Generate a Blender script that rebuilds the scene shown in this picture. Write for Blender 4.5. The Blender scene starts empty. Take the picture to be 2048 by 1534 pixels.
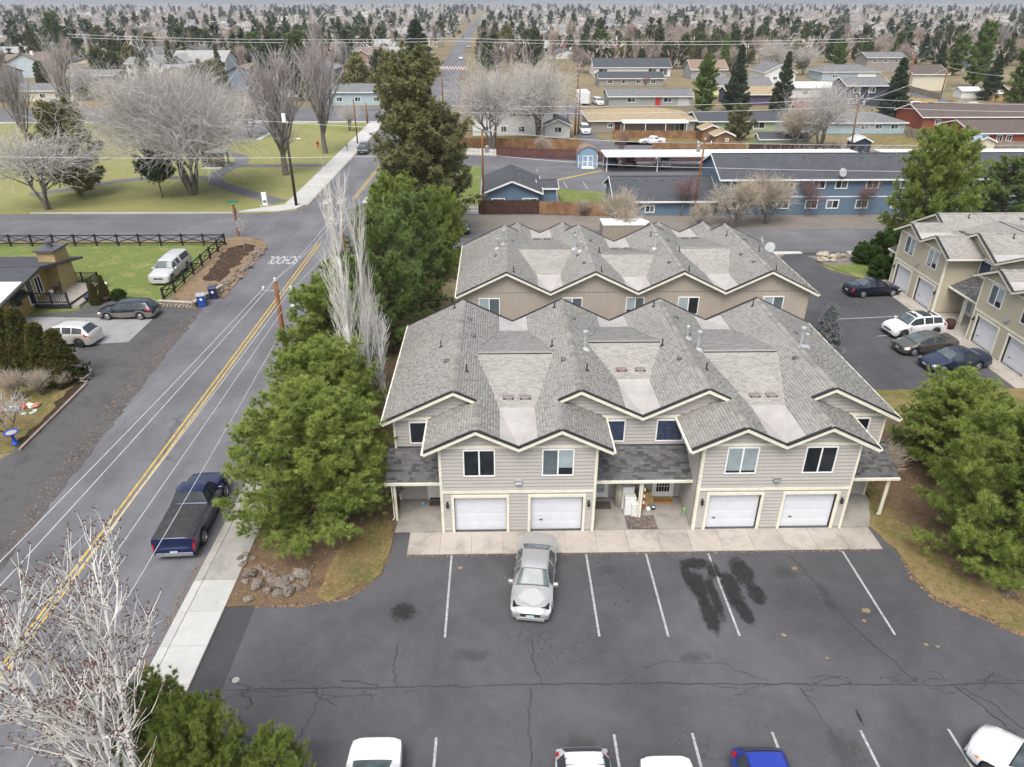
import bpy, math, random
import numpy as np
from mathutils import Vector, Matrix
R=math.radians
scene=bpy.context.scene
COL=scene.collection
# ------------------------------------------------------------------ camera
CAM_H=23.0; FPX=1420.0; PITCH=R(28.2); YAW=R(1.05)
cd=bpy.data.cameras.new('camera'); cd.sensor_fit='HORIZONTAL'; cd.sensor_width=36.0
cd.lens=FPX/2048*36; cd.clip_end=30000; cd.clip_start=0.5
cam=bpy.data.objects.new('camera',cd); COL.objects.link(cam)
cam.location=(0,0,CAM_H); cam.rotation_euler=(R(90)-PITCH,0,-YAW)
scene.camera=cam
# ------------------------------------------------------------------ sky
SUN_EL=R(60); SUN_AZ=R(198)     # azimuth clockwise from +Y
w=bpy.data.worlds.new('World'); scene.world=w; w.use_nodes=True
nt=w.node_tree; nt.nodes.clear()
sky=nt.nodes.new('ShaderNodeTexSky'); sky.sky_type='NISHITA'; sky.sun_disc=False
sky.sun_elevation=SUN_EL; sky.sun_rotation=SUN_AZ; sky.air_density=1.6; sky.dust_density=4.0; sky.ozone_density=1.0
hs=nt.nodes.new('ShaderNodeHueSaturation'); hs.inputs['Saturation'].default_value=0.5
bg=nt.nodes.new('ShaderNodeBackground'); bg.inputs[1].default_value=0.135
wo=nt.nodes.new('ShaderNodeOutputWorld')
nt.links.new(sky.outputs[0],hs.inputs['Color']); nt.links.new(hs.outputs[0],bg.inputs[0]); nt.links.new(bg.outputs[0],wo.inputs[0])
# ------------------------------------------------------------------ overcast sun
sd=bpy.data.lights.new('sun','SUN'); sd.energy=1.6; sd.angle=R(34); sd.color=(1.0,0.975,0.95)
sun=bpy.data.objects.new('sun',sd); COL.objects.link(sun)
_d=Vector((math.sin(SUN_AZ)*math.cos(SUN_EL),math.cos(SUN_AZ)*math.cos(SUN_EL),math.sin(SUN_EL)))
sun.rotation_euler=_d.to_track_quat('Z','Y').to_euler(); sun.location=(0,0,80)
# ------------------------------------------------------------------ exposure and render
vs=scene.view_settings; vs.view_transform='Standard'; vs.look='None'; vs.exposure=0.72; vs.gamma=1.0; vs.use_curve_mapping=False
scene.render.engine='CYCLES'
cy=scene.cycles; cy.max_bounces=5; cy.diffuse_bounces=3; cy.glossy_bounces=3; cy.transmission_bounces=2; cy.volume_bounces=0
cy.transparent_max_bounces=8; cy.use_denoising=True; cy.caustics_reflective=False; cy.caustics_refractive=False
HAZE=0.00014
cy.use_adaptive_sampling=True; cy.adaptive_threshold=0.02
# ------------------------------------------------------------------ survey: photo pixel (2048 wide) to a real point on the ground / at a depth
_cp,_sp=math.cos(PITCH),math.sin(PITCH); _cy,_sy=math.cos(YAW),math.sin(YAW)
def _ray(u,v):
    a=(u-1024)/FPX; b=(v-767)/FPX; y=_cp-b*_sp
    return a*_cy+y*_sy, -a*_sy+y*_cy, -(_sp+b*_cp)
def G(u,v,z=0.0):
    d=_ray(u,v); t=(z-CAM_H)/d[2]; return (d[0]*t,d[1]*t)
def AY(u,v,Y):
    d=_ray(u,v); t=Y/d[1]; return (d[0]*t,CAM_H+d[2]*t)
def HT(u,v,vt):
    "height of something whose foot is at pixel (u,v) and whose top shows at row vt"
    Y=G(u,v)[1]; return AY(u,vt,Y)[1]
# ------------------------------------------------------------------ mesh building
class MB:
    def __init__(s): s.v=[]; s.f=[]; s.m=[]
    def add(s,vs,fs,m=0):
        o=len(s.v); s.v+=[tuple(p) for p in vs]; s.f+=[tuple(i+o for i in f) for f in fs]; s.m+=[m]*len(fs); return s
    def box(s,x0,y0,z0,x1,y1,z1,m=0):
        return s.add([(x0,y0,z0),(x1,y0,z0),(x1,y1,z0),(x0,y1,z0),(x0,y0,z1),(x1,y0,z1),(x1,y1,z1),(x0,y1,z1)],
            [(0,3,2,1),(4,5,6,7),(0,1,5,4),(1,2,6,5),(2,3,7,6),(3,0,4,7)],m)
    def bev(s,x0,y0,z0,x1,y1,z1,b=.02,m=0):
        "box with chamfered upright edges and top"
        p=[(x0+b,y0),(x1-b,y0),(x1,y0+b),(x1,y1-b),(x1-b,y1),(x0+b,y1),(x0,y1-b),(x0,y0+b)]
        q=[(x0+2*b,y0+b),(x1-2*b,y0+b),(x1-b,y0+2*b),(x1-b,y1-2*b),(x1-2*b,y1-b),(x0+2*b,y1-b),(x0+b,y1-2*b),(x0+b,y0+2*b)]
        vs=[(x,y,z0) for x,y in p]+[(x,y,z1-b) for x,y in p]+[(x,y,z1) for x,y in q]
        fs=[tuple(range(7,-1,-1)),tuple(range(16,24))]
        for k in (0,8):
            fs+=[(k+i,k+(i+1)%8,k+8+(i+1)%8,k+8+i) for i in range(8)]
        return s.add(vs,fs,m)
    def poly(s,pts,m=0): return s.add(pts,[tuple(range(len(pts)))],m)
    def ext(s,pts,vec,m=0):
        n=len(pts); vec=Vector(vec); a=[Vector(p) for p in pts]
        nrm=Vector((0,0,0))
        for i in range(n): nrm+=a[i].cross(a[(i+1)%n])
        if nrm.dot(vec)>0: a=a[::-1]
        b=[p+vec for p in a]
        return s.add([tuple(p) for p in a+b],[tuple(range(n)),tuple(range(2*n-1,n-1,-1))]+[(i,i+n,(i+1)%n+n,(i+1)%n) for i in range(n)],m)
    def tube(s,pts,rad,n=6,m=0,cap=True):
        pts=[Vector(p) for p in pts]; k=len(pts)
        if not hasattr(rad,'__len__'): rad=[rad]*k
        vs=[];fs=[]
        for i,p in enumerate(pts):
            d=(pts[min(i+1,k-1)]-pts[max(i-1,0)]); d=d.normalized() if d.length>1e-9 else Vector((0,0,1))
            a=d.orthogonal() if abs(d.z)>.99 else d.cross(Vector((0,0,1)))
            a.normalize(); b=d.cross(a)
            for j in range(n):
                t=2*math.pi*j/n; vs.append(tuple(p+(a*math.cos(t)+b*math.sin(t))*rad[i]))
        for i in range(k-1):
            for j in range(n): fs.append((i*n+j,i*n+(j+1)%n,(i+1)*n+(j+1)%n,(i+1)*n+j))
        if cap: fs+= [tuple(range(n-1,-1,-1)),tuple(range((k-1)*n,k*n))]
        return s.add(vs,fs,m)
    def bar(s,a,b,w,h,m=0,up=(0,0,1)):
        a=Vector(a);b=Vector(b);d=(b-a).normalized(); up=Vector(up)
        if abs(d.dot(up))>.99: up=Vector((1,0,0))
        r=d.cross(up).normalized(); u=r.cross(d)
        c=[-r*w/2-u*h/2, r*w/2-u*h/2, r*w/2+u*h/2, -r*w/2+u*h/2]
        vs=[tuple(a+q) for q in c]+[tuple(b+q) for q in c]
        return s.add(vs,[(3,2,1,0),(4,5,6,7),(0,1,5,4),(1,2,6,5),(2,3,7,6),(3,0,4,7)],m)
    def lathe(s,prof,n=12,c=(0,0,0),m=0):
        vs=[];fs=[]
        for r,z in prof:
            for j in range(n):
                t=2*math.pi*j/n; vs.append((c[0]+r*math.cos(t),c[1]+r*math.sin(t),c[2]+z))
        for i in range(len(prof)-1):
            for j in range(n): fs.append((i*n+j,i*n+(j+1)%n,(i+1)*n+(j+1)%n,(i+1)*n+j))
        fs+=[tuple(range(n-1,-1,-1)),tuple(range((len(prof)-1)*n,len(prof)*n))]
        return s.add(vs,fs,m)
    def mesh(s,name,mats,smooth=False):
        me=bpy.data.meshes.new(name); me.from_pydata(s.v,[],s.f)
        for mt in mats if isinstance(mats,(list,tuple)) else [mats]: me.materials.append(mt)
        if any(s.m): me.polygons.foreach_set('material_index',s.m)
        if smooth: me.polygons.foreach_set('use_smooth',[True]*len(s.f))
        me.update(); return me
    def build(s,name,mats,parent=None,smooth=False,loc=None,rz=None):
        return O(name,s.mesh(name,mats,smooth),parent,loc,rz)
def O(name,me,parent=None,loc=None,rz=None,mat=None):
    o=bpy.data.objects.new(name,me); COL.objects.link(o)
    if parent is not None: o.parent=parent
    if loc is not None: o.location=loc
    if rz is not None: o.rotation_euler=(0,0,rz)
    if mat is not None:
        o.material_slots[0].link='OBJECT'; o.material_slots[0].material=mat
    return o
def thing(name,label,cat,loc=(0,0,0),rz=0,group=None):
    return tag(O(name,None,None,loc,rz),label,cat,group)
def tag(o,label=None,cat=None,group=None,kind=None):
    if label: o['label']=label
    if cat: o['category']=cat
    if group: o['group']=group
    if kind: o['kind']=kind
    return o
def copy_tree(o,parent=None):
    c=o.copy(); COL.objects.link(c)
    if parent is not None: c.parent=parent
    for ch in o.children: copy_tree(ch,c)
    return c
def npmesh(name,V,F,mats,mi=None,smooth=False):
    V=np.asarray(V,np.float32); F=np.asarray(F,np.int32); k=F.shape[1]
    me=bpy.data.meshes.new(name); me.vertices.add(len(V)); me.vertices.foreach_set('co',V.ravel())
    me.loops.add(F.size); me.loops.foreach_set('vertex_index',F.ravel())
    me.polygons.add(len(F)); me.polygons.foreach_set('loop_start',np.arange(0,F.size,k,dtype=np.int32)); me.polygons.foreach_set('loop_total',np.full(len(F),k,np.int32))
    for m in mats if isinstance(mats,(list,tuple)) else [mats]: me.materials.append(m)
    if mi is not None: me.polygons.foreach_set('material_index',np.asarray(mi,np.int32))
    if smooth: me.polygons.foreach_set('use_smooth',np.ones(len(F),bool))
    me.update(calc_edges=True); return me
# ------------------------------------------------------------------ materials
def srgb(r,g,b):
    f=lambda c:(c/12.92 if c<=.04045 else ((c+.055)/1.055)**2.4)
    return (f(r/255),f(g/255),f(b/255))
class NT:
    def __init__(s,name):
        s.m=bpy.data.materials.new(name); s.m.use_nodes=True; s.t=s.m.node_tree
        s.b=s.t.nodes['Principled BSDF']
    def n(s,t,**k):
        q=s.t.nodes.new('ShaderNode'+t)
        for a,v in k.items(): setattr(q,a,v)
        return q
    def l(s,a,b): s.t.links.new(a,b)
    def coord(s,kind):
        if kind=='world': return s.n('NewGeometry').outputs['Position']
        return s.n('TexCoord').outputs['Object']
    def noise(s,co,scale,detail=4,rough=.6,dist=0):
        q=s.n('TexNoise'); q.inputs['Scale'].default_value=scale; q.inputs['Detail'].default_value=detail; q.inputs['Roughness'].default_value=rough; q.inputs['Distortion'].default_value=dist
        s.l(co,q.inputs['Vector']); return q.outputs['Fac']
    def ramp(s,fac,stops):
        q=s.n('ValToRGB'); e=q.color_ramp.elements
        while len(e)<len(stops): e.new(0.5)
        for i,(p,c) in enumerate(stops):
            e[i].position=p; c=c if hasattr(c,'__len__') else (c,c,c); e[i].color=(*c[:3],1)
        s.l(fac,q.inputs[0]); return q.outputs[0]
    def mix(s,fac,a,b,mode='MIX'):
        q=s.n('Mix',data_type='RGBA',blend_type=mode)
        for i,x in ((0,fac),(6,a),(7,b)):
            if hasattr(x,'is_linked'): s.l(x,q.inputs[i])
            elif i==0: q.inputs[0].default_value=x
            else: q.inputs[i].default_value=(*x[:3],1)
        return q.outputs[2]
    def out(s,col,rough=.8,bump=None,bd=.01,bs=.5,metal=0,spec=.5):
        b=s.b
        if hasattr(col,'is_linked'): s.l(col,b.inputs['Base Color'])
        else: b.inputs['Base Color'].default_value=(*col[:3],1)
        if hasattr(rough,'is_linked'): s.l(rough,b.inputs['Roughness'])
        else: b.inputs['Roughness'].default_value=rough
        b.inputs['Metallic'].default_value=metal; b.inputs['Specular IOR Level'].default_value=spec
        if bump is not None:
            q=s.n('Bump'); q.inputs['Distance'].default_value=bd; q.inputs['Strength'].default_value=bs
            s.l(bump,q.inputs['Height']); s.l(q.outputs[0],b.inputs['Normal'])
        return s.m
MATS={}
def mottle(name,c1,c2,scale=3,rough=.85,c3=None,fine=None,coord='obj',bump=0,spec=.3,lo=.35,hi=.65,metal=0,fs=.18):
    "two or three colours blended by noise with a fine grain over it"
    if name in MATS: return MATS[name]
    k=NT(name); co=k.coord(coord); n1=k.noise(co,scale,5,.62)
    st=[(lo,c1),(hi,c2)] if c3 is None else [(lo,c1),((lo+hi)/2,c2),(hi,c3)]
    col=k.ramp(n1,st); bh=n1
    if fine:
        n2=k.noise(co,fine,3,.7); g=k.ramp(n2,[(.3,1-fs*2),(.7,1+fs)]) if False else k.ramp(n2,[(.28,max(0,1-fs*2)),(.72,1.0)])
        col=k.mix(1.0,col,g,'MULTIPLY'); bh=n2
    MATS[name]=k.out(col,rough,bh if bump else None,bump,.6,metal,spec); return MATS[name]
def plain(name,c,rough=.5,metal=0,spec=.5,var=.08,scale=2.5):
    if name in MATS: return MATS[name]
    a=tuple(x*(1-var) for x in c); b=tuple(min(1,x*(1+var)) for x in c)
    return mottle(name,a,b,scale,rough,metal=metal,spec=spec)
def emission(name,c,s): 
    k=NT(name); k.b.inputs['Emission Color'].default_value=(*c,1); k.b.inputs['Emission Strength'].default_value=s; return k.out(c)
# ================================================================== setting: ground, streets, lawns
def asphalt(name,c,streak=0,tint=(1,.985,1.055),cr=.5,wear=.22):
    k=NT(name); co=k.coord('world'); c=tuple(c*t for t in tint)
    big=k.noise(co,.16,5,.6,.4); mid=k.noise(co,1.4,4,.65); fine=k.noise(co,46,2,.8); spk=k.noise(co,17,2,.9)
    col=k.ramp(big,[(.3,tuple(x*(1-wear) for x in c)),(.7,tuple(x*(1+wear) for x in c))])
    col=k.mix(.8,col,k.ramp(mid,[(.3,.82),(.7,1.0)]),'MULTIPLY')
    if streak:
        mp=k.n('Mapping'); mp.inputs['Scale'].default_value=(.55,.02,1) if streak==1 else (.02,.55,1)
        k.l(co,mp.inputs[0]); s=k.noise(mp.outputs[0],1.0,3,.6); col=k.mix(.75,col,k.ramp(s,[(.33,.76),(.62,1.0)]),'MULTIPLY')
    col=k.mix(.85,col,k.ramp(fine,[(.25,.62),(.6,1.0)]),'MULTIPLY')
    col=k.mix(k.ramp(spk,[(.70,0),(.78,.45)]),col,tuple(min(1,x*2.6) for x in c))
    # hairline cracks, here and there
    q=k.n('TexVoronoi',feature='DISTANCE_TO_EDGE'); q.inputs['Scale'].default_value=.17
    nz=k.n('TexNoise'); nz.inputs['Scale'].default_value=.9; nz.inputs['Detail'].default_value=5; k.l(co,nz.inputs[0])
    va=k.n('VectorMath',operation='MULTIPLY_ADD'); k.l(nz.outputs['Color'],va.inputs[0]); va.inputs[1].default_value=(2.6,2.6,0); k.l(co,va.inputs[2])
    k.l(va.outputs[0],q.inputs['Vector'])
    line=k.ramp(q.outputs['Distance'],[(.0,1),(.0055,0)]); msk=k.ramp(k.noise(co,.07,2),[(.46,0),(.6,cr)])
    col=k.mix(k.mix(1.0,line,msk,'MULTIPLY'),col,tuple(x*.35 for x in c))
    return k.out(col,.9,fine,.004,.5,spec=.25)
#
A_STREET=asphalt('asphalt_street',.175,1,cr=.7)
A_CROSS=asphalt('asphalt_cross',.165,2,cr=.6)
A_LOT=asphalt('asphalt_lot',.094,0,cr=.5,wear=.3)
A_NEW=asphalt('asphalt_patch',.062,0,cr=.1)
A_DRIVE=asphalt('asphalt_drive',.085,0,cr=.8,wear=.3)
A_PATH=asphalt('asphalt_path',.15,0,cr=.2)
def ground_mix(name,cols,s1,s2,s3=30,bump=.03,lo=.3,hi=.7,gr=.5):
    k=NT(name); co=k.coord('world'); a=k.noise(co,s1,6,.65,.3); b=k.noise(co,s2,5,.7); f=k.noise(co,s3,3,.8)
    n=len(cols); m=k.n('Math',operation='MULTIPLY_ADD'); k.l(a,m.inputs[0]); m.inputs[1].default_value=.6; 
    m2=k.n('Math',operation='MULTIPLY'); k.l(b,m2.inputs[0]); m2.inputs[1].default_value=.4; k.l(m2.outputs[0],m.inputs[2])
    col=k.ramp(m.outputs[0],[(lo+(hi-lo)*i/(n-1),c) for i,c in enumerate(cols)])
    col=k.mix(1.0,col,k.ramp(f,[(.25,1-gr),(.68,1.0)]),'MULTIPLY')
    return k.out(col,.95,f,bump,.7,spec=.15)
G_EARTH=ground_mix('dry_ground',[(.10,.078,.055),(.19,.15,.095),(.27,.22,.13),(.17,.15,.09),(.115,.095,.075)],.02,.5,4)
G_LAWN=ground_mix('green_lawn',[(.30,.26,.11),(.20,.225,.07),(.14,.195,.05),(.30,.275,.115),(.17,.21,.06)],.4,2.6,14)
G_PARK=ground_mix('park_grass',[(.14,.20,.05),(.225,.25,.08),(.30,.28,.12),(.24,.25,.085),(.15,.21,.055)],.045,.5,9)
G_TAN=ground_mix('dry_grass',[(.12,.075,.04),(.23,.165,.075),(.28,.21,.10),(.17,.155,.055),(.13,.14,.04),(.2,.13,.06)],.55,3.2,24)
G_DIRT=ground_mix('needle_dirt',[(.085,.06,.042),(.15,.10,.065),(.205,.14,.085),(.14,.105,.075),(.25,.20,.155)],.6,3.5,26)
G_MULCH=ground_mix('bark_mulch',[(.035,.024,.018),(.06,.04,.028),(.10,.065,.04)],1.5,6,30)
G_BANK=ground_mix('dry_leaf_bank',[(.13,.085,.05),(.24,.165,.10),(.30,.22,.14),(.16,.12,.075),(.21,.13,.075)],.5,3,20)
G_GRAVEL=ground_mix('shoulder_gravel',[(.065,.064,.068),(.095,.092,.096),(.125,.118,.118),(.09,.087,.09),(.16,.14,.12)],.16,1.2,30,gr=.4)
G_GRAV2=ground_mix('pale_gravel',[(.15,.135,.12),(.21,.19,.17),(.25,.215,.18),(.18,.165,.155)],.14,1.0,24,gr=.4)
G_FIELD=ground_mix('straw_field',[(.30,.24,.12),(.42,.34,.18),(.36,.29,.15)],.03,.3,3)
def concrete(name,c,stain=.35):
    k=NT(name); co=k.coord('world'); a=k.noise(co,.9,6,.68,.5); f=k.noise(co,34,3,.8)
    rn=k.n('ObjectInfo').outputs['Random']
    col=k.ramp(a,[(.28,tuple(x*(1-stain) for x in c)),(.5,c),(.72,tuple(x*1.1 for x in c))])
    col=k.mix(1.0,col,k.ramp(rn,[(0,.86),(1,1.0)]),'MULTIPLY'); col=k.mix(1.0,col,k.ramp(f,[(.25,.8),(.6,1)]),'MULTIPLY')
    sp=k.noise(co,2.3,4,.75); col=k.mix(k.ramp(sp,[(.66,0),(.80,.5)]),col,(.07,.055,.04))
    return k.out(col,.85,f,.003,.5,spec=.3)
CONC=concrete('walk_concrete',(.43,.39,.34)); CONC_W=concrete('new_concrete',(.50,.49,.465),.12); CONC_O=concrete('old_concrete',(.37,.35,.315)); CONC_P=concrete('porch_concrete',(.33,.305,.27))
CONC_D=concrete('driveway_concrete',(.28,.275,.27),.25)
def ragged(pts,amp,step=.5,seed=1):
    r=random.Random(seed+int(pts[0][0]*10)); out=[]
    for (x0,y0),(x1,y1) in zip(pts,pts[1:]+pts[:1]):
        L=math.hypot(x1-x0,y1-y0); n=max(1,min(60,int(L/step)))
        for i in range(n):
            t=i/n; a=amp if i else amp*.3; out.append((x0+(x1-x0)*t+r.gauss(0,a),y0+(y1-y0)*t+r.gauss(0,a)))
    return out
def patch(name,pts,z,m,label,depth=.3,parent=None,rag=0):
    if rag: pts=ragged(list(pts),rag)
    b=MB(); b.ext([(x,y,z) for x,y in pts],(0,0,-depth)); o=b.build(name,m,parent)
    if parent is None: tag(o,label,kind='structure')
    return o
def px(*l): return [G(u,v) for u,v in l]
# one sheet to the horizon
b=MB(); n=48; rr=[0,60,200,600,2000,7000,22000]; vs_=[(0,0,-.06)];fs_=[]
for r in rr[1:]: vs_+=[(r*math.cos(2*math.pi*i/n),r*math.sin(2*math.pi*i/n),-.06) for i in range(n)]
for i in range(n): fs_.append((0,1+i,1+(i+1)%n))
for k_ in range(len(rr)-2):
    for i in range(n): fs_.append((1+k_*n+i,1+(k_+1)*n+i,1+(k_+1)*n+(i+1)%n,1+k_*n+(i+1)%n))
b.add(vs_,fs_); tag(b.build('ground',G_EARTH),'dry brown ground spreading from the houses to the horizon',kind='structure')
# streets
LE=[(-21.5,-12),(-22.6,10),(-23.3,25.5),(-24.4,40.4),(-25.5,56.6),(-25.8,69.9),(-26.4,74.5),(-28.5,76.8)]
street=patch('street',LE+[(-28.5,88.1),(-25.6,89.2),(-24.6,92),(-24.6,150),(-23.4,175),(-20.4,199),(-20.2,225),(-22,262),(-23,330),(-26,440),(-31.5,935),(-36,1700),(-27,1700),(-24,935),(-18,440),(-14.6,330),(-13.2,262),(-10.4,225),(-9.9,199),(-12,175),(-13.4,150),(-13.85,118),(-13.85,88),(-12.4,80.5),(-9,79.8),(-9,71.4),(-12.5,70.8),(-13.85,69),(-13.85,-12)],0,A_STREET,'grey two-lane street with double yellow centre line beside the townhouses')
patch('cross_street',[(-28.4,88.05),(-160,88.3),(-160,77.2),(-60,77.4),(-28.4,76.85)],-.004,A_CROSS,'grey side street running between the park and the black rail fence')
patch('cross_street',[(-9.1,79.75),(-9.1,71.45),(90,71.4),(90,79.7)],-.004,A_CROSS,'grey side street running behind the rear townhouse')
patch('gravel_shoulder',[(-12,80),(-9,79.9),(90,79.85),(90,86.4),(20,86.6),(-11,86.8)],-.012,G_GRAV2,'wide pale gravel shoulder in front of the blue apartments',rag=.12)
patch('park_lawn',[(-25.5,89.4),(-29,88.35),(-170,88.4),(-170,164),(-25.5,164)],-.016,G_PARK,'yellow-green park lawn beyond the side street')
patch('north_street',[(-190,165.5),(-25,165.5),(-25,189),(-190,189)],-.012,A_CROSS,'grey street and parking strip along the far side of the park')
patch('parking_bay',px((395,246),(565,246),(515,277),(412,277)),-.006,A_CROSS,'asphalt parking bay poking into the park behind the big elm')
patch('kerb',[(-170,164.2),(-25.5,164.2),(-25.5,165.4),(-170,165.4)],.05,CONC_W,'pale pavement along the far edge of the park')
patch('kerb',px((513,279),(520,280),(552,263),(547,261)),.05,CONC_W,'short slanting pale kerb of the park parking bay')
# park paths
def ribbon(pts,w):
    L=[];Rr=[]
    for i,p in enumerate(pts):
        a=Vector(pts[max(0,i-1)]);c=Vector(pts[min(len(pts)-1,i+1)]);d=(c-a).normalized();nn=Vector((-d.y,d.x))
        L.append(tuple(Vector(p)+nn*w/2));Rr.append(tuple(Vector(p)-nn*w/2))
    return L,Rr
def strip(name,pts,w,z,m,label,parent=None):
    L,Rr=ribbon(pts,w); b=MB()
    for i in range(len(pts)-1): b.poly([(*Rr[i],z),(*Rr[i+1],z),(*L[i+1],z),(*L[i],z)])
    o=b.build(name,m,parent)
    if parent is None: tag(o,label,kind='structure')
    return o
def smooth2(pts,it=2):
    for _ in range(it):
        q=[pts[0]]
        for a,c in zip(pts,pts[1:]): q+=[(a[0]*.75+c[0]*.25,a[1]*.75+c[1]*.25),(a[0]*.25+c[0]*.75,a[1]*.25+c[1]*.75)]
        pts=q+[pts[-1]]
    return pts
strip('path',smooth2(px((560,404),(500,388),(455,374),(428,365),(430,350),(460,336),(488,322),(480,311),(440,305))),2.3,.004,A_PATH,'winding asphalt path from the street corner to the park shelter')
strip('path',smooth2(px((428,356),(376,354),(273,357),(205,367),(137,379),(60,389))),2.0,.008,A_PATH,'asphalt path running past the big elm across the park')
strip('path',smooth2(px((470,331),(560,331),(672,330))),2.2,.012,A_PATH,'straight asphalt path from the shelter to the street pavement')
patch('shelter_slab',px((402,338),(440,338),(463,328),(425,326)),.06,CONC_W,'pale concrete slab under the park shelter')
# park pavement with slabs
pk=patch('park_pavement',[(-24.75,92.2),(-27.6,92.2),(-28.0,163),(-24.75,163)],.09,CONC_W,'pale concrete pavement along the park side of the street')
b=MB(); b.ext([(-25.0,92.1,.10),(-25.6,90.1,.10),(-27.5,89.0,.10),(-32.5,88.7,.10),(-30.2,90.6,.10),(-27.7,92.1,.10)],(0,0,-.2)); b.build('corner_apron',CONC_W,pk)
b=MB(); b.box(-1.4,-.95,0,1.4,.95,.03); sl=b.mesh('slab',CONC_W)
for i in range(30): O('slab',sl,pk,(-26.25,93.3+i*1.96,.082))
# raised kerb of the cross street
patch('kerb',[(-33,88.2),(-58,88.4),(-58,88.65),(-33,88.45)],.1,CONC_W,'thin pale kerb at the park edge of the side street')
patch('kerb',[(-24.75,92.2),(-24.75,163),(-24.5,163),(-24.5,92.2)],.10,CONC,'grey kerb of the street along the park pavement')
# ---- left property
patch('lawn',[(-70,76.3),(-29.4,76.1),(-29.4,58.5),(-31,57.2),(-39,55),(-70,55)],.0,G_LAWN,'green lawn of the yellow house inside the black fence')
patch('planting_bank',px((452,476),(478,474),(520,478),(536,490),(500,535),(450,598),(420,590),(392,617),(330,611)),.05,G_BANK,'leaf-covered bank between the black fence and the street',rag=.1)
b_=px((455,498),(490,488),(512,494),(440,565),(405,560)); patch('bare_bed',b_,.07,G_MULCH,'dark bare earth bed on the bank by the street corner',rag=.16)
gs=patch('gravel_shoulder',[(-22.2,5),(-23.1,25.5),(-24.2,40.4),(-25.3,56.6),(-25.7,66)]+[(-27.5,64),(-27.6,59.5),(-29.3,58.2),(-30.6,55.2),(-30.9,50),(-34.5,49.2),(-29.6,46.3),(-28.5,43.7),(-28.45,35.2),(-28.6,5)],.006,G_GRAVEL,'grey gravel verge and turnout beside the street',rag=.09)
patch('driveway',px((50,634),(306,637.5),(257,684),(150,691),(40,700)),.02,CONC_D,'pale concrete driveway with two parked cars')
patch('gravel_bed',px((85,628),(150,622),(215,590),(260,612),(215,640),(60,634)),.012,G_GRAVEL,'dark gravel bed between deck and driveway')
patch('lawn',px((0,760),(110,752),(165,742),(172,770),(40,900),(0,906))+[(-45,33),(-45,45)],.004,G_TAN,'patchy brown front lawn under the bare shrubs')
patch('mulch_strip',px((172,770),(40,900),(22,890),(75,850),(155,762)),.014,G_MULCH,'dark mulch strip along the timber edging',rag=.12)
# ---- townhouse grounds
lot=patch('parking_lot',[(-10.7,-12),(-10.7,22.9),(-9,23.5),(-7,24.5),(-5.8,26),(-5.4,27.6),(18.6,27.6),(19.3,26),(19.6,24.4),(22,23),(60,21),(60,-12)],.0,A_LOT,'dark asphalt parking lot in front of the townhouses')
patch('apron',[(-11.95,-12),(-11.95,22.7),(-10.68,22.75),(-10.68,-12)],.002,A_NEW,'darker asphalt strip between pavement and parking lot')
patch('planting_bed',[(-11.95,22.66),(-10.7,22.72),(-8.79,22.8),(-6.91,23.15),(-5.95,24.05),(-5.3,25.84),(-5.3,27.35),(-5.3,70.5),(-11.95,70.5)],.05,G_DIRT,'needle-strewn earth bed with pines and boulders beside the street',rag=.04)
patch('grass_patch',[(-8.1,23.05),(-6.91,23.3),(-5.95,24.15),(-5.4,25.84),(-5.45,28.2),(-6.6,28.6),(-7.6,26.5),(-8.0,24.8)],.065,G_TAN,'worn dry grass at the corner of the parking lot',rag=.13)
patch('planting_bed',[(18.3,27.42),(18.81,25.4),(18.74,23.91),(18.98,22.68),(20.22,21.78),(21.5,20.53),(24,19.2),(40,18),(40,41.5),(19.4,41.5),(19.4,30)],.05,G_TAN,'dry grass and needle bed under the pines beside the end townhouse',rag=.05)
patch('needle_litter',[(19.9,28.5),(20.6,25.5),(21.2,23.4),(23,21.6),(26,20.5),(38,20),(38,38),(20.2,38)],.062,G_DIRT,'brown needle litter under the pines by the lot',rag=.2)
pv=patch('pavement',[(-13.86,-12),(-13.86,31.5),(-13.86,69),(-11.94,69),(-11.94,-12)],.07,CONC_O,'concrete pavement between the street and the pines')
sm={}
def slab(w,l,m,h=.045):
    k=(round(w,2),round(l,2),m.name)
    if k not in sm:
        b=MB(); b.bev(-w/2,-l/2,0,w/2,l/2,h,.008); sm[k]=b.mesh('slab',m)
    return sm[k]
for i in range(24):
    y=4.7+i*1.86; O('slab',slab(1.50,1.845,CONC_W if y<24.6 else CONC_O),pv,(-12.70,y,.066)); O('kerb_slab',slab(.37,1.845,CONC_W if y<24.6 else CONC_O),pv,(-13.66,y,.062))
# lot details
def paint(name,col,worn=.5,ws=5):
    k=NT(name); co=k.coord('world'); f=k.noise(co,ws,5,.75)
    c=k.mix(k.ramp(f,[(.5-.18*worn,.0),(.5+.3*worn,.85)]),col,(.10,.10,.105)); return k.out(c,.8,spec=.3)
PAINT_W=paint('worn_white_paint',(.44,.44,.445),.75,7); PAINT_Y=paint('yellow_paint',(.62,.42,.06),.75,3); PAINT_S=paint('school_paint',(.56,.56,.56),.9,3.5)
def flat(name,x0,y0,x1,y1,z,m,parent):
    b=MB(); b.box(x0,y0,z-.003,x1,y1,z+.001); return b.build(name,m,parent)
for x,y1,y0 in [(-2.38,25.79,20.84),(3.98,25.74,20.78),(6.82,25.69,20.72),(9.77,25.67,20.7),(16.2,25.7,20.63)]: flat('stall_line',x-.048,y0,x+.048,y1,.006,PAINT_W,lot)
for x in (-2.39,3.94,6.74,9.61,12.8,15.98): flat('stall_line',x-.048,11.3,x+.048,16.33,.006,PAINT_W,lot)
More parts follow.
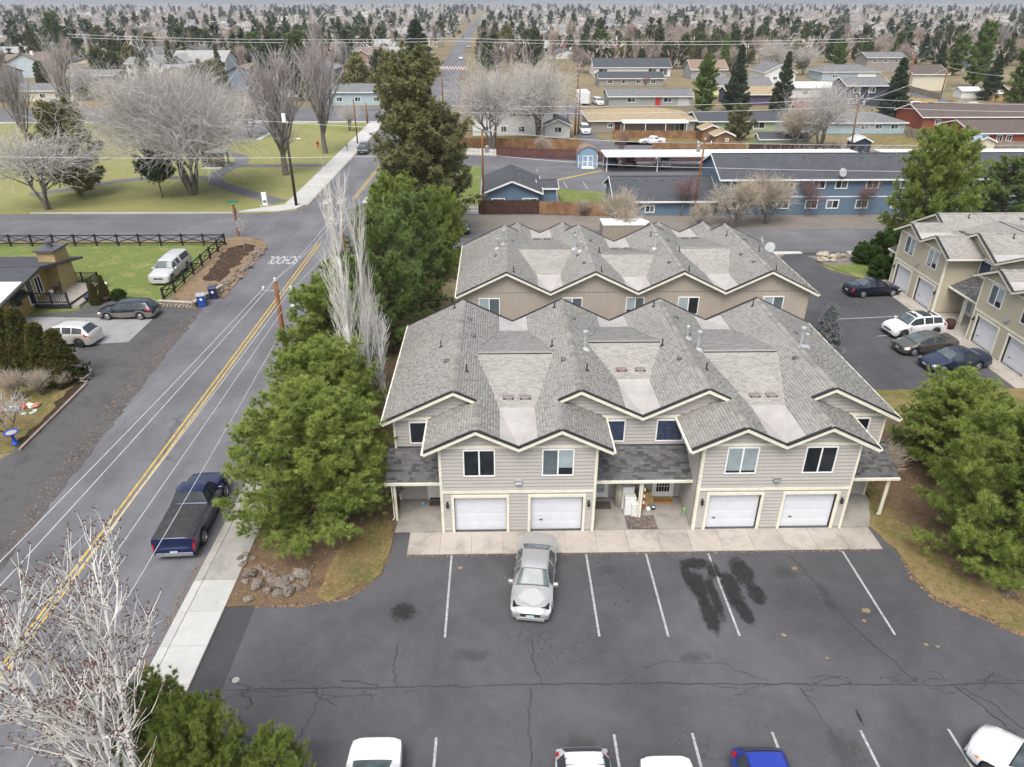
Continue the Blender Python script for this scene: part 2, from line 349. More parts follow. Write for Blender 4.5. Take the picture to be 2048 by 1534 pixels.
for dx in (-.16,.16): flat('centre_line',-19.55+dx-.06,-10,-19.55+dx+.06,75.6,.006,PAINT_Y,street)
for dx in (-.16,.16):
    b=MB(); L,Rr=ribbon([(-19.3+dx,95),(-19+dx,120),(-18.2+dx,150),(-17+dx,175),(-15.4+dx,199),(-15.2+dx,222)],.13)
    for i in range(5): b.poly([(*Rr[i],.006),(*Rr[i+1],.006),(*L[i+1],.006),(*L[i],.006)])
    b.build('centre_line',PAINT_Y,street)
flat('stop_bar',-17.9,93.2,-16.6,96.2,.006,PAINT_S,street)
for x in (-23.0,-21.2): flat('stop_bar',x,92.6,x+.9,95.4,.006,PAINT_S,street)
fc=bpy.data.curves.new('school_marking','FONT'); fc.body='SCHOOL'; fc.size=1.0; fc.align_x='CENTER'; fc.align_y='CENTER'; fc.extrude=.0; fc.offset=.012
def text_mesh(fc,m):
    o=bpy.data.objects.new('lettering',fc); COL.objects.link(o); dg=bpy.context.evaluated_depsgraph_get(); me=bpy.data.meshes.new_from_object(o.evaluated_get(dg)); bpy.data.objects.remove(o); me.materials.clear(); me.materials.append(m); return me
fo=O('school_marking',text_mesh(fc,PAINT_S),street,(-21.9,69.9,.0065),math.pi); fo.scale=(.76,3.5,1)
# tar-sealed cracks and stains of the lot
TAR=mottle('crack_tar',(.03,.03,.032),(.055,.054,.055),8,.7,coord='world')
rng=random.Random(5)
def crack(pts,w,parent,name='crack_seal',z=.005,jit=.05,sub=5,m=None):
    P=[]
    for a,c in zip(pts,pts[1:]):
        for i in range(sub):
            t=i/sub; P.append((a[0]+(c[0]-a[0])*t+rng.gauss(0,jit),a[1]+(c[1]-a[1])*t+rng.gauss(0,jit)))
    P.append(pts[-1]); L,Rr=ribbon(P,1.0); b=MB(); vs=[]
    for i,p in enumerate(P):
        ww=w*rng.uniform(.5,1.35); q=Vector(p); l=Vector(L[i])-q; vs+= [(*(q-l*ww),z),(*(q+l*ww),z)]
    b.add(vs,[(2*i,2*i+2,2*i+3,2*i+1) for i in range(len(P)-1)]); return b.build(name,m or TAR,parent)
crack([(-10.6,18.5),(-4,18.45),(3,18.5),(10,18.35),(16,18.2),(24,18.2)],.05,lot,jit=.025,sub=14)
for i in range(30):
    x=rng.choice([rng.uniform(-10,-3),rng.uniform(8,22),rng.uniform(12,20)]); y=18.35; p=[(x,y)]; a=rng.uniform(0,6.28)
    for s in range(rng.randint(3,7)): a+=rng.gauss(0,.7); p.append((p[-1][0]+math.cos(a)*rng.uniform(.25,.5),p[-1][1]+math.sin(a)*rng.uniform(.08,.22)))
    crack(p,rng.uniform(.025,.05),lot,jit=.02,sub=4,z=.0055+i*1e-4)
for p,wd in [([(1.2,20.8),(1.25,19.6),(1.5,18.4)],.045),([(.6,25),(.9,23.5),(1.1,22.4)],.03),([(13.6,25.4),(14.2,23.5),(14.5,21.5),(15.3,19.6),(15.9,18.3)],.06),([(-4.2,20.5),(-4.3,19.4),(-4.1,18.4)],.04),([(1.0,18.3),(.95,16.8),(.9,15)],.045),([(11.3,18.2),(11.6,16.8),(11.9,15.4),(12.2,14)],.04),([(17.2,18.2),(17.9,17),(18.2,16),(18.8,14.7)],.06),([(17.4,18.1),(18.3,17.2),(18.7,16.2),(19.3,14.9)],.045),([(-6.8,18.4),(-7,17.2),(-7.4,16.2),(-7.6,14.8)],.035),([(4.4,18.4),(5.2,19.2),(6.6,19.5),(8.6,19.3),(10.2,18.5)],.03)]:
    crack(p,wd,lot,jit=.05,sub=6,z=.009)
def blob(name,cx,cy_,rx,ry,m,parent,z,seed,n=40,rough=.35):
    r=random.Random(seed); ph=[r.uniform(0,6.28) for _ in range(7)]; pts=[]
    for i in range(n):
        t=2*math.pi*i/n; k=1+rough*sum(math.sin((j+2)*t+ph[j])/(j+2) for j in range(7)); pts.append((cx+rx*k*math.cos(t),cy_+ry*k*math.sin(t),z))
    b=MB(); b.poly(pts); return b.build(name,m,parent)
def stain_mat(name,c1,c2,rough,amax,edge=.5,nz=.5,sc=3.5):
    "a stain that thins out towards a ragged edge"
    k=NT(name); co=k.coord('world'); tc=k.n('TexCoord'); v=k.n('VectorMath',operation='SUBTRACT'); k.l(tc.outputs['Generated'],v.inputs[0]); v.inputs[1].default_value=(.5,.5,0)
    v2=k.n('VectorMath',operation='MULTIPLY'); k.l(v.outputs[0],v2.inputs[0]); v2.inputs[1].default_value=(2,2,0); ln=k.n('VectorMath',operation='LENGTH'); k.l(v2.outputs[0],ln.inputs[0])
    n=k.noise(co,sc,5,.7); m=k.n('Math',operation='MULTIPLY_ADD'); k.l(n,m.inputs[0]); m.inputs[1].default_value=nz*2; m.inputs[2].default_value=-nz; a=k.n('Math',operation='ADD'); k.l(m.outputs[0],a.inputs[0]); k.l(ln.outputs['Value'],a.inputs[1])
    al=k.ramp(a.outputs[0],[(edge,amax),(min(1,edge+.35),0)]); k.out(k.ramp(k.noise(co,6,4,.7),[(.35,c1),(.65,c2)]),rough,spec=.4); k.l(al,k.b.inputs['Alpha']); return k.m
WET=stain_mat('wet_stain',(.014,.014,.015),(.032,.031,.032),.45,.8,.52,.55,3.0)
for i,(cx,cy_,rx,ry) in enumerate([(9.0,25.0,.75,.5),(8.75,23.6,.45,1.4),(8.85,21.9,.5,1.3),(9.35,22.8,.3,1.5),(10.2,23.2,.5,1.7),(10.4,22,.35,.9),(11.0,24.3,.65,1.2),(11.2,23.0,.5,.8),(8.4,24.2,.28,1.1),(9.7,24.5,.4,.7)]): blob('water_stain',cx,cy_,rx,ry,WET,lot,.012+i*.0006,i+3,rough=.15)
FAINT=stain_mat('faint_stain',(.055,.055,.055),(.075,.073,.07),.8,.3,.2,.6,2.2)
OIL=stain_mat('oil_stain',(.016,.016,.015),(.035,.034,.032),.7,.8,.3,.55,5)
blob('oil_stain',-4.25,22.3,.95,.85,OIL,lot,.008,40,60,.1)
for i,(cx,cy_,rx,ry,) in enumerate([(0.6,24.4,1.0,1.2),(4.9,24.6,.8,.9),(12.9,24.3,1.2,.8),(14.2,22.8,.5,1.8),(-1.2,19.9,1.4,.7),(7.6,19.6,1.2,.6),(12,15.5,1.0,1.6),(2.5,15.9,1.5,.9),(-6.5,16,1.2,1.0)]): blob('faint_stain',cx,cy_,rx,ry,FAINT,lot,.0068+i*1e-4,i+300,30,.2)
for i in range(60):
    cx,cy_=rng.choice([(4.9,25.2),(4.9,21.9),(5.0,23.4),(-3.6,21.7),(12.2,22.6),(2,20)]); blob('oil_spot',cx+rng.gauss(0,.5),cy_+rng.gauss(0,.4),rng.uniform(.02,.07),rng.uniform(.02,.06),OIL,lot,.010+i*1e-4,i,10)
blob('oil_spot',13.0,16.9,.12,.42,OIL,lot,.008,77); blob('manhole_cover',-10.3,18.9,.14,.14,CONC_O,lot,.012,2,24,0)
SANDY=stain_mat('sandy_litter',(.26,.19,.10),(.36,.28,.17),.95,.7,.25,.6,7)
STRAW=mottle('dry_litter',(.19,.135,.07),(.30,.22,.12),12,.9,coord='world')
for i,(cx,cy_,r_) in enumerate([(15.6,22.0,.22),(15.25,21.4,.12),(11.6,20.7,.13),(17.2,20.1,.12),(17.6,20.0,.1),(-1.9,24.9,.14),(13.5,24.6,.16),(12.9,19.5,.08)]): blob('needle_litter',cx,cy_,r_*1.9,r_*1.5,SANDY,lot,.013+i*4e-4,i+90,22,.2)
# loose needles scattered on the lot: far too many to count
V=[];F=[]
for i in range(800):
    x=rng.uniform(-10,22); y=18+9*rng.random()**.8 if rng.random()<.75 else rng.uniform(13,18); a=rng.uniform(0,6.28); l=rng.uniform(.03,.06); c=math.cos(a)*l; s=math.sin(a)*l; o=len(V)
    V+=[(x-c-s*.10,y-s+c*.10,.017),(x+c-s*.10,y+s+c*.10,.017),(x+c+s*.10,y+s-c*.10,.017),(x-c+s*.10,y-s-c*.10,.017)]; F.append((o,o+1,o+2,o+3))
ln=O('fallen_needles',npmesh('fallen_needles',V,F,STRAW)); tag(ln,'fallen tan pine needles scattered over the dark lot',kind='stuff')
# walk slabs
wk=patch('walkway',[(-4.5,25.83),(18.2,25.83),(18.2,27.43),(-4.5,27.43)],.012,CONC,'concrete walkway of square slabs along the garage doors')
for i in range(15): O('slab',slab(1.495,1.56,CONC,.03),wk,(-3.72+i*1.506,26.63,.008))
pp=patch('porch_floor',[(-5.4,27.45),(-2.95,27.45),(-2.95,30.05),(-5.4,30.05)],.035,CONC_P,'stained concrete porch floor under the small corner roof')
pc=patch('porch_floor',[(4.6,27.45),(9.42,27.45),(9.42,30.05),(4.6,30.05)],.008,CONC_P,'concrete porch floor between the two garage blocks')
for x,y,w_,l_ in [(5.4,29.25,1.55,1.5),(5.4,27.97,1.55,1.02),(6.95,29.25,1.5,1.5),(8.55,29.25,1.65,1.5),(8.55,27.97,1.65,1.02)]: O('slab',slab(w_,l_,CONC_P,.03),pc,(x,y,.006))
patch('porch_floor',[(16.9,27.45),(19.3,27.45),(19.3,30.05),(16.9,30.05)],.035,CONC_P,'concrete porch floor at the end of the townhouse by the pines')
# ---- right driveway
patch('driveway',[(20.6,38),(36.1,38),(35.0,42),(35.0,61.5),(33.4,63.2)]+px((1720,556),(1660,540),(1640,528),(1690,507),(1688,503),(1572,507))+[(26,66),(21,60)],.0,A_DRIVE,'dark asphalt driveway between the townhouses')
cw=patch('walkway',[(34.85,41),(36.35,41),(36.35,63),(34.85,63)],.012,CONC,'concrete strip along the garage doors of the side townhouse')
for i in range(14): O('slab',slab(1.46,1.53,CONC,.03),cw,(35.6,42.0+i*1.55,.008))
patch('porch_floor',[(36.3,49.9),(38.95,49.9),(38.95,54.8),(36.3,54.8)],.03,CONC,'concrete porch floor of the side townhouse')
patch('lawn',px((1643,528),(1722,556),(1776,560),(1800,500),(1720,510),(1690,526)),.02,G_LAWN,'small green lawn at the driveway entrance',rag=.1)
patch('rock_bed',px((1615,513),(1692,507),(1760,500),(1700,530),(1650,530)),.03,G_GRAV2,'pale gravel bed with rocks at the driveway entrance',rag=.1)
patch('pavement',[(21,70.0),(31.5,70.9),(31.5,71.5),(21,71.5)],.06,CONC_W,'pale pavement behind the rear townhouse')
patch('pavement',[(36.4,70.6),(75,70.6),(75,71.5),(36.4,71.5)],.06,CONC_W,'pale pavement by the hedge at the driveway mouth')
for x in (33.0,): pass
for (x0,y0),(x1,y1) in [((27.5,53.6),(34.7,54.3)),((29.5,50.2),(34.7,50.9)),((30,47.2),(34.7,47.9))]:
    strip('stall_line',[(x0,y0),(x1,y1)],.11,.006,PAINT_W,'thin worn white stall line on the side driveway')
# ---- beyond the gravel shoulder
patch('yard',[(-11,86.9),(-11,126),(62,126),(110,118),(110,86.5),(20,86.7)],-.02,A_CROSS,'grey asphalt yard around the blue apartments')
patch('lawn',px((920,332),(962,332),(960,418),(905,418)),.0,G_LAWN,'green strip of lawn beside the small blue house')
patch('lawn',px((1112,377),(1212,384),(1218,404),(1120,404)),.0,G_LAWN,'green lawn between the small blue house and the apartments')
patch('path',px((1098,372),(1112,375),(1122,406),(1100,406)),.0,CONC_O,'concrete path beside the small blue house')
strip('yellow_kerb',[G(1100,363),G(1205,341)],.5,.01,PAINT_Y,'long faded yellow line on the apartment yard')
for a,c in [((1127,363),(1135,376)),((1166,364),(1176,378)),((1075,343),(1074,338)),((1206,366),(1220,384))]: strip('stall_line',[G(*a),G(*c)],.14,.01,PAINT_W,'short white stall line on the apartment yard')
patch('lane',px((1148,262),(1185,262),(1200,282),(1225,284),(1400,284),(1400,296),(1180,302)),.0,A_CROSS,'asphalt lane behind the fence by the tan-roofed house')
patch('lane',px((1100,238),(1130,205),(1165,205),(1165,238)),.0,A_CROSS,'asphalt yard beside the white two-storey house')
patch('side_road',px((1800,180),(1835,178),(1900,202),(2100,248),(2100,268),(1960,240),(1870,212)),.0,A_CROSS,'asphalt side road with parked cars beyond the red houses')
patch('dry_yard',px((1690,292),(1870,292),(1890,272),(1700,272)),.0,G_TAN,'dry yellow back yard of the pale blue house')
patch('dry_yard',px((1500,292),(1640,292),(1600,272),(1500,275)),.0,G_LAWN,'grassy back yard of the pale green house')
patch('straw_field',px((1580,95),(1860,98),(1850,112),(1640,108),(1560,112)),.0,G_FIELD,'straw-coloured open field among the far trees')
patch('lawn',px((1215,216),(1345,216),(1370,222),(1235,222)),.0,G_LAWN,'green front lawn of the grey ranch house')
patch('yard',px((1230,290),(1400,290),(1395,272),(1230,272)),.0,G_TAN,'dry fenced yard behind the tan-roofed house')
patch('yard',px((935,290),(1090,290),(1090,272),(935,272)),.0,G_TAN,'grassy yard behind the board fence under the tall bare trees')
# ================================================================== townhouses
def shingle_mat(name,cols):
    k=NT(name); g=k.n('NewGeometry'); oi=k.n('ObjectInfo')
    a=k.n('Math',operation='ADD'); k.l(g.outputs['Random Per Island'],a.inputs[0]); k.l(oi.outputs['Random'],a.inputs[1])
    f=k.n('Math',operation='FRACT'); k.l(a.outputs[0],f.inputs[0])
    n=len(cols); col=k.ramp(f.outputs[0],[(i/(n-1),c) for i,c in enumerate(cols)])
    co=k.coord('world'); big=k.noise(co,.35,4,.6); fine=k.noise(co,38,3,.8)
    col=k.mix(1.0,col,k.ramp(big,[(.3,.88),(.65,1.0)]),'MULTIPLY'); col=k.mix(1.0,col,k.ramp(fine,[(.25,.72),(.6,1)]),'MULTIPLY')
    return k.out(col,.95,fine,.004,.6,spec=.12)
SH_MAIN=shingle_mat('taupe_shingle',[(.285,.272,.25),(.315,.30,.277),(.345,.328,.304),(.362,.345,.32),(.378,.36,.334),(.35,.332,.308)])
SH_PORCH=shingle_mat('charcoal_shingle',[(.075,.074,.076),(.09,.088,.09),(.135,.133,.135),(.155,.152,.153),(.12,.118,.12),(.18,.177,.178)])
SH_BLUE=shingle_mat('slate_shingle',[(.060,.062,.070),(.082,.084,.094),(.10,.102,.112),(.07,.072,.08)])
CAPM=shingle_mat('ridge_shingle',[(.22,.208,.19),(.28,.265,.243),(.33,.313,.288)])
MEMB=mottle('roof_membrane',(.36,.335,.315),(.43,.405,.385),.9,.8,fine=14,coord='world',fs=.08)
TRIM=plain('cream_trim',(.72,.685,.575),.6); VINYL=plain('white_vinyl',(.80,.80,.79),.45,var=.04); GDOOR=plain('white_door_paint',(.63,.64,.68),.5,var=.03)
BLACK=plain('black_drip_edge',(.018,.018,.02),.6); GALV=plain('galvanised_metal',(.55,.56,.57),.35,.7); VENT_W=plain('pale_flue',(.42,.435,.45),.4,.3); DKGREY=plain('dark_grey_metal',(.10,.10,.11),.5,.2); BROWNV=plain('brown_vent',(.20,.165,.165),.6); REDV=plain('red_vent',(.21,.14,.13),.6)
def siding_mat(name,c):
    k=NT(name); co=k.coord('world'); oi=k.n('ObjectInfo').outputs['Random']; a=k.noise(co,.7,4,.6); f=k.noise(co,9,4,.7)
    col=k.mix(1.0,c,k.ramp(oi,[(0,.955),(1,1.0)]),'MULTIPLY'); col=k.mix(1.0,col,k.ramp(a,[(.3,.93),(.7,1)]),'MULTIPLY'); col=k.mix(1.0,col,k.ramp(f,[(.3,.95),(.6,1)]),'MULTIPLY')
    return k.out(col,.75,f,.002,.4,spec=.25)
SD_MAIN=siding_mat('greige_siding',(.46,.43,.402)); SD_REAR=siding_mat('taupe_panel_siding',(.41,.36,.305)); SD_RIGHT=siding_mat('tan_siding',(.50,.445,.34))
def glass(name,c,c2,rough=.06,sc=1.2,stripes=0):
    k=NT(name); co=k.coord('obj')
    if stripes:
        wv=k.n('TexWave',wave_type='BANDS',bands_direction='X'); wv.inputs['Scale'].default_value=stripes; k.l(co,wv.inputs[0]); f=wv.outputs['Fac']
    else: f=k.noise(k.coord('world'),sc,3,.5)
    return k.out(k.ramp(f,[(.3,c),(.7,c2)]),rough,spec=.45)
GL_DARK=glass('dark_glass',(.012,.015,.018),(.03,.034,.04)); GL_BLUE=glass('sky_glass',(.04,.055,.075),(.09,.115,.15)); GL_TEAL=glass('teal_glass',(.07,.09,.10),(.13,.16,.175)); GL_BLIND=glass('blind_glass',(.27,.33,.35),(.36,.42,.44),.2,2.0)
GL_VERT=glass('vertical_blind_glass',(.20,.27,.32),(.36,.42,.45),.15,stripes=9); GL_PATT=glass('curtained_glass',(.02,.028,.06),(.06,.075,.12),.12,14)
def facet_frame(poly):
    P=[Vector(p) for p in poly]; n=Vector((0,0,0))
    for i in range(len(P)): n+=(P[i]-P[0]).cross(P[(i+1)%len(P)]-P[0])
    n.normalize()
    if n.z<0: n=-n
    u=Vector((0,0,1)).cross(n)
    u=Vector((1,0,0)) if u.length<1e-4 else u.normalized()
    s=n.cross(u)
    if s.z<0: s=-s; u=-u
    return P,n,u,s
def intervals(pts,y):
    xs=[]
    for (x0,y0),(x1,y1) in zip(pts,pts[1:]+pts[:1]):
        if (y0<=y)!=(y1<=y): xs.append(x0+(x1-x0)*(y-y0)/(y1-y0))
    xs.sort(); return list(zip(xs[::2],xs[1::2]))
def shingle_facet(poly,V,F,rng,e=.145,w=.24,up=.004,single=None):
    P,n,u,s=facet_frame(poly); o=P[0]; pts=[((p-o).dot(u),(p-o).dot(s)) for p in P]
    s0=min(p[1] for p in pts)-.02; smax=max(p[1] for p in pts); base=o+n*up
    while s0<smax-.02:
        for a,b in intervals(pts,min(s0+e*.5,smax-.005)):
            x=a-rng.random()*w
            while x<b-.02:
                ww=w*rng.choice((.6,.8,1,1.25)) if single is None else w
                x0=max(a,x); x1=min(b,x+ww-.012); x+=ww
                if x1-x0<.03: continue
                th=rng.choice((.012,.016,.028,.034)); s1=min(s0+e+.012,smax)
                if single is not None and x1-x0>w-.02 and len(single)<300: single.append(base+u*x0+s*s0); continue
                q=[base+u*x0+s*s0+n*th,base+u*x1+s*s0+n*th,base+u*x1+s*s1+n*.006,base+u*x0+s*s1+n*.006,base+u*x0+s*s0,base+u*x1+s*s0]
                k=len(V); V+= [tuple(v) for v in q]; F+= [(k,k+1,k+2,k+3),(k+4,k+5,k+1,k)]
        s0+=e
    return n,u,s
def ridge_caps(b,p0,p1,w,dz,sl,step=.28,m=0):
    p0=Vector(p0);p1=Vector(p1);d=p1-p0;L=d.length;d/=L; sd=Vector((0,0,1)).cross(d).normalized(); n=max(1,int(L/step))
    for i in range(n):
        a=p0+d*(L*i/n); c=p0+d*(L*(i+1.12)/n); z0=dz+.022; z1=dz+.004
        dn=Vector((0,0,-sl*w)); vs=[]
        for q,z in ((a,z0),(c,z1)):
            vs+=[q+sd*w+dn+Vector((0,0,z)),q+Vector((0,0,z+.012)),q-sd*w+dn+Vector((0,0,z))]
        vs+=[a+sd*w+dn,a-sd*w+dn,c+sd*w+dn,c-sd*w+dn]
        b.add([tuple(v) for v in vs],[(0,1,4,3),(1,2,5,4),(0,6,7,2,1),(0,3,8,6),(2,7,9,5)],m)
class Wall:
    "a wall plane: point = P0 + U*u + z + N*d"
    def __init__(s,P0,U,N): s.P=Vector(P0); s.U=Vector(U); s.N=Vector(N)
    def pt(s,u,z,d=0): return tuple(s.P+s.U*u+s.N*d+Vector((0,0,z)))
    def box(s,b,u0,z0,u1,z1,d0,d1,m=0):
        b.ext([s.pt(u0,z0,d0),s.pt(u1,z0,d0),s.pt(u1,z1,d0),s.pt(u0,z1,d0)],s.N*(d1-d0),m); return b
def siding(W,outline,openings,parent,m,c=.2,name='siding_board',z0=.12):
    ztop=max(p[1] for p in outline); z=z0
    while z<ztop-.05:
        zt=min(z+c,ztop); segs=intervals(outline,z+.3*c)
        for (ou0,oz0,ou1,oz1) in openings:
            if oz1<=z+.04 or oz0>=zt-.04: continue
            ns=[]
            for a,b in segs:
                if ou1<=a or ou0>=b: ns.append((a,b)); continue
                if ou0>a: ns.append((a,ou0))
                if ou1<b: ns.append((ou1,b))
            segs=ns
        for a,b in segs:
            if b-a<.08: continue
            mb=MB(); q=[W.pt(a,z+.032,.055),W.pt(b,z+.032,.055),W.pt(b,zt,.034),W.pt(a,zt,.034)]; r=[W.pt(a,z+.032,0),W.pt(b,z+.032,0)]
            mb.add(q+r,[(0,1,2,3),(4,5,1,0)]) if (W.U.cross(Vector((0,0,1)))).dot(W.N)>0 else mb.add(q+r,[(3,2,1,0),(0,1,5,4)])
            mb.build(name,m,parent)
        z+=c
def window(W,u,z,w,h,parent,gl=None,frame=None,slider=True,d=.065,name='window',fw=.06,label=None):
    gl=gl or [GL_DARK,GL_DARK]; b=MB(); fr=frame or VINYL
    W.box(b,u,z,u+w,z+fw,0,d+.02); W.box(b,u,z+h-fw,u+w,z+h,0,d+.02); W.box(b,u,z+fw,u+fw,z+h-fw,0,d+.02); W.box(b,u+w-fw,z+fw,u+w,z+h-fw,0,d+.02)
    if slider: W.box(b,u+w/2-.035,z+fw,u+w/2+.035,z+h-fw,0,d+.015)
    o=b.build(name,fr,parent)
    if label: o['label']=label
    for i in range(2 if slider else 1):
        a0=u+fw if i==0 else u+w/2+.035; a1=(u+w/2-.035 if i==0 else u+w-fw) if slider else u+w-fw
        gm=gl[i%len(gl)]; p=MB(); W.box(p,a0,z+fw,a1,z+h-fw,0,d-.010-.008*i); p.build('pane',GL_DARK if gm in (GL_BLIND,GL_VERT) else gm,o)
        if gm is GL_BLIND: p=MB(); W.box(p,a0,z+h*.30,a1,z+h-fw,0,d-.007-.008*i); p.build('blind',gm,o)
        if gm is GL_VERT:
            p=MB(); nv=9
            for kk in range(nv): W.box(p,a0+(a1-a0)*kk/nv+.006,z+.18,a0+(a1-a0)*(kk+1)/nv-.006,z+h-fw,0,d-.007-.008*i)
            bo=p.build('blind',GL_BLIND,o); bo['kind']='stuff'
    return o
def garage_door(W,u,w,h,parent,handle=None):
    b=MB(); W.box(b,u,0.03,u+w,h,-.02,.0); o=b.build('garage_door',GDOOR,parent); n=4; sh=(h-.03)/n
    for i in range(n):
        q=MB(); z0=.03+i*sh; W.box(q,u+.01,z0+.004,u+w-.01,z0+sh-.004,0,.022)
        for j in range(4):
            a=u+.08+j*(w-.16)/4+.05; c=u+.08+(j+1)*(w-.16)/4-.05; W.box(q,a,z0+.1,c,z0+sh-.1,.022,.03)
        q.build('door_section',GDOOR,o)
    if handle is not None:
        q=MB(); W.box(q,u+handle,.62,u+handle+.16,.66,.03,.075); q.build('handle',DKGREY,o)
    return o
def wall_lamp(W,u,z,parent):
    b=MB(); W.box(b,u-.06,z-.1,u+.06,z+.16,.02,.05); c=Vector(W.pt(u,z,.13)); b.lathe([(.03,-.15),(.065,-.13),(.075,.08),(.03,.14)],8,c); b.build('wall_lamp',BLACK,parent)
S_=.486
def townhouse(name,label,loc,rz,sd,front=True,back=False,detail=True,side=0):
    t=thing(name,label,'townhouse',loc,rz,'townhouses with sawtooth gable roofs'); rng=random.Random(11)
    zr=lambda x,r:6.65-S_*abs(x-r)
    ridges=[-9.225,-3.075,3.075,9.225]
    zz=lambda x:max(zr(x,r) for r in ridges)
    # body
    prof=[(-12.28,0),(12.28,0),(12.28,zz(12.28)-.13),(9.225,6.52),(6.15,5.02),(3.075,6.52),(0,5.02),(-3.075,6.52),(-6.15,5.02),(-9.225,6.52),(-12.28,zz(-12.28)-.13)]
    b=MB(); b.ext([(x,0,z) for x,z in prof],(0,11.1,0)); b.build('wall',sd,t)
    blocks=[]
    for c in (-6.15,6.15):
        p=[(c-3.7,0),(c+3.7,0),(c+3.7,6.1-S_*1.75-.13),(c+1.95,5.97),(c,5.02),(c-1.95,5.97),(c-3.7,6.1-S_*1.75-.13)]
        b=MB(); b.ext([(x,-2.5,z) for x,z in p],(0,2.52,0))
        d0,d1=(c-3.08,c-.56),(c+.6,c+3.12)
        up=[(c-3.7,2.13)]+[(c+3.7,2.13)]+p[2:]
        b.ext([(x,-2.65,z) for x,z in up],(0,.15,0))
        for a,e in ((c-3.7,d0[0]),(d0[1],d1[0]),(d1[1],c+3.7)): b.ext([(a,-2.65,0),(e,-2.65,0),(e,-2.65,2.13),(a,-2.65,2.13)],(0,.15,0))
        b.build('garage_block',sd,t); blocks.append((c,p,d0,d1))
    # roof deck, shingles, membranes
    V=[];F=[];deck=MB();mems=[]
    def fac(poly,sh=True):
        deck.ext([(x,y,z-.01) for x,y,z in poly],(0,0,-.11))
        if sh: shingle_facet(poly,V,F,rng)
    for s in (-1,1):
        fac([(s*x,y,zz(x)) for x,y in [(12.75,-.4),(9.225,-.4),(9.225,11.5),(12.75,11.5)]])
    for v,blk in ((-6.15,1),(0,0),(6.15,1)):
        yf=-3.05 if blk else -.4; y0=-.1 if blk else 2.75; yr=4.75 if blk else 6.1; yb=9.0 if blk else 9.5
        zm=zz(v-.9); zc=zz(v-3.075+.95)
        for s in (-1,1):
            r=v+s*3.075; X=lambda k:v+s*k
            pl=[(X(3.075),-.4)]+([(X(1.95),-.4),(X(1.95),-3.05)] if blk else [])+[(X(.9),yf),(X(.9),y0),(X(2.125),yr),(X(.9),yb),(X(.9),11.5),(X(3.075),11.5)]
            fac([(x,y,zr(x,r)) for x,y in pl])
            if blk: 
                fac([(X(4.35),-3.05,6.1-2.4*S_),(X(1.95),-3.05,6.1),(X(1.95),-.02,6.1),(X(4.35),-.02,6.1-2.4*S_)])
        fac([(v-2.125,yr,zc),(v+2.125,yr,zc),(v+.9,y0,zm),(v-.9,y0,zm)]); fac([(v-2.125,yr,zc),(v+2.125,yr,zc),(v+.9,yb,zm),(v-.9,yb,zm)])
        for ya,ye in ((y0,yf),(yb,11.5)):
            zv=5.155; mem=MB(); L=(v-.93,ya,zm+.012);Rr=(v+.93,ya,zm+.012);Lf=(v-.93,ye,zm+.012);Rf=(v+.93,ye,zm+.012);C=(v,ye,zv+.03)
            mem.ext([L,Rr,C],(0,0,-.05)); mem.ext([L,C,Lf],(0,0,-.05)); mem.ext([Rr,Rf,C],(0,0,-.05)); mems.append(mem)
        # low-profile vents above the membrane
        for dx in ((-.42,.42) if v!=0 else (-.5,.5)):
            y_=y0+.75; zp=zm+(zc-zm)*(y_-y0)/(yr-y0)
            q=MB(); q.bev(v+dx-.27,y_-.17,zp-.03,v+dx+.27,y_+.17,zp+.12,.03,0); q.box(v+dx-.25,y_-.19,zp+.02,v+dx-.17,y_-.165,zp+.10,1); q.box(v+dx+.17,y_-.19,zp+.02,v+dx+.25,y_-.165,zp+.10,1)
            q.build('roof_vent',[REDV if (v==0 and dx<0 and rz==0) else (DKGREY if rz else BROWNV),BLACK],t)
    rf=deck.build('roof',SH_MAIN,t); [q_.build('membrane',MEMB,rf) for q_ in mems]
    sh=O('shingles',npmesh('shingles',V,F,SH_MAIN),rf); sh['kind']='stuff'
    for r in ridges:
        cap=MB(); ridge_caps(cap,(r,-.4,6.65),(r,11.5,6.65),.17,.03,S_); cap.build('ridge_cap',CAPM,rf)['kind']='stuff'
    for c in (-6.15,6.15):
        for s in (-1,1): cap=MB(); ridge_caps(cap,(c+s*1.95,-3.05,6.1),(c+s*1.95,-.35,6.1),.17,.03,S_); cap.build('ridge_cap',CAPM,rf)['kind']='stuff'
    for v,yr in ((-6.15,4.75),(0,6.1),(6.15,4.75)):
        q=MB(); zc=zz(v-2.125); q.bar((v-2.0,yr,zc+.03),(v+2.0,yr,zc+.03),.22,.06,0); q.bar((v-2.0,yr-.12,zc+.02),(v+2.0,yr-.12,zc+.02),.03,.05,1); q.build('ridge_vent',[CAPM,BLACK],rf)
    # rakes
    def rake(pts,y,s):
        for (x0,z0),(x1,z1) in zip(pts,pts[1:]):
            q=MB(); q.ext([(x0,y,z0+.0),(x1,y,z1+.0),(x1,y,z1-.19),(x0,y,z0-.19)],(0,s*.045,0)); q.build('rake_board',TRIM,t)
            q=MB(); q.ext([(x0,y+s*.045,z0+.055),(x1,y+s*.045,z1+.055),(x1,y+s*.045,z1+.012),(x0,y+s*.045,z0+.012)],(0,s*.03,0)); q.ext([(x0,y+s*.075,z0+.055),(x1,y+s*.075,z1+.055),(x1,y+s*.075,z1+.035),(x0,y+s*.075,z0+.035)],(0,-s*.2,0)); q.build('drip_edge',BLACK,t)
    e=4.937; e2=6.1-2.4*S_
    rake([(-12.75,e),(-9.225,6.65),(-8.1,6.1)],-.41,-1); rake([(-4.2,6.1),(-3.075,6.65),(0,5.155),(3.075,6.65),(4.2,6.1)],-.41,-1); rake([(8.1,6.1),(9.225,6.65),(12.75,e)],-.41,-1)
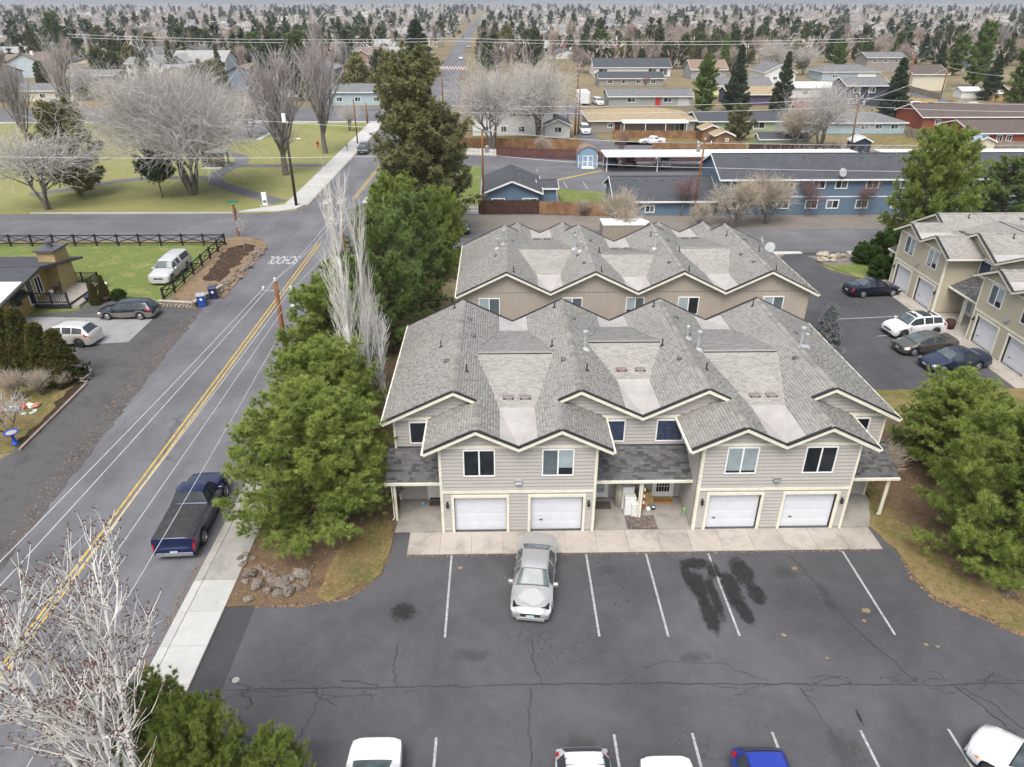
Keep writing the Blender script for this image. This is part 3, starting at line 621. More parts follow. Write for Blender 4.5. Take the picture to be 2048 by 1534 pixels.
    for c in (-6.15,6.15): rake([(c-4.35,e2),(c-1.95,6.1),(c,5.155),(c+1.95,6.1),(c+4.35,e2)],-3.06,-1)
    rake([(-12.75,e),(-9.225,6.65),(-6.15,5.155),(-3.075,6.65),(0,5.155),(3.075,6.65),(6.15,5.155),(9.225,6.65),(12.75,e)],11.51,1)
    def gutter(p0,p1,w=.12):
        q=MB(); q.bar(p0,p1,w,.11); d=(Vector(p1)-Vector(p0)).normalized(); q.build('gutter',TRIM,t)
    for s in (-1,1):
        gutter((s*12.80,-.42,e-.08),(s*12.80,11.52,e-.08))
        for c in (-6.15,6.15): gutter((c+s*4.41,-3.08,e2-.08),(c+s*4.41,-.05,e2-.08))
    # walls facing the front
    Wf=Wall((0,-2.65,0),(1,0,0),(0,-1,0)); Wr=Wall((0,0,0),(1,0,0),(0,-1,0))
    if front:
        gi=0; GLS=[[GL_DARK,GL_DARK],[GL_TEAL,GL_BLIND],[GL_VERT,GL_VERT],[GL_DARK,GL_DARK]] if rz==0 else [[GL_TEAL,GL_VERT],[GL_VERT,GL_BLIND],[GL_TEAL,GL_BLIND],[GL_DARK,GL_TEAL]]
        for bi,(c,p,d0,d1) in enumerate(blocks):
            ops=[]
            for wu in (c-2.58,c+1.1):
                window(Wf,wu,3.36,1.5,1.5,t,GLS[gi]); ops.append((wu,3.36,wu+1.5,4.86)); gi+=1
            for k_,(a,e_) in enumerate((d0,d1)):
                ops.append((a-.13,0,e_+.13,2.27)); Wd=Wall((0,-2.5,0),(1,0,0),(0,-1,0)); garage_door(Wd,a,e_-a,2.12,t,None if bi==0 and k_==0 else (.35 if k_==0 else .45) )
                q=MB(); Wf.box(q,a-.13,0,a,2.25,-.15,.085); Wf.box(q,e_,0,e_+.13,2.25,-.15,.085); Wf.box(q,a,2.12,e_,2.25,-.15,.085); q.build('door_trim',TRIM,t)
            ops+=[(c-3.7,2.38,c+3.7,2.53),(c-3.7,4.92,c+3.7,5.06)]
            siding(Wf,[(x,z) for x,z in p],ops,t,sd)
            q=MB(); Wf.box(q,c-3.6,2.38,c+3.6,2.53,0,.075); q.build('band_board',TRIM,t)
            q=MB(); Wf.box(q,c-3.72,4.92,c+3.72,5.06,0,.075); q.build('band_board',TRIM,t)
            for s in (-1,1):
                q=MB(); x=c+s*3.7; Wf.box(q,min(x,x-s*.11),0,max(x,x-s*.11),4.95,0,.08); q.box(min(x,x+s*.03),-2.69,0,max(x,x+s*.03),-2.55,4.95); q.build('corner_board',TRIM,t)
                wall_lamp(Wf,c+s*3.4,1.72,t)
            q=MB(); Wf.box(q,c-.17,2.98,c+.17,3.16,.02,.16); Wf.box(q,c-.13,2.95,c+.13,2.99,.04,.2); q.build('flood_light',GALV,t)
            for s in (-1,1):   # side faces of the block, lap siding
                Ws=Wall((c+s*3.7,0,0),(0,-1 if s<0 else 1,0),(s,0,0)) if False else Wall((c+s*3.7,0,0),(0,1,0),(s,0,0))
                if detail: siding(Ws,[(-2.5,0),(0,0),(0,5.0),(-2.5,5.0)],[],t,sd)
        # recessed wall
        for x0,x1 in ((-12.28,-9.85),(-2.45,2.45),(9.85,12.28)):
            ops=[]; xs={-12.28:[-11.5],-2.45:[-2.15,.8],9.85:[10.1]}[x0]
            gs={-12.28:[GL_DARK],-2.45:[GL_PATT],9.85:[GL_DARK]}[x0]
            for wx in xs: window(Wr,wx,3.52,1.4,1.27,t,gs,slider=False); ops.append((wx,3.52,wx+1.4,4.79))
            ops+=[(x0,4.88,x1,5.02),(x0,2.36,x1,3.3)]
            if x0<-3: pr_=[(x0,0),(-8.2,0),(-8.2,6.0),(-9.225,6.4),(-12.28,zz(12.28)-.2)]; ops.append((-9.85,0,-8.1,5.2))
            elif x0>3: pr_=[(8.2,0),(x1,0),(x1,zz(12.28)-.2),(9.225,6.4),(8.2,6.0)]; ops.append((8.1,0,9.85,5.2))
            else: pr_=[(-4.1,0),(4.1,0),(4.1,6.0),(3.075,6.4),(0,4.95),(-3.075,6.4),(-4.1,6.0)]; ops+=[(-4.2,0,-2.45,5.2),(2.45,0,4.2,5.2)]
            dr={-12.28:[-10.7],-2.45:[-2.38,1.05],9.85:[10.0]}[x0]
            for di,dx in enumerate(dr): ops.append((dx-.1,0,dx+1.02,2.2))
            siding(Wr,pr_,ops,t,sd)
            q=MB(); Wr.box(q,x0,4.88,x1,5.02,0,.075); q.build('band_board',TRIM,t)
            for di,dx in enumerate(dr):
                q=MB(); Wr.box(q,dx-.1,0,dx,2.15,0,.05); Wr.box(q,dx+.92,0,dx+1.02,2.15,0,.05); Wr.box(q,dx,2.04,dx+.92,2.15,0,.05); Wr.box(q,dx,.03,dx+.92,2.04,0,.02)
                o=q.build('front_door',VINYL,t)
                if x0==-2.45:
                    q=MB(); Wr.box(q,dx+.1,.35,dx+.82,1.9,.02,.024); q.build('door_glass',GL_BLIND if di==0 else GL_DARK,o)
                    q=MB(); 
                    for k_ in range(6): Wr.box(q,dx+.1+k_*.14,.35,dx+.115+k_*.14,1.9,.03,.045)
                    Wr.box(q,dx+.1,.7,dx+.82,.715,.03,.05); Wr.box(q,dx+.1,1.86,dx+.82,1.88,.03,.05); q.build('door_grille',VINYL,o)
                else:
                    q=MB(); Wr.box(q,dx,.02,dx+.92,.12,.02,.04); q.build('door_threshold',BLACK,o)
        for s in (-1,1):
            q=MB(); x=s*12.28; Wr.box(q,min(x,x-s*.1),0,max(x,x-s*.1),5.0,0,.08); q.build('corner_board',TRIM,t)
        # porch roofs
        for x0,x1,gid in ((-12.6,-9.87,0),(-2.43,2.43,1),(9.87,12.6,2)):
            pr=thing_part('porch_roof',t); V2=[];F2=[]; poly=[(x0,-1.85,2.43),(x1,-1.85,2.43),(x1,-.03,3.27),(x0,-.03,3.27)]
            q=MB(); q.ext([(x,y,z-.01) for x,y,z in poly],(0,0,-.1)); q.build('roof_deck',SH_PORCH,pr)
            single=[] if (gid==1 and rz==0) else None
            n_,u_,s_=shingle_facet(poly,V2,F2,rng,e=.15,w=.30,single=single)
            if V2: so=O('shingles',npmesh('shingles',V2,F2,SH_PORCH),pr); so['kind']='stuff'
            if single:
                ms=[]
                for th in (.014,.02,.034):
                    q=MB(); a=[n_*th,u_*.286+n_*th,u_*.286+s_*.162+n_*.006,s_*.162+n_*.006,Vector((0,0,0)),u_*.286]; q.add([tuple(v) for v in a],[(0,1,2,3),(4,5,1,0)]); ms.append(q.mesh('shingle',SH_PORCH))
                for p_ in single: O('shingle',rng.choice(ms),pr,tuple(p_))
            q=MB(); q.box(x0,-.06,3.24,x1,-.028,3.36); q.build('flashing',plain('navy_flashing',(.05,.055,.075),.5),pr)
            q=MB(); q.box(x0-.03,-1.98,2.32,x1+.03,-1.86,2.44); q.build('gutter',TRIM,pr)
            q=MB(); q.box(x0+.02,-1.82,2.22,x1-.02,-1.7,2.34); q.build('beam',TRIM,pr)
            for xp in ((-12.2,) if gid==0 else (0,) if gid==1 else (12.25,)):
                q=MB(); q.box(xp-.06,-1.78,0,xp+.06,-1.66,2.25); q.build('post',TRIM,pr)
                q=MB(); q.tube([(xp-.12,-1.9,2.35),(xp-.12,-1.84,2.2),(xp-.11,-1.82,.25),(xp-.2,-1.86,.15)],.035,6); q.build('downpipe',TRIM,pr)
    if back:
        Wb=Wall((0,11.1,0),(-1,0,0),(0,1,0))
        pts=[(-x,z-.05) for x,z in prof]
        wins=[(-11.1,1.45),(-3.6,1.45),(-.0-.1,1.45),(2.75,1.45),(8.95,1.5)]
        u=-12.28; i=0
        zin=lambda u:zz(u)-.16
        while u<12.25:
            u1=min(u+.305,12.28); z1=min(zin(u),zin(u1)); q=MB(); g=.016
            q.ext([Wb.pt(u+g/2,.1,.0),Wb.pt(u1-g/2,.1,.0),Wb.pt(u1-g/2,zin(u1-g/2),.0),Wb.pt(u+g/2,zin(u+g/2),.0)],Wb.N*.016); q.build('siding_panel',sd,t); u=u1
        for i,(wu,ww) in enumerate(((-11.2,1.5),(-5.3,1.45),(-.75,1.3),(2.95,1.5),(9.0,1.5))):
            window(Wb,wu,3.3,ww,1.35,t,[GL_BLIND,GL_TEAL] if i!=3 else [GL_BLIND,GL_DARK],d=.05)
        q=MB(); q.tube([Wb.pt(-11.5,5.05,.03),Wb.pt(11.5,5.05,.03)],.012,4); q.build('cable',DKGREY,t)
    # roof pipes and flues
    def onroof(x,y): return zz(x)
    def pipe(x,y,h=.42,r=.035):
        z=zz(x); q=MB(); q.lathe([(.13,-.04),(.1,.05),(r+.01,.08),(r,.09),(r,h),(r*.8,h)],8,(x,y,z)); q.build('vent_pipe',BLACK,rf)
    def hood(x,y):
        z=zz(x); q=MB(); q.bev(x-.13,y-.12,z-.05,x+.13,y+.12,z+.13,.03); q.build('hood_vent',DKGREY,rf)
    def flue(x,y,h=.95,r=.09):
        z=zz(x); q=MB(); q.lathe([(.3,-.08),(.22,.04),(r,.1),(r,h),(r*1.7,h+.01),(r*1.7,h+.13),(r*.8,h+.17)],12,(x,y,z)); q.build('flue',VENT_W,rf)
    for r in ridges:
        for k_,(dx,y) in enumerate(((-1.0,5.6),(-.55,3.4),(.55,2.2),(.5,8.9),(-.5,10.7),(.75,6.8))):
            if (r+dx*1.3)%1<.8: (pipe if k_%2==0 else hood)(r+dx,y)
    for x,y in ((-3.075+.75,5.0),(3.075+.8,4.9),(9.225+.15,4.6)): flue(x,y)
    for x,y in ((3.075+.45,6.0),(9.225+.6,5.0)): flue(x,y,.6,.07)
    return t
def thing_part(name,parent):
    return O(name,None,parent)
townhouse('townhouse','greige townhouse with four white garage doors facing the parking lot',(6.95,30.1,0),0,SD_MAIN)
townhouse('townhouse','taupe townhouse whose windowed back wall rises behind the nearer roof',(9.7,58.1,0),math.pi,SD_REAR,front=False,back=True)
townhouse('townhouse','tan townhouse standing sideways along the side driveway',(38.95,52.3,0),-math.pi/2,SD_RIGHT)
# ================================================================== vehicles
def paint_car(name,c,metal=.25,rough=.32):
    if name in MATS: return MATS[name]
    k=NT(name); co=k.coord('obj'); f=k.noise(co,2.2,4,.6); col=k.ramp(f,[(.3,tuple(x*.92 for x in c)),(.7,c)])
    m=k.out(col,rough,metal=metal,spec=.5); k.b.inputs['Coat Weight'].default_value=.6; k.b.inputs['Coat Roughness'].default_value=.08
    MATS[name]=m; return m
CARGL=glass('car_glass',(.02,.026,.03),(.05,.06,.068),.04); WSGL=glass('windscreen_glass',(.05,.068,.072),(.115,.14,.145),.05,2.2)
TYRE=plain('tyre_rubber',(.02,.02,.021),.85); RIM=plain('alloy_rim',(.50,.51,.53),.3,.8); RIMD=plain('dark_rim',(.05,.05,.055),.4,.5); PLASTIC=plain('black_plastic',(.025,.025,.027),.6); UNDER=plain('underbody',(.008,.008,.008),.9)
HEADL=plain('headlight_lens',(.62,.65,.66),.12,.2); TAILL=plain('taillight_lens',(.45,.012,.018),.15); AMBER=plain('amber_lens',(.75,.22,.02),.2); PLATE=plain('number_plate',(.45,.55,.62),.4); CHROME=plain('chrome',(.72,.73,.74),.15,.9)
SPECS={
 'sedan':dict(L=4.8,W=1.8,wx=(.185,.765),r=.32,cab=(.265,.40,.64,.795),mid=.53,st=[(0,.60,.52,.52,.62),(.015,.68,.60,.58,.78),(.06,.75,.66,.66,.86),(.16,.85,.70,.76,.895),(.265,.95,.72,.86,.90),(.40,1.38,.56,.90,.90),(.50,1.43,.57,.91,.90),(.64,1.40,.555,.92,.90),(.795,1.07,.66,.94,.90),(.90,1.05,.68,.93,.88),(.965,1.02,.64,.88,.84),(.988,.9,.60,.78,.78),(1,.62,.55,.56,.70)]),
 'compact':dict(L=4.5,W=1.76,wx=(.19,.785),r=.31,cab=(.20,.40,.64,.84),mid=.53,st=[(0,.60,.52,.52,.62),(.015,.70,.60,.58,.78),(.07,.79,.66,.68,.85),(.20,.94,.72,.84,.88),(.40,1.38,.55,.89,.88),(.50,1.44,.56,.91,.88),(.64,1.40,.54,.93,.88),(.84,1.08,.63,.96,.87),(.93,1.06,.64,.94,.85),(.97,1.02,.62,.9,.82),(.99,.9,.60,.78,.78),(1,.62,.55,.56,.70)]),
 'coupe':dict(L=4.45,W=1.78,wx=(.2,.77),r=.32,cab=(.27,.45,.62,.86),mid=.6,st=[(0,.56,.48,.48,.58),(.02,.66,.58,.56,.78),(.08,.76,.66,.66,.86),(.18,.85,.70,.75,.89),(.27,.92,.70,.83,.89),(.45,1.30,.52,.88,.89),(.54,1.34,.52,.89,.89),(.62,1.31,.52,.90,.88),(.86,1.0,.60,.92,.86),(.95,.98,.60,.88,.83),(.985,.86,.6,.76,.78),(1,.6,.55,.55,.7)]),
 'suv':dict(L=4.6,W=1.86,wx=(.185,.79),r=.35,cab=(.235,.37,.86,.965),mid=.53,rear_glass=(.875,.955),st=[(0,.66,.54,.58,.66),(.012,.80,.64,.68,.82),(.05,.92,.72,.80,.90),(.14,1.02,.76,.90,.925),(.235,1.09,.76,.97,.93),(.37,1.58,.60,1.02,.93),(.50,1.66,.61,1.04,.93),(.70,1.65,.60,1.06,.93),(.86,1.58,.58,1.08,.92),(.965,1.10,.70,1.02,.88),(.985,1.0,.68,.86,.84),(1,.66,.60,.58,.76)]),
 'wagon':dict(L=4.65,W=1.74,wx=(.19,.765),r=.31,cab=(.265,.385,.885,.965),mid=.50,rear_glass=(.89,.955),st=[(0,.58,.50,.52,.62),(.015,.68,.60,.58,.78),(.06,.76,.66,.66,.84),(.16,.85,.68,.76,.865),(.265,.95,.70,.86,.87),(.385,1.40,.55,.90,.87),(.50,1.47,.56,.91,.87),(.75,1.46,.56,.92,.87),(.885,1.40,.54,.93,.86),(.965,1.0,.64,.90,.83),(.985,.9,.62,.76,.80),(1,.62,.55,.56,.72)]),
 'pickup':dict(L=5.8,W=1.98,wx=(.165,.79),r=.40,cab=(.245,.34,.50,.535),mid=.43,rear_glass=(.503,.532),bed=(.54,.985),st=[(0,.80,.62,.70,.74),(.01,.98,.74,.84,.92),(.05,1.10,.80,.96,.97),(.15,1.17,.82,1.03,.99),(.245,1.23,.82,1.10,.99),(.34,1.80,.66,1.18,.99),(.42,1.88,.67,1.20,.99),(.50,1.84,.66,1.20,.99),(.535,1.33,.88,1.22,.985),(.545,1.28,.90,1.22,.985),(.98,1.28,.90,1.22,.985),(.985,1.26,.90,1.2,.98),(.99,.8,.86,.7,.97),(1,.72,.80,.62,.92)]),
 'canopy_truck':dict(L=5.7,W=1.98,wx=(.165,.79),r=.39,cab=(.245,.34,.955,.98),mid=.42,rear_glass=(.957,.978),windows=[(.275,.415),(.435,.56),(.62,.93)],st=[(0,.74,.62,.66,.74),(.01,.94,.74,.82,.92),(.05,1.06,.80,.94,.97),(.15,1.13,.82,1.0,.99),(.245,1.19,.82,1.07,.99),(.34,1.72,.66,1.14,.99),(.42,1.80,.67,1.16,.99),(.56,1.80,.67,1.17,.99),(.60,1.84,.70,1.18,.99),(.955,1.82,.70,1.20,.985),(.98,1.22,.80,1.1,.98),(.99,.8,.8,.7,.95),(1,.70,.74,.60,.90)]),
 'van':dict(L=5.0,W=1.95,wx=(.18,.80),r=.34,cab=(.16,.31,.93,.985),mid=.46,rear_glass=(.935,.975),st=[(0,.66,.54,.58,.66),(.012,.82,.64,.7,.86),(.07,.98,.74,.86,.95),(.16,1.10,.78,.98,.97),(.31,1.66,.66,1.02,.975),(.45,1.75,.67,1.04,.975),(.93,1.72,.66,1.06,.97),(.985,1.05,.78,.95,.93),(1,.66,.66,.56,.84)]),
}
def make_car(kind,name,label,cat,x,y,head,paint,lower=None,rim=None,rack=False,glass_roof=False,bedcover=None,group=None,z=0.0,hood=None,fine=True,plate=True,spare=None):
    S=SPECS[kind]; L=S['L']; A,B,Cc,D=S['cab']; r=S['r']; W=S['W']
    t=thing(name,label,cat,(x,y,z),R(head),group)
    st=S['st']; xs=[s[0] for s in st]; wx=[L/2-f*L for f in S['wx']]; ra=r+.07
    def par(f):
        for a,b in zip(st,st[1:]):
            if a[0]<=f<=b[0]:
                q=(f-a[0])/max(1e-6,b[0]-a[0]); return [a[i]+(b[i]-a[i])*q for i in range(1,5)]
        return list(st[-1][1:])
    def ring(f):
        zt,tw,zs,w=par(f); X=L/2-f*L; zb=.22+.10*max(0,1-f/.05)+.12*max(0,1-(1-f)/.05)
        for wxx in wx:
            d=abs(X-wxx)
            if d<ra: zb=max(zb,min(zs-.09,r+math.sqrt(ra*ra-d*d)))
        z5=zb+.30*(zs-zb); z4=zb+.66*(zs-zb)
        return [(X,0,zt+.018),(X,tw*.6,zt+.010),(X,tw*.93,zt-.012),(X,tw,zt-.04),(X,w*.965,zs),(X,w,z4),(X,w*.985,z5),(X,w*.93,zb)]
    fs_=set(xs)
    for wxx in wx:
        fc_=(L/2-wxx)/L
        for k_ in (-1,-.93,-.75,-.45,0,.45,.75,.93,1): fs_.add(fc_+k_*ra/L)
    fs_=sorted(f for f in fs_ if 0<=f<=1); fs2=[fs_[0]]
    for f in fs_[1:]:
        if f-fs2[-1]>.004: fs2.append(f)
    n=8; b=MB(); vs=[];fc=[];N=2*n-1
    for f in fs2:
        q=ring(f); vs+=[(p[0],-p[1],p[2]) for p in q[:0:-1]]+q
    for i in range(len(fs2)-1):
        for j in range(N-1): fc.append((i*N+j,i*N+j+1,(i+1)*N+j+1,(i+1)*N+j))
    fc+= [tuple(range(N-1,-1,-1)),tuple(range((len(fs2)-1)*N,len(fs2)*N))]
    m2=lower or paint; mi=[]
    for i in range(len(fs2)-1):
        for j in range(N-1): mi.append(1 if (j in (0,1,N-2,N-3)) and lower else 0)
    mi+=[1 if lower else 0]*2
    b.add(vs,fc); b.m=mi; me=b.mesh('body',[paint,m2],True); me.set_sharp_from_angle(angle=R(34)); O('body',me,t)
    def surf(f,k,off=0):
        s=1 if k>=0 else -1; k=abs(k); q=ring(f); i=min(int(k),n-2); a=k-i; p=[q[i][c]+(q[i+1][c]-q[i][c])*a for c in range(3)]
        nz=Vector((0,0,1)) if k<2.5 else Vector((0,1,.35)).normalized()
        if f<.03 : nz=(nz+Vector((1.2,0,0))).normalized()
        if f>.97 : nz=(nz+Vector((-1.2,0,0))).normalized()
        if (A<f<B) and k<=3: nz=Vector((.7,0,.75)).normalized()
        if (Cc<f<D) and k<=3: nz=Vector((-.7,0,.75)).normalized()
        return (p[0]+nz.x*off,s*(p[1]+nz.y*off),p[2]+nz.z*off)
    def pat(nm,f0,f1,k0,k1,m,off=.006,nf=3,nk=2,parent=t,kf=None):
        q=MB(); g=[[surf(f0+(f1-f0)*i/nf,k0+(k1-k0)*j/nk,off) for j in range(nk+1)] for i in range(nf+1)]
        q.add([p for row in g for p in row],[(i*(nk+1)+j,i*(nk+1)+j+1,(i+1)*(nk+1)+j+1,(i+1)*(nk+1)+j) for i in range(nf) for j in range(nk)]); return q.build(nm,m,parent,True)
    e=(B-A)*.06
    pat('windscreen_seal',A+e*.2,B-e*.3,-2.85,2.85,PLASTIC,.008,2,6); pat('windscreen',A+e*1.3,B-e,-2.62,2.62,WSGL,.014,2,6)
    rg=S.get('rear_glass',(Cc+(D-Cc)*.1,D-(D-Cc)*.08)); pat('rear_window_seal',rg[0]-.004,rg[1]+.004,-2.75,2.75,PLASTIC,.009,2,6); pat('rear_window',rg[0],rg[1],-2.55,2.55,CARGL if kind!='sedan' else WSGL,.014,2,6)
    wins=S.get('windows')
    if not wins:
        wins=[(A+(B-A)*.35,S['mid']-.012),(S['mid']+.012,min(Cc+(D-Cc)*.35,.80) if kind in('suv','wagon','van') else Cc+(D-Cc)*.42)]
        if kind in ('suv','wagon','van'): wins=[wins[0],(wins[1][0],.69),(.705,Cc+(D-Cc)*.1)]
    for (a,c) in wins:
        for s in (-1,1): pat('side_window',a,c,s*3.12,s*3.9,CARGL,.008,5,1)
    if bedcover:
        a,c=S['bed']; pat('bed_cover',a+.004,c-.006,-2.8,2.8,bedcover,.012,1,6)
        for s in (-1,1): pat('bed_rail',a,c,s*2.82,s*3.6,PLASTIC,.012,1,1)
    if hood: pat('hood_peeling',.05,A-.012,-2.7,2.7,hood,.009,8,8)
    if fine:
        for f in (A+.035,S['mid'],S['mid']+.165 if kind in('sedan','compact','wagon') else S['mid']+.15):
            if f<D-.02:
                for s in (-1,1): pat('door_seam',f,f+.0022,s*4.0,s*6.9,PLASTIC,.004,1,3)
        for f in (S['mid']-.035,S['mid']+.12):
            for s in (-1,1):
                p=surf(f,s*4.35,.015); q=MB(); q.box(p[0]-.09,p[1]-.012,p[2]-.012,p[0]+.09,p[1]+.012,p[2]+.012); q.build('door_handle',PLASTIC if lower else paint,t)
    for s in (-1,1):
        pat('headlight',.012,.085,s*3.3,s*4.7,HEADL,.008,3,2); 
        if fine: pat('indicator',.075,.1,s*4.2,s*4.8,AMBER,.010,1,1)
        if kind in('suv','wagon','van'): pat('taillight',.90,.985,s*3.6,s*4.5,TAILL,.010,2,2)
        else: pat('taillight',.962,.996,s*3.4,s*4.9,TAILL,.010,2,2)
        p=surf(A+.045,s*4.0,.0); q=MB(); q.bev(p[0]-.07,min(p[1],p[1]+s*.21),p[2]-.02,p[0]+.07,max(p[1],p[1]+s*.21),p[2]+.13,.025); q.build('wing_mirror',PLASTIC if lower else paint,t)
    zt=ring(0)[0][2]
    q=MB(); q.box(L/2-.01,-.42,zt-.16,L/2+.012,.42,zt-.03); q.build('grille',PLASTIC,t)
    q=MB(); q.box(L/2-.02,-W*.33,.24,L/2+.02,W*.33,.36); q.build('front_bumper',PLASTIC if lower or kind in('suv',) else paint,t)
    q=MB(); q.box(-L/2-.03,-W*.42,.32,-L/2+.03,W*.42,.50); q.build('rear_bumper',CHROME if kind in('pickup',) else (lower or paint),t)
    if plate:
        q=MB(); q.box(L/2+.012,-.17,.42,L/2+.03,.17,.53); q.build('number_plate',PLATE,t)
        q=MB(); q.box(-L/2-.045,-.17,.52,-L/2-.03,.17,.63); q.build('number_plate',PLATE,t)
    q=MB(); q.box(-L/2+.25,-W/2+.13,.17,L/2-.25,W/2-.13,.75 if kind!='coupe' else .6); q.build('underbody',UNDER,t)
    for wxx in wx:
        for s in (-1,1):
            wh=thing_part('wheel',t); wh.location=(wxx,s*(W/2-.115),r); wh.rotation_euler=(R(90)*-s,0,0)
            key=('wheel',r,(rim or RIM).name)
            if key not in sm:
                q=MB(); q.lathe([(r*.62,-.10),(r*.93,-.105),(r,-.07),(r,.07),(r*.93,.105),(r*.66,.10)],20); tm=q.mesh('tyre',TYRE,True); tm.set_sharp_from_angle(angle=R(35))
                q=MB(); q.lathe([(r*.64,-.02),(r*.66,.085),(r*.60,.10),(r*.56,.05)],20)
                for k_ in range(5):
                    a=k_*2*math.pi/5; q.bar((0,0,.06),(math.cos(a)*r*.62,math.sin(a)*r*.62,.075),.075,.03)
                q.lathe([(.06,.03),(.06,.09),(.03,.1)],10); sm[key]=(tm,q.mesh('rim',rim or RIM))
            O('tyre',sm[key][0],wh); O('rim',sm[key][1],wh,(0,0,.03))
    zr_=max(s[1] for s in st)
    if rack:
        f0,f1=B+.05,Cc-.04
        for s in (-1,1):
            q=MB(); q.tube([surf(f0,s*2.6,.02),surf(f0+.02,s*2.6,.075),surf(f1-.02,s*2.6,.075),surf(f1,s*2.6,.02)],.016,6); q.build('roof_rail',PLASTIC,t)
        for f in (f0+.06,f1-.06):
            q=MB(); a=surf(f,-2.6,.08);c=surf(f,2.6,.08); q.tube([a,c],.014,6); q.build('roof_bar',PLASTIC,t)
    if glass_roof: pat('glass_roof',B+.012,Cc-.05,-2.4,2.4,CARGL,.010,3,4)
    return t
P_SILV=paint_car('silver_paint',(.46,.46,.455),.5,.34); P_WHITE=paint_car('white_paint',(.74,.74,.75),.0,.3); P_BLACK=paint_car('black_blue_paint',(.010,.013,.028),.3,.22); P_BLUE=paint_car('deep_blue_paint',(.010,.018,.075),.45,.28); P_NAVY=paint_car('navy_paint',(.03,.042,.085),.45,.28); P_TAUPE=paint_car('taupe_paint',(.135,.125,.11),.5,.3); P_ROYAL=paint_car('royal_blue_paint',(.02,.045,.36),.25,.3)
P_DKGR=paint_car('dark_grey_paint',(.05,.055,.06),.4,.3); P_MAR=paint_car('maroon_paint',(.12,.012,.02),.3,.3); P_GREEN=paint_car('dark_green_paint',(.016,.03,.045),.3,.3); P_BEIGE=paint_car('pale_beige_paint',(.62,.60,.57),.4,.32); P_LOWER=paint_car('grey_cladding',(.20,.185,.17),.2,.5); P_RED=paint_car('red_paint',(.42,.025,.015),.1,.35)
HOODM=stain_mat('peeling_clearcoat',(.42,.42,.41),(.47,.465,.46),.7,.85,.70,.55,2.0)
COVER=mottle('tonneau_vinyl',(.035,.035,.037),(.06,.06,.062),3,.7,fine=30)
make_car('sedan','sedan','silver sedan with peeling hood parked nose-out by the garage doors','car',1.45,23.85,-97.2,P_SILV,hood=HOODM)
make_car('pickup','pickup_truck','dark blue pickup with a flat black bed cover parked at the kerb','pickup truck',-15.35,28.5,93,P_BLUE,bedcover=COVER,lower=None)
make_car('canopy_truck','pickup_truck','pale silver pickup with a canopy parked on the green lawn','pickup truck',-31.35,65.4,-90,paint_car('pale_silver_paint',(.60,.60,.60),.3,.34))
make_car('wagon','station_wagon','dark green station wagon with roof rails and grey cladding on the concrete driveway','car',-30.75,55.3,180,P_GREEN,lower=P_LOWER,rack=True)
make_car('suv','crossover','pale silver crossover half hidden by the clipped hedge','car',-33.0,50.15,176,P_BEIGE,rim=RIMD)
make_car('sedan','sedan','black sedan nosed up to the far garage of the side townhouse','car',33.25,59.3,6,P_BLACK)
make_car('suv','crossover','white crossover with a dark glass roof on the side driveway','car',32.55,50.75,189,P_WHITE,rim=RIMD,glass_roof=True)
make_car('compact','sedan','taupe grey sedan between the white crossover and the navy sedan','car',31.75,47.6,188,P_TAUPE)
make_car('sedan','sedan','navy sedan behind the pine on the side driveway','car',32.45,44.9,189,P_NAVY)
make_car('sedan','sedan','white sedan cut by the bottom edge, alone in its stall','car',-4.3,13.4,-90,P_WHITE)
make_car('suv','crossover','white crossover with dark roof rails cut by the bottom edge','car',2.6,12.95,-90,P_WHITE,rack=True)
make_car('sedan','sedan','white car beside the royal blue hatchback, only its top showing','car',5.35,12.55,-90,P_WHITE,fine=False)
make_car('suv','hatchback','royal blue hatchback cut by the bottom edge','car',8.45,12.85,-91,P_ROYAL)
make_car('coupe','coupe','white coupe with grey wheels at the bottom corner of the lot','car',17.75,13.95,128,P_WHITE)
make_car('suv','crossover','dark grey crossover parked by the park pavement','car',-23.4,128.5,-90,P_DKGR,fine=False)
make_car('suv','crossover','black car under the juniper behind the rear townhouse','car',-5.6,79.0,0,P_BLACK,fine=False)
make_car('suv','crossover','navy crossover in the first bay of the carport','car',18.0,116.9,90,P_NAVY,fine=False)
make_car('van','minivan','maroon minivan in the second bay of the carport','car',20.9,117.1,-90,P_MAR,fine=False)
make_car('sedan','sedan','white sedan parked under the middle of the carport','car',26.3,116.3,-90,P_WHITE,fine=False)
make_car('van','minivan','white minivan parked in the lane by the tan-roofed house','car',17.3,149,-90,P_WHITE,fine=False)
make_car('sedan','sedan','white sedan behind the low board fence near the carport','car',28.4,136.2,176,P_WHITE,fine=False)
make_car('van','van','white van beside the covered camper by the grey ranch house','van',25.6,194,-80,P_WHITE,fine=False)
make_car('pickup','pickup_truck','grey pickup parked beside the side road fence','pickup truck',104.5,181.5,4,P_DKGR,bedcover=COVER,fine=False)
make_car('canopy_truck','pickup_truck','white pickup with canopy behind the grey pickup','pickup truck',100.2,183.5,175,P_WHITE,fine=False)
make_car('suv','crossover','white crossover parked along the yellow board fence','car',116.5,183.2,-14,P_WHITE,fine=False)
make_car('sedan','sedan','silver sedan parked along the yellow board fence','car',121.3,180.5,-16,P_SILV,fine=False)
make_car('suv','crossover','red car parked near the dark blue two-storey house','car',75.8,187.5,10,P_RED,fine=False)
make_car('sedan','sedan','white car parked beside the red car','car',72.0,188.2,90,P_WHITE,fine=False)
make_car('suv','crossover','dark crossover in front of the house beyond the park','car',-112,193.5,20,P_BLACK,fine=False)
make_car('sedan','sedan','white car in front of the house beyond the park','car',-107.5,190.2,30,P_WHITE,fine=False)
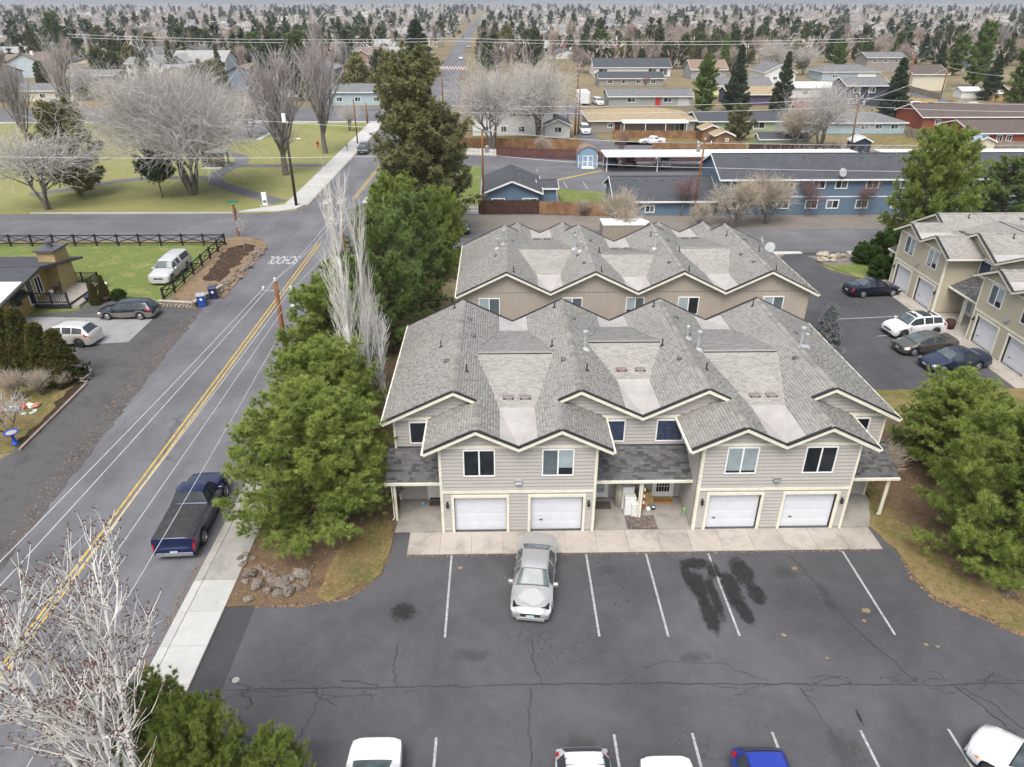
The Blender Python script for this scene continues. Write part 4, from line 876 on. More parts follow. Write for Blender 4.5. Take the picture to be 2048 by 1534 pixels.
# ================================================================== vegetation
def leaf_mat(name,cols,scale=.9,rough=.7,dark=.55,trans=0,obj=False):
    k=NT(name); g=k.n('NewGeometry'); co=k.coord('obj')
    isl=g.outputs['Random Per Island']; big=k.noise(co,scale,3,.6)
    m=k.n('Math',operation='MULTIPLY_ADD'); k.l(isl,m.inputs[0]); m.inputs[1].default_value=.45
    m2=k.n('Math',operation='MULTIPLY_ADD'); k.l(big,m2.inputs[0]); m2.inputs[1].default_value=1.1; m2.inputs[2].default_value=-.28; k.l(m2.outputs[0],m.inputs[2])
    n=len(cols); col=k.ramp(m.outputs[0],[(i/(n-1),c) for i,c in enumerate(cols)])
    if obj:
        oi=k.n('ObjectInfo').outputs['Random']; col=k.mix(1.0,col,k.ramp(oi,[(0,(.72,.75,.8)),(.5,(1,1,.95)),(1,(1.0,.88,.74))]),'MULTIPLY')
    k.out(col,rough,spec=.25)
    if trans:   # needles let some light through
        tr=k.n('BsdfTranslucent'); k.l(col,tr.inputs[0]); mx=k.n('MixShader'); mx.inputs[0].default_value=trans; k.l(k.b.outputs[0],mx.inputs[1]); k.l(tr.outputs[0],mx.inputs[2]); k.l(mx.outputs[0],k.t.nodes['Material Output'].inputs['Surface'])
    return k.m
def bark_mat(name,c1,c2,scale=6,rough=.9,obj=False):
    k=NT(name); co=k.coord('obj'); mp=k.n('Mapping'); mp.inputs['Scale'].default_value=(1,1,.35); k.l(co,mp.inputs[0])
    f=k.noise(mp.outputs[0],scale,5,.7); col=k.ramp(f,[(.32,c1),(.62,c2)])
    if obj:
        oi=k.n('ObjectInfo').outputs['Random']; col=k.mix(1.0,col,k.ramp(oi,[(0,(.66,.60,.60)),(.35,(.95,.88,.84)),(.7,(.85,.8,.82)),(1,(1,.93,.8))]),'MULTIPLY')
    return k.out(col,rough,spec=.2)
PINE_L=leaf_mat('pine_needles',[(.045,.078,.018),(.10,.155,.030),(.19,.255,.05),(.285,.33,.08),(.40,.40,.15)])
PINE_D=leaf_mat('dark_pine_needles',[(.044,.078,.026),(.095,.148,.042),(.175,.24,.068),(.265,.315,.11)])
JUNI=leaf_mat('juniper_scales',[(.062,.072,.028),(.12,.13,.05),(.19,.19,.08),(.26,.245,.115),(.32,.29,.16)],.6,obj=True)
SPRU=leaf_mat('spruce_needles',[(.022,.036,.024),(.05,.075,.045),(.085,.115,.07),(.12,.15,.105)],.7,obj=True)
BLUES=leaf_mat('blue_spruce_needles',[(.05,.07,.08),(.12,.15,.165),(.20,.235,.26),(.22,.19,.15),(.28,.31,.34)],1.5)
ARBO=leaf_mat('arborvitae_scales',[(.022,.034,.008),(.05,.065,.015),(.08,.09,.022),(.14,.085,.03),(.10,.11,.03)],1.6)
MUGO=leaf_mat('juniper_shrub',[(.012,.032,.006),(.03,.065,.010),(.055,.10,.016),(.09,.135,.028)],1.2)
FARC=leaf_mat('far_conifer_needles',[(.045,.062,.03),(.085,.108,.05),(.13,.15,.075),(.17,.18,.10)],.4,obj=True)
BARK_P=bark_mat('pine_bark',(.07,.05,.038),(.17,.12,.09)); BARK_G=bark_mat('grey_bark',(.09,.078,.068),(.20,.175,.155)); BARK_W=bark_mat('white_aspen_bark',(.56,.54,.51),(.78,.765,.735),3.5)
TWIG_G=bark_mat('grey_twigs',(.40,.37,.345),(.58,.545,.52),2); TWIG_W=bark_mat('pale_aspen_twigs',(.60,.57,.53),(.78,.75,.71),3); TWIG_T=bark_mat('tan_twigs',(.36,.30,.23),(.54,.47,.38),2); TWIG_R=bark_mat('red_twigs',(.17,.10,.10),(.28,.18,.175),2); TWIG_P=bark_mat('mauve_twigs',(.30,.265,.26),(.45,.41,.40),2)
TWIG_F=bark_mat('far_twigs',(.34,.295,.265),(.50,.45,.41),1.0,obj=True); DEADW=bark_mat('dead_branch',(.22,.19,.165),(.36,.32,.29))
BUDS=plain('dark_buds',(.09,.035,.025),.8)
def unit(a): return a/np.maximum(1e-9,np.linalg.norm(a,axis=-1,keepdims=True))
def tufts(C,D,n,length,width,spread,r,bias=.55,jit=.03):
    "a burst of n needle triangles at every centre"
    N=len(C); d=unit(D)[:,None,:]*bias+r.normal(0,1,(N,n,3))*spread; d=unit(d)
    base=C[:,None,:]+r.normal(0,jit,(N,n,3)); L=length*r.uniform(.65,1.15,(N,n,1))
    side=unit(np.cross(d,r.normal(0,1,(N,n,3))))*width/2
    V=np.stack([base-side,base+side,base+d*L],2).reshape(-1,3); F=np.arange(len(V)).reshape(-1,3); return V,F
def segs_mesh(S,nside,V,F):
    "tapered prisms for segments (x0,y0,z0,r0,x1,y1,z1,r1)"
    if not len(S): return
    S=np.asarray(S,float); p0=S[:,:3];p1=S[:,4:7]; d=unit(p1-p0); ref=np.where(np.abs(d[:,2:3])>.9,[[1.,0,0]],[[0,0,1.]]); a=unit(np.cross(d,ref)); b=np.cross(d,a)
    t=np.arange(nside)*2*np.pi/nside; ca=np.cos(t)[None,:,None]; sa=np.sin(t)[None,:,None]; off=a[:,None,:]*ca+b[:,None,:]*sa
    A=p0[:,None,:]+off*S[:,3][:,None,None]; B=p1[:,None,:]+off*S[:,7][:,None,None]
    v=np.concatenate([A,B],1).reshape(-1,3); o=sum(len(x) for x in V); i=np.arange(nside); j=(i+1)%nside
    q=np.stack([i,j,j+nside,i+nside],1); f=(q[None]+ (np.arange(len(S))*2*nside)[:,None,None]).reshape(-1,4)+o
    V.append(v); F.append(f)
def two_part(name,trunk,crown,label,cat,loc,rz,sc,group,tname='trunk',cname='crown'):
    t=thing(name,label,cat,loc,rz,group); t.scale=sc if hasattr(sc,'__len__') else (sc,sc,sc)
    if trunk is not None: O(tname,trunk,t)
    for m in (crown if isinstance(crown,(list,tuple)) else [crown]): O(cname,m,t)
    return t
# ---- pines
def pine_meshes(seed,H=8,Rd=4,h0=.12,nb=46,tuft=.24,needles=PINE_L,width=.02,nn=20,top=.9,dens=1.0,shape='round',bias=.6,droop=0.0,spread=.55,jit=.03):
    r=np.random.default_rng(seed); S=[]; C=[];D=[]
    ph=r.uniform(0,6.28); lean=r.normal(0,.02,2)
    def axis(z): return np.array([lean[0]*z+.05*math.sin(z*.8+ph),lean[1]*z+.05*math.cos(z*.7+ph),z])
    zs=np.linspace(0,H*.95,9); r0=.028*H*.55
    for a,b in zip(zs,zs[1:]): S.append((*axis(a),r0*(1-a/H)+.02,*axis(b),r0*(1-b/H)+.02))
    for i in range(nb):
        f=h0+(1-h0)*((i+r.uniform(0,.9))/nb); z=H*f*.95; az=i*2.4+r.normal(0,.3)
        if shape=='round': pr=math.sqrt(max(.02,1-((f-.40)/.64)**2))*r.uniform(.80,1.05)
        elif shape=='cone': pr=(1.02-f)**.8*r.uniform(.8,1.08)
        else: pr=max(.12,math.sqrt(max(0,1-((f-.45)/.62)**2)))*r.uniform(.55,1.1)
        L=Rd*pr; el=(-.05+.75*f)+r.normal(0,.1)-droop
        d=np.array([math.cos(az)*math.cos(el),math.sin(az)*math.cos(el),math.sin(el)]); p=axis(z).copy(); n=6; rb=.016*L+.012; prev=p
        for k in range(n):
            d=unit(d+np.array([0,0,.10])+r.normal(0,.09,3)); q=prev+d*L/n; S.append((*prev,rb*(1-k/n)+.006,*q,rb*(1-(k+1)/n)+.006))
            if k>=1:
                m=int((3+5*k/n)*dens*max(.5,L/2.2))
                for _ in range(m):
                    td=unit(d*.5+r.normal(0,.75,3)+np.array([0,0,.22])); tl=r.uniform(.12,.46)*max(.6,L/3); c=prev+(q-prev)*r.random()+td*tl
                    C.append(c); D.append(td+np.array([0,0,.75]))
                    if r.random()<.35: C.append(c-td*tl*.45); D.append(td+np.array([0,0,.5]))
            prev=q
        C.append(prev); D.append(d+np.array([0,0,.6]))
    C.append(axis(H*.97)); D.append(np.array([0,0,1.]))
    C=np.array(C);D=np.array(D); V,F=tufts(C,D,nn,tuft,width,spread,r,bias=bias,jit=jit)
    tv=[];tf=[]; segs_mesh(S,5,tv,tf)
    return npmesh('trunk',np.concatenate(tv),np.concatenate(tf),BARK_P,smooth=True),npmesh('crown',V,F,needles)
# ---- bare trees
def bare_meshes(seed,H,style,trunk_m,twig_m,twig_r=.014,levels=4,kids=(5,7,6,6),bud=False,stems=1,spread=.9):
    r=np.random.default_rng(seed); S={0:[],1:[]}; buds=[]
    up=np.array([0,0,1.])
    P=dict(elm=(.55,.9,.02,(.40,.36,.28,.2)),upright=(.30,.45,.11,(.62,.40,.23,.15)),aspen=(.34,.66,.20,(.80,.175,.105,.07)),shrub=(.5,.75,.08,(.55,.40,.28,.2)))[style]
    sp0,sp1,trop,lens=P
    def grow(p,d,L,rad,lv):
        if style=='elm' and lv>=2 and p[2]<.30*H: return
        if style=='elm' and lv>=2 and p[2]+d[2]*L<.27*H: d=unit(d*np.array([1,1,.2]))
        n=5 if lv<2 else 3; prev=p; pts=[p]; wander=(.10+.05*lv) if style in ('elm','shrub') else .03+.03*lv
        for k in range(n):
            d=unit(d+r.normal(0,wander,3)+up*(trop if style!='elm' or lv<2 else .03)); q=prev+d*L/n
            ra=max(twig_r*.55,rad*(1-.65*k/n)); rb=max(twig_r*.45,rad*(1-.65*(k+1)/n))
            S[0 if lv<2 else 1].append((*prev,ra,*q,rb)); prev=q; pts.append(q)
        if bud and lv>=levels-1:
            buds.append(prev)
            if r.random()<.6: buds.append(pts[-2])
        if lv>=levels: return
        m=kids[min(lv,len(kids)-1)]; m=max(2,int(m*r.uniform(.75,1.25)))
        for c in range(m):
            f=(r.uniform(.18,1.0) if lv>0 else r.uniform(.60 if style=='elm' else .25,1.0)); i=min(n-1,int(f*n)); a=pts[i]+(pts[i+1]-pts[i])*(f*n-i)
            az=r.uniform(0,6.28); e1=unit(np.cross(d,r.normal(0,1,3))); nd=unit(d*math.cos(sp0+(sp1-sp0)*r.random())+e1*math.sin(sp0+(sp1-sp0)*r.random())+up*.12)
            LL=H*lens[min(lv+1,3)]*(1.15-.55*f if lv==0 else 1)*(.55+.9*min(1,f*1.2) if style=='aspen' and lv==0 else 1)*r.uniform(.65,1.2); grow(a,nd,LL,max(twig_r,rad*((.5 if style!='aspen' else .33) if lv<1 else .45)),lv+1)
    for s in range(stems):
        az=s*6.28/max(1,stems)+r.uniform(0,.6); tilt=0 if stems==1 else r.uniform(.12,.38)*spread
        d=unit(np.array([math.cos(az)*tilt,math.sin(az)*tilt,1.])); trop=P[2] if stems==1 or style!='aspen' else .10; b=np.array([math.cos(az)*.12*(stems>1)*H/10,math.sin(az)*.12*(stems>1)*H/10,-.05])
        grow(b,d,H*lens[0]*r.uniform(.85,1.05),H*(.016 if stems>1 else .022)*(.62 if style=='aspen' else 1),0)
    tv=[];tf=[]; segs_mesh(S[0],6,tv,tf); cv=[];cf=[]; segs_mesh(S[1],3,cv,cf)
    out=[npmesh('trunk',np.concatenate(tv),np.concatenate(tf),trunk_m,smooth=True),npmesh('crown',np.concatenate(cv),np.concatenate(cf),twig_m)]
    if bud:
        B=np.array(buds); V,F=tufts(B,np.tile(up,(len(B),1)),5,.05,.05,.8,r); out.append(npmesh('buds',V,F,BUDS))
    return out
def put(name,ms,label,cat,x,y,rz=0,sc=1,group=None,z=0.0):
    t=thing(name,label,cat,(x,y,z),rz,group); t.scale=sc if hasattr(sc,'__len__') else (sc,sc,sc)
    for m in ms: O(m.name.split('.')[0],m,t)
    return t
PA=pine_meshes(1,8,3.8,.04,118,.25,PINE_L,.021,42,dens=1.2,bias=.85,jit=.015,spread=.5); PB=pine_meshes(2,8,3.3,.05,92,.25,PINE_L,.021,48,dens=1.0,bias=.85,jit=.015,spread=.5); PC=pine_meshes(3,10,3.2,.06,96,.26,PINE_D,.022,44,dens=1.0,bias=.85,jit=.015,spread=.5)
PD=pine_meshes(4,7,3.4,.02,122,.24,PINE_L,.021,42,dens=1.2,bias=.85,jit=.015,spread=.5)
gp='bushy green pines around the townhouses'
for nm,ms,lab,x,y,rz,sc in [
 ('pine_tree',PA,'broad green pine hiding the nose of the blue pickup',-9.1,27.9,.3,(1.16,1.08,.86)),
 ('pine_tree',PD,'low green pine with bare dead limbs behind the utility pole',-9.6,34.2,1.9,(1.12,1.12,.92)),
 ('pine_tree',PB,'green pine leaning out over the street beside the white aspen trunks',-11.0,41.8,2.6,(1.2,1.2,.92)),
 ('pine_tree',PC,'dark green pine filling the gap between aspen trunks and roof edge',-8.0,47.6,.9,(1.1,1.1,1.06)),
 ('pine_tree',PB,'green pine at the pavement behind the leaning utility pole',-10.9,49.5,.2,(1.1,1.1,.80)),
 ('pine_tree',PD,'low pine tucked between the aspen trunks and the street pines',-10.2,38.2,4.2,(.8,.8,.72)),
 ('pine_tree',PC,'dark green pine between the aspens and the rear townhouse',-7.0,54.5,3.4,(1.08,1.08,1.0)),
 ('pine_tree',PB,'green pine just this side of the tall juniper',-9.2,61.5,4.4,(1.15,1.15,1.18)),
 ('pine_tree',PA,'yellow-green pine beside the edge of the rear roof',-5.6,64.8,5.2,(.72,.72,.95)),
 ('pine_tree',PD,'large round pine overhanging the dry grass at the edge of the lot',22.6,24.9,1.1,(1.08,1.08,1.06)),
 ('pine_tree',PA,'round pine in front of the navy sedan',24.6,32.2,2.2,(.86,.86,.66)),
 ('pine_tree',PB,'pine at the frame edge between two round pines',29.8,29.0,.2,(.9,.9,.80)),
 ('pine_tree',PA,'tall bright pine behind the hedge of the side townhouse',43.6,71.0,4.0,(1.28,1.28,1.42)),
 ('pine_tree',PC,'pine rising behind the side townhouse roof',54.5,76.0,1.3,(1.5,1.5,.85)),
 ('pine_tree',PB,'pine at the frame edge behind the side townhouse roof',63,77,2.3,(1.5,1.5,.95)),
 ('pine_tree',PD,'young pine under the white aspen in the bottom corner',-8.9,13.4,1.3,(.48,.48,.74)),
 ('pine_tree',PB,'short pine tip beside the white aspen at the bottom edge',-7.0,13.7,4.1,(.36,.36,.46)),
 ('pine_tree',PD,'pine half hidden behind the white aspen stems in the corner',-10.6,14.3,3.0,(.56,.56,.68))]:
    put(nm,ms,lab,'pine tree',x,y,rz,sc,gp,.0)
AS=bare_meshes(21,15.5,'aspen',BARK_W,TWIG_W,.013,3,(30,7,4)); AS2=bare_meshes(22,9.5,'aspen',BARK_W,TWIG_W,.015,3,(20,7,5)); AS3=bare_meshes(23,11.5,'aspen',BARK_W,TWIG_W,.013,3,(12,5,4),bud=True,stems=6,spread=.6)
put('aspen_tree',AS,'tallest white-barked bare aspen between the pines and the townhouse','aspen tree',-8.4,36.6,1.9,(.72,.72,1.0),'white bare aspens')
put('aspen_tree',AS,'white aspen trunk leaning beside the tallest aspen','aspen tree',-7.8,37.3,4.6,(.5,.5,.88),'white bare aspens')
put('aspen_tree',AS2,'shorter white aspen nearest the townhouse wall','aspen tree',-7.0,38.2,1.1,(.95,.95,.98),'white bare aspens')
put('aspen_tree',AS3,'many-stemmed white aspen with dark buds in the bottom corner','aspen tree',-11.0,12.6,.9,(1.15,1.15,1.08),'white bare aspens')
# tall junipers at the street corner
JA=pine_meshes(31,18,5.2,.12,110,.42,JUNI,.075,14,dens=1.0,shape='cone2',bias=.5); JB=pine_meshes(32,7,3.6,.05,60,.34,JUNI,.075,14,dens=1.1,shape='round',bias=.4)
put('juniper_tree',JA,'tallest olive juniper towering over the street corner','juniper tree',-9.3,79.5,.5,(1.1,1.1,1.0),'tall olive junipers at the street corner')
put('juniper_tree',JA,'second olive juniper standing against the taller one','juniper tree',-6.4,78.6,3.2,(1.05,1.05,.74),'tall olive junipers at the street corner')
# park trees
ELM=bare_meshes(41,18,'elm',BARK_G,TWIG_G,.021,4,(9,7,6,5),stems=6,spread=1.45)
put('elm_tree',ELM,'huge spreading bare elm with several trunks in the park','elm tree',-41.6,98.2,1.2,(1.12,1.0,1.04),'bare park trees')
UPR=bare_meshes(42,17,'upright',BARK_G,TWIG_P,.024,3,(20,10,7)); UP2=bare_meshes(43,14,'elm',BARK_G,TWIG_G,.026,4,(6,6,5,3),stems=3)
put('maple_tree',UPR,'upright bare tree behind the black utility pole in the park','tree',-32.3,110.5,.6,(1.3,1.3,.98),'bare park trees')
put('maple_tree',UPR,'upright bare tree nearest the street beyond the red hydrant','tree',-30.0,128,2.6,(1.25,1.25,1.0),'bare park trees')
for i,(u,v,vt,lab,ms) in enumerate([(150,262,90,'upright bare tree at the far edge of the park left of the big elm',UPR),(60,300,130,'upright bare tree at the frame edge of the park',UPR),(285,240,150,'bare tree behind the big elm crown',UP2),(500,275,165,'small bare tree by the slanting park kerb',UP2),(700,262,195,'dark plum bare tree at the park corner beside the pole',UP2),(175,200,115,'round bare tree beyond the far park street',UP2),(555,268,210,'slim bare tree between park shelter and street',UPR)]):
    x,y=G(u,v); h=HT(u,v,vt); put('bare_tree',ms,lab,'tree',x,y,i*1.3,h/(17 if ms is UPR else 14),'bare park trees')
x,y=G(40,425); put('bare_tree',UP2,'bare tree with drooping twigs at the frame edge over the side street','tree',-57,90.5,.4,(1.15,1.0,.82),'bare park trees')
put('juniper_tree',JB,'leaning dark juniper behind the bare tree at the frame edge','juniper tree',-56.5,97.5,.4,(1.35,1.35,1.55),'junipers around the park')
put('juniper_tree',pine_meshes(33,6,3,.35,40,.36,SPRU,.07,14,shape='round'),'small dark evergreen with a bare stem under the big elm','juniper tree',-45.0,96.3,1.4,(1.1,1.1,.95),'junipers around the park')
# shrubs and small trees
SHR=bare_meshes(51,4,'shrub',BARK_G,TWIG_T,.013,3,(7,6,4),stems=7,spread=1.5); SHR2=bare_meshes(52,5,'shrub',BARK_G,TWIG_R,.018,4,(6,6,5,3)); SHR3=bare_meshes(53,6,'shrub',BARK_G,TWIG_T,.019,3,(8,9,6),stems=5,spread=1.0)
for u,v,vt,ms,h0,lab in [(1240,480,375,SHR3,6,'bare grey tree in front of the white trailer'),(1470,455,350,SHR3,6,'bare tan shrub tree nearest the rear townhouse ridge'),(1530,448,340,SHR3,6,'bare orange-tan shrub tree beside the satellite dish'),(1400,452,400,SHR3,6,'low bare tan shrub by the gravel shoulder'),(1362,432,350,SHR2,5,'small red-twigged tree against the low blue building'),(1612,433,356,SHR2,5,'first small red-twigged tree against the two-storey blue building'),(1722,433,362,SHR2,5,'second small red-twigged tree against the two-storey blue building'),(1165,432,395,SHR,4,'rounded brown shrub over the board fence'),(920,470,440,SHR,4,'wispy bare shrub by the black car'),(1790,900,850,SHR,4,'reddish leafless shrub between townhouse end and pine'),(1760,960,880,SHR,4,'brown leafless shrub at the end porch'),(790,1000,930,SHR,4,'brown brush beside the corner porch')]:
    x,y=G(u,v); h=HT(u,v,vt); put('bare_shrub' if h<5.2 else 'bare_tree',ms,lab,'shrub' if h<5.2 else 'tree',x,y,u*.7,h/h0,'leafless shrubs and small trees')
for i,(u,v,vt,lab) in enumerate([(30,800,735,'tangle of bare shrub twigs in front of the hedge at the frame edge'),(85,790,735,'tangle of bare shrub twigs in front of the middle of the hedge'),(130,775,740,'thin bare shrub below the last hedge column')]):
    x,y=G(u,v); put('bare_shrub',SHR,lab,'shrub',x,y,i*2.,HT(u,v,vt)/4,'leafless shrubs and small trees')
put('crabapple_tree',bare_meshes(54,3.2,'shrub',BARK_G,TWIG_G,.016,3,(6,6,5),stems=3,spread=2.2),'low crooked bare tree on the brown front lawn','tree',*G(18,868),.3,1.0)
# clipped hedge
AR=pine_meshes(61,3.6,.85,.0,170,.15,ARBO,.05,14,dens=2.6,shape='cone',bias=.7,spread=.45)
for i,(u,v,vt,lab) in enumerate([(5,760,632,'frame-edge column of the clipped hedge'),(38,760,612,'tallest column of the clipped hedge'),(72,762,622,'third column of the clipped hedge'),(104,764,650,'fourth column of the clipped hedge, short and brown-topped'),(135,762,662,'last column of the clipped hedge beside the mailboxes'),(20,745,640,'rear column of the clipped hedge')]):
    x,y=G(u,v); put('arborvitae',AR,lab,'hedge',x,y,i*1.7,(1.35,1.35,HT(u,v,vt)/3.6),'arborvitae hedge columns')
put('potted_conifer',AR,'tall potted conifer on the gravel beside the deck','plant',*G(212,600),.4,(.55,.55,.62)); put('potted_conifer',AR,'short conifer nearest the deck steps','plant',*G(192,609),1.4,(.55,.55,.55))
put('blue_spruce',pine_meshes(62,4.2,1.35,.02,110,.2,BLUES,.05,14,dens=1.6,shape='cone',bias=.6),'silver-blue young spruce between the townhouses','spruce tree',23.6,46.3,.4,(1.0,1.0,1.0))
MG=pine_meshes(63,2.2,2.2,.0,80,.22,MUGO,.05,20,dens=2.4,shape='round',bias=.6)
for x,y,rz,sc,lab in [(39.2,67.6,.2,(1.25,.9,1.1),'big dark juniper hedge at the driveway mouth, main mound'),(42.6,68.3,2.0,(1.2,.9,1.05),'big dark juniper hedge at the driveway mouth, end nearest the tall pine'),(36.7,67.9,4.0,(.75,.7,.62),'low mound of the dark juniper hedge nearest the street'),(36.2,64.0,1.0,(.8,.6,.62),'small rounded bush on the little lawn'),(38.0,63.7,3.0,(.62,.55,.55),'small rounded bush against the side townhouse corner')]:
    put('juniper_bush',MG,lab,'bush',x,y,rz,sc,'clipped juniper bushes at the driveway mouth')
for u,v,vt,lab in [(1330,325,313,'small green bush under the carport'),(240,600,585,'tuft of dry shrub at the lawn edge beside the deck')]:
    x,y=G(u,v); put('bush',MG,lab,'bush',x,y,u,HT(u,v,vt)/2.2)
# cottonwoods and others beyond the apartments
CW=bare_meshes(44,15.5,'elm',BARK_G,TWIG_G,.026,4,(7,6,5,4),stems=4,spread=.9)
put('cottonwood',CW,'tall bare cottonwood nearest the street behind the board fence','tree',-1.1,130.5,.5,(1.0,1.0,1.0),'bare trees behind the apartments')
put('cottonwood',CW,'tall bare cottonwood beside the white garage behind the board fence','tree',7.6,139.0,2.2,(1.0,1.0,1.0),'bare trees behind the apartments')
for i,(u,v,vt,ms,h0,lab) in enumerate([(930,262,215,SHR3,6,'pollarded bare tree by the street behind the board fence'),(1640,300,145,CW,15.5,'large bare tree in front of the pale blue house'),(1590,300,205,SHR3,6,'bushy bare tree among the brush piles'),(1545,150,70,CW,15.5,'mauve bare tree beyond the dark spruce'),(1605,150,78,UP2,14,'mauve bare tree beside the white-sided gable'),(1290,180,150,SHR2,5,'plum-coloured small tree in front of the white gabled house'),(1245,315,265,SHR2,5,'bare twiggy shrub on the red fence'),(1085,308,270,SHR3,6,'bare brush behind the white garage'),(1990,130,50,UPR,17,'pale upright bare tree near the frame edge'),(1915,240,190,UP2,14,'pale bare tree beside the white gabled house on the side road'),(690,150,85,UPR,17,'white-stemmed bare tree beyond the park corner'),(640,140,40,UPR,17,'slender white bare tree among the far roofs')]):
    x,y=G(u,v); put('bare_tree',ms,lab,'tree',x,y,i*1.1,HT(u,v,vt)/h0,'bare trees behind the apartments')
SPA=pine_meshes(71,14,3.4,.03,130,.5,SPRU,.10,12,dens=.95,shape='cone',bias=.5,droop=.25); SPB=pine_meshes(72,14,3.2,.06,110,.5,PINE_D,.10,12,dens=.9,shape='cone2',bias=.5)
for i,(u,v,vt,ms,lab,wd) in enumerate([(1405,228,112,SPB,'green pine beside the grey ranch house',1.15),(1468,222,86,SPA,'dark tall spruce between the yellow and the tan-roofed houses',1.0),(1560,225,100,SPA,'spruce in front of the purple house',.95),(1780,238,112,SPA,'big spruce beside the dark blue two-storey house',1.25),(1672,152,78,SPB,'green pine in front of the grey hip-roofed house',1.2),(1870,165,80,SPA,'blue-grey spruce over the trampoline',1.1),(1945,175,45,SPB,'tall green pine over the side road',1.15),(1975,200,105,SPA,'grey-green spruce behind the yellow fence',1.2),(2030,240,60,SPB,'tall dark conifer at the frame edge above the red houses',1.0),(1905,150,70,SPB,'bright pine behind the white gabled house on the side road',1.5),(835,152,36,SPA,'dark broad conifer on the street beyond the park',1.9),(968,106,38,SPA,'tall conifer where the street climbs away',1.3),(985,107,58,SPA,'shorter conifer beside the tall one on the climbing street',1.4),(1197,125,60,SPB,'broad olive conifer beyond the white gabled house',2.2),(1475,280,215,JB,'grey-green juniper in front of the pale green house',1.0),(118,105,25,SPB,'tall dark conifer at the far side of the park',1.5),(410,118,58,SPB,'pair of slim pines behind the elm, first',1.2),(365,105,50,SPB,'pair of slim pines behind the elm, second',1.2),(515,135,65,SPB,'green pine above the park, nearest the slim pair',1.9),(600,135,62,SPB,'round green pine above the upright park trees',2.4),(715,150,105,SPB,'light green young conifer beyond the park corner',1.5),(690,205,150,JB,'brown-green conifer behind the plum tree',1.0),(240,130,88,SPA,'blue-grey spruce behind the elm crown',1.3),(1445,150,70,SPB,'narrow conifer beside the dark tall spruce',.7),(1990,90,48,SPB,'far conifer above the frame-edge houses',1.3),(1740,205,172,JB,'small evergreen in front of the grey hip-roofed house',.5)]):
    x,y=G(u,v); h=HT(u,v,vt); b0=7 if ms is JB else 14; put('conifer',ms,lab,'conifer tree',x,y,i*1.9,(h/b0*wd,h/b0*wd,h/b0),'conifers among the houses')
# ================================================================== middle distance: houses, fences, street furniture
def paintw(name,c,var=.06): return siding_mat(name,c) if name not in MATS else MATS[name]
TRIMW=plain('white_trim',(.74,.74,.73),.6,var=.04)
def shingle_flat(name,c):
    k=NT(name); co=k.coord('obj'); br=k.n('TexBrick'); br.inputs['Scale'].default_value=1.0; br.inputs['Brick Width'].default_value=.5; br.inputs['Row Height'].default_value=.2; br.inputs['Mortar Size'].default_value=.012
    br.inputs['Color1'].default_value=(*[x*.88 for x in c],1); br.inputs['Color2'].default_value=(*[x*1.1 for x in c],1); br.inputs['Mortar'].default_value=(*[x*.6 for x in c],1)
    k.l(co,br.inputs['Vector']); f=k.noise(co,.6,4,.6); col=k.mix(1.0,br.outputs[0],k.ramp(f,[(.3,.86),(.7,1)]),'MULTIPLY'); return k.out(col,.95,spec=.12)
RF_SLATE=shingle_flat('slate_roof',(.085,.088,.10)); RF_GREY=shingle_flat('grey_roof',(.19,.19,.195)); RF_TAN=shingle_flat('tan_roof',(.36,.285,.185)); RF_BROWN=shingle_flat('brown_roof',(.13,.105,.095)); RF_PINK=shingle_flat('pinkish_roof',(.27,.19,.155)); RF_WHITE=plain('white_roof',(.70,.70,.70),.6)
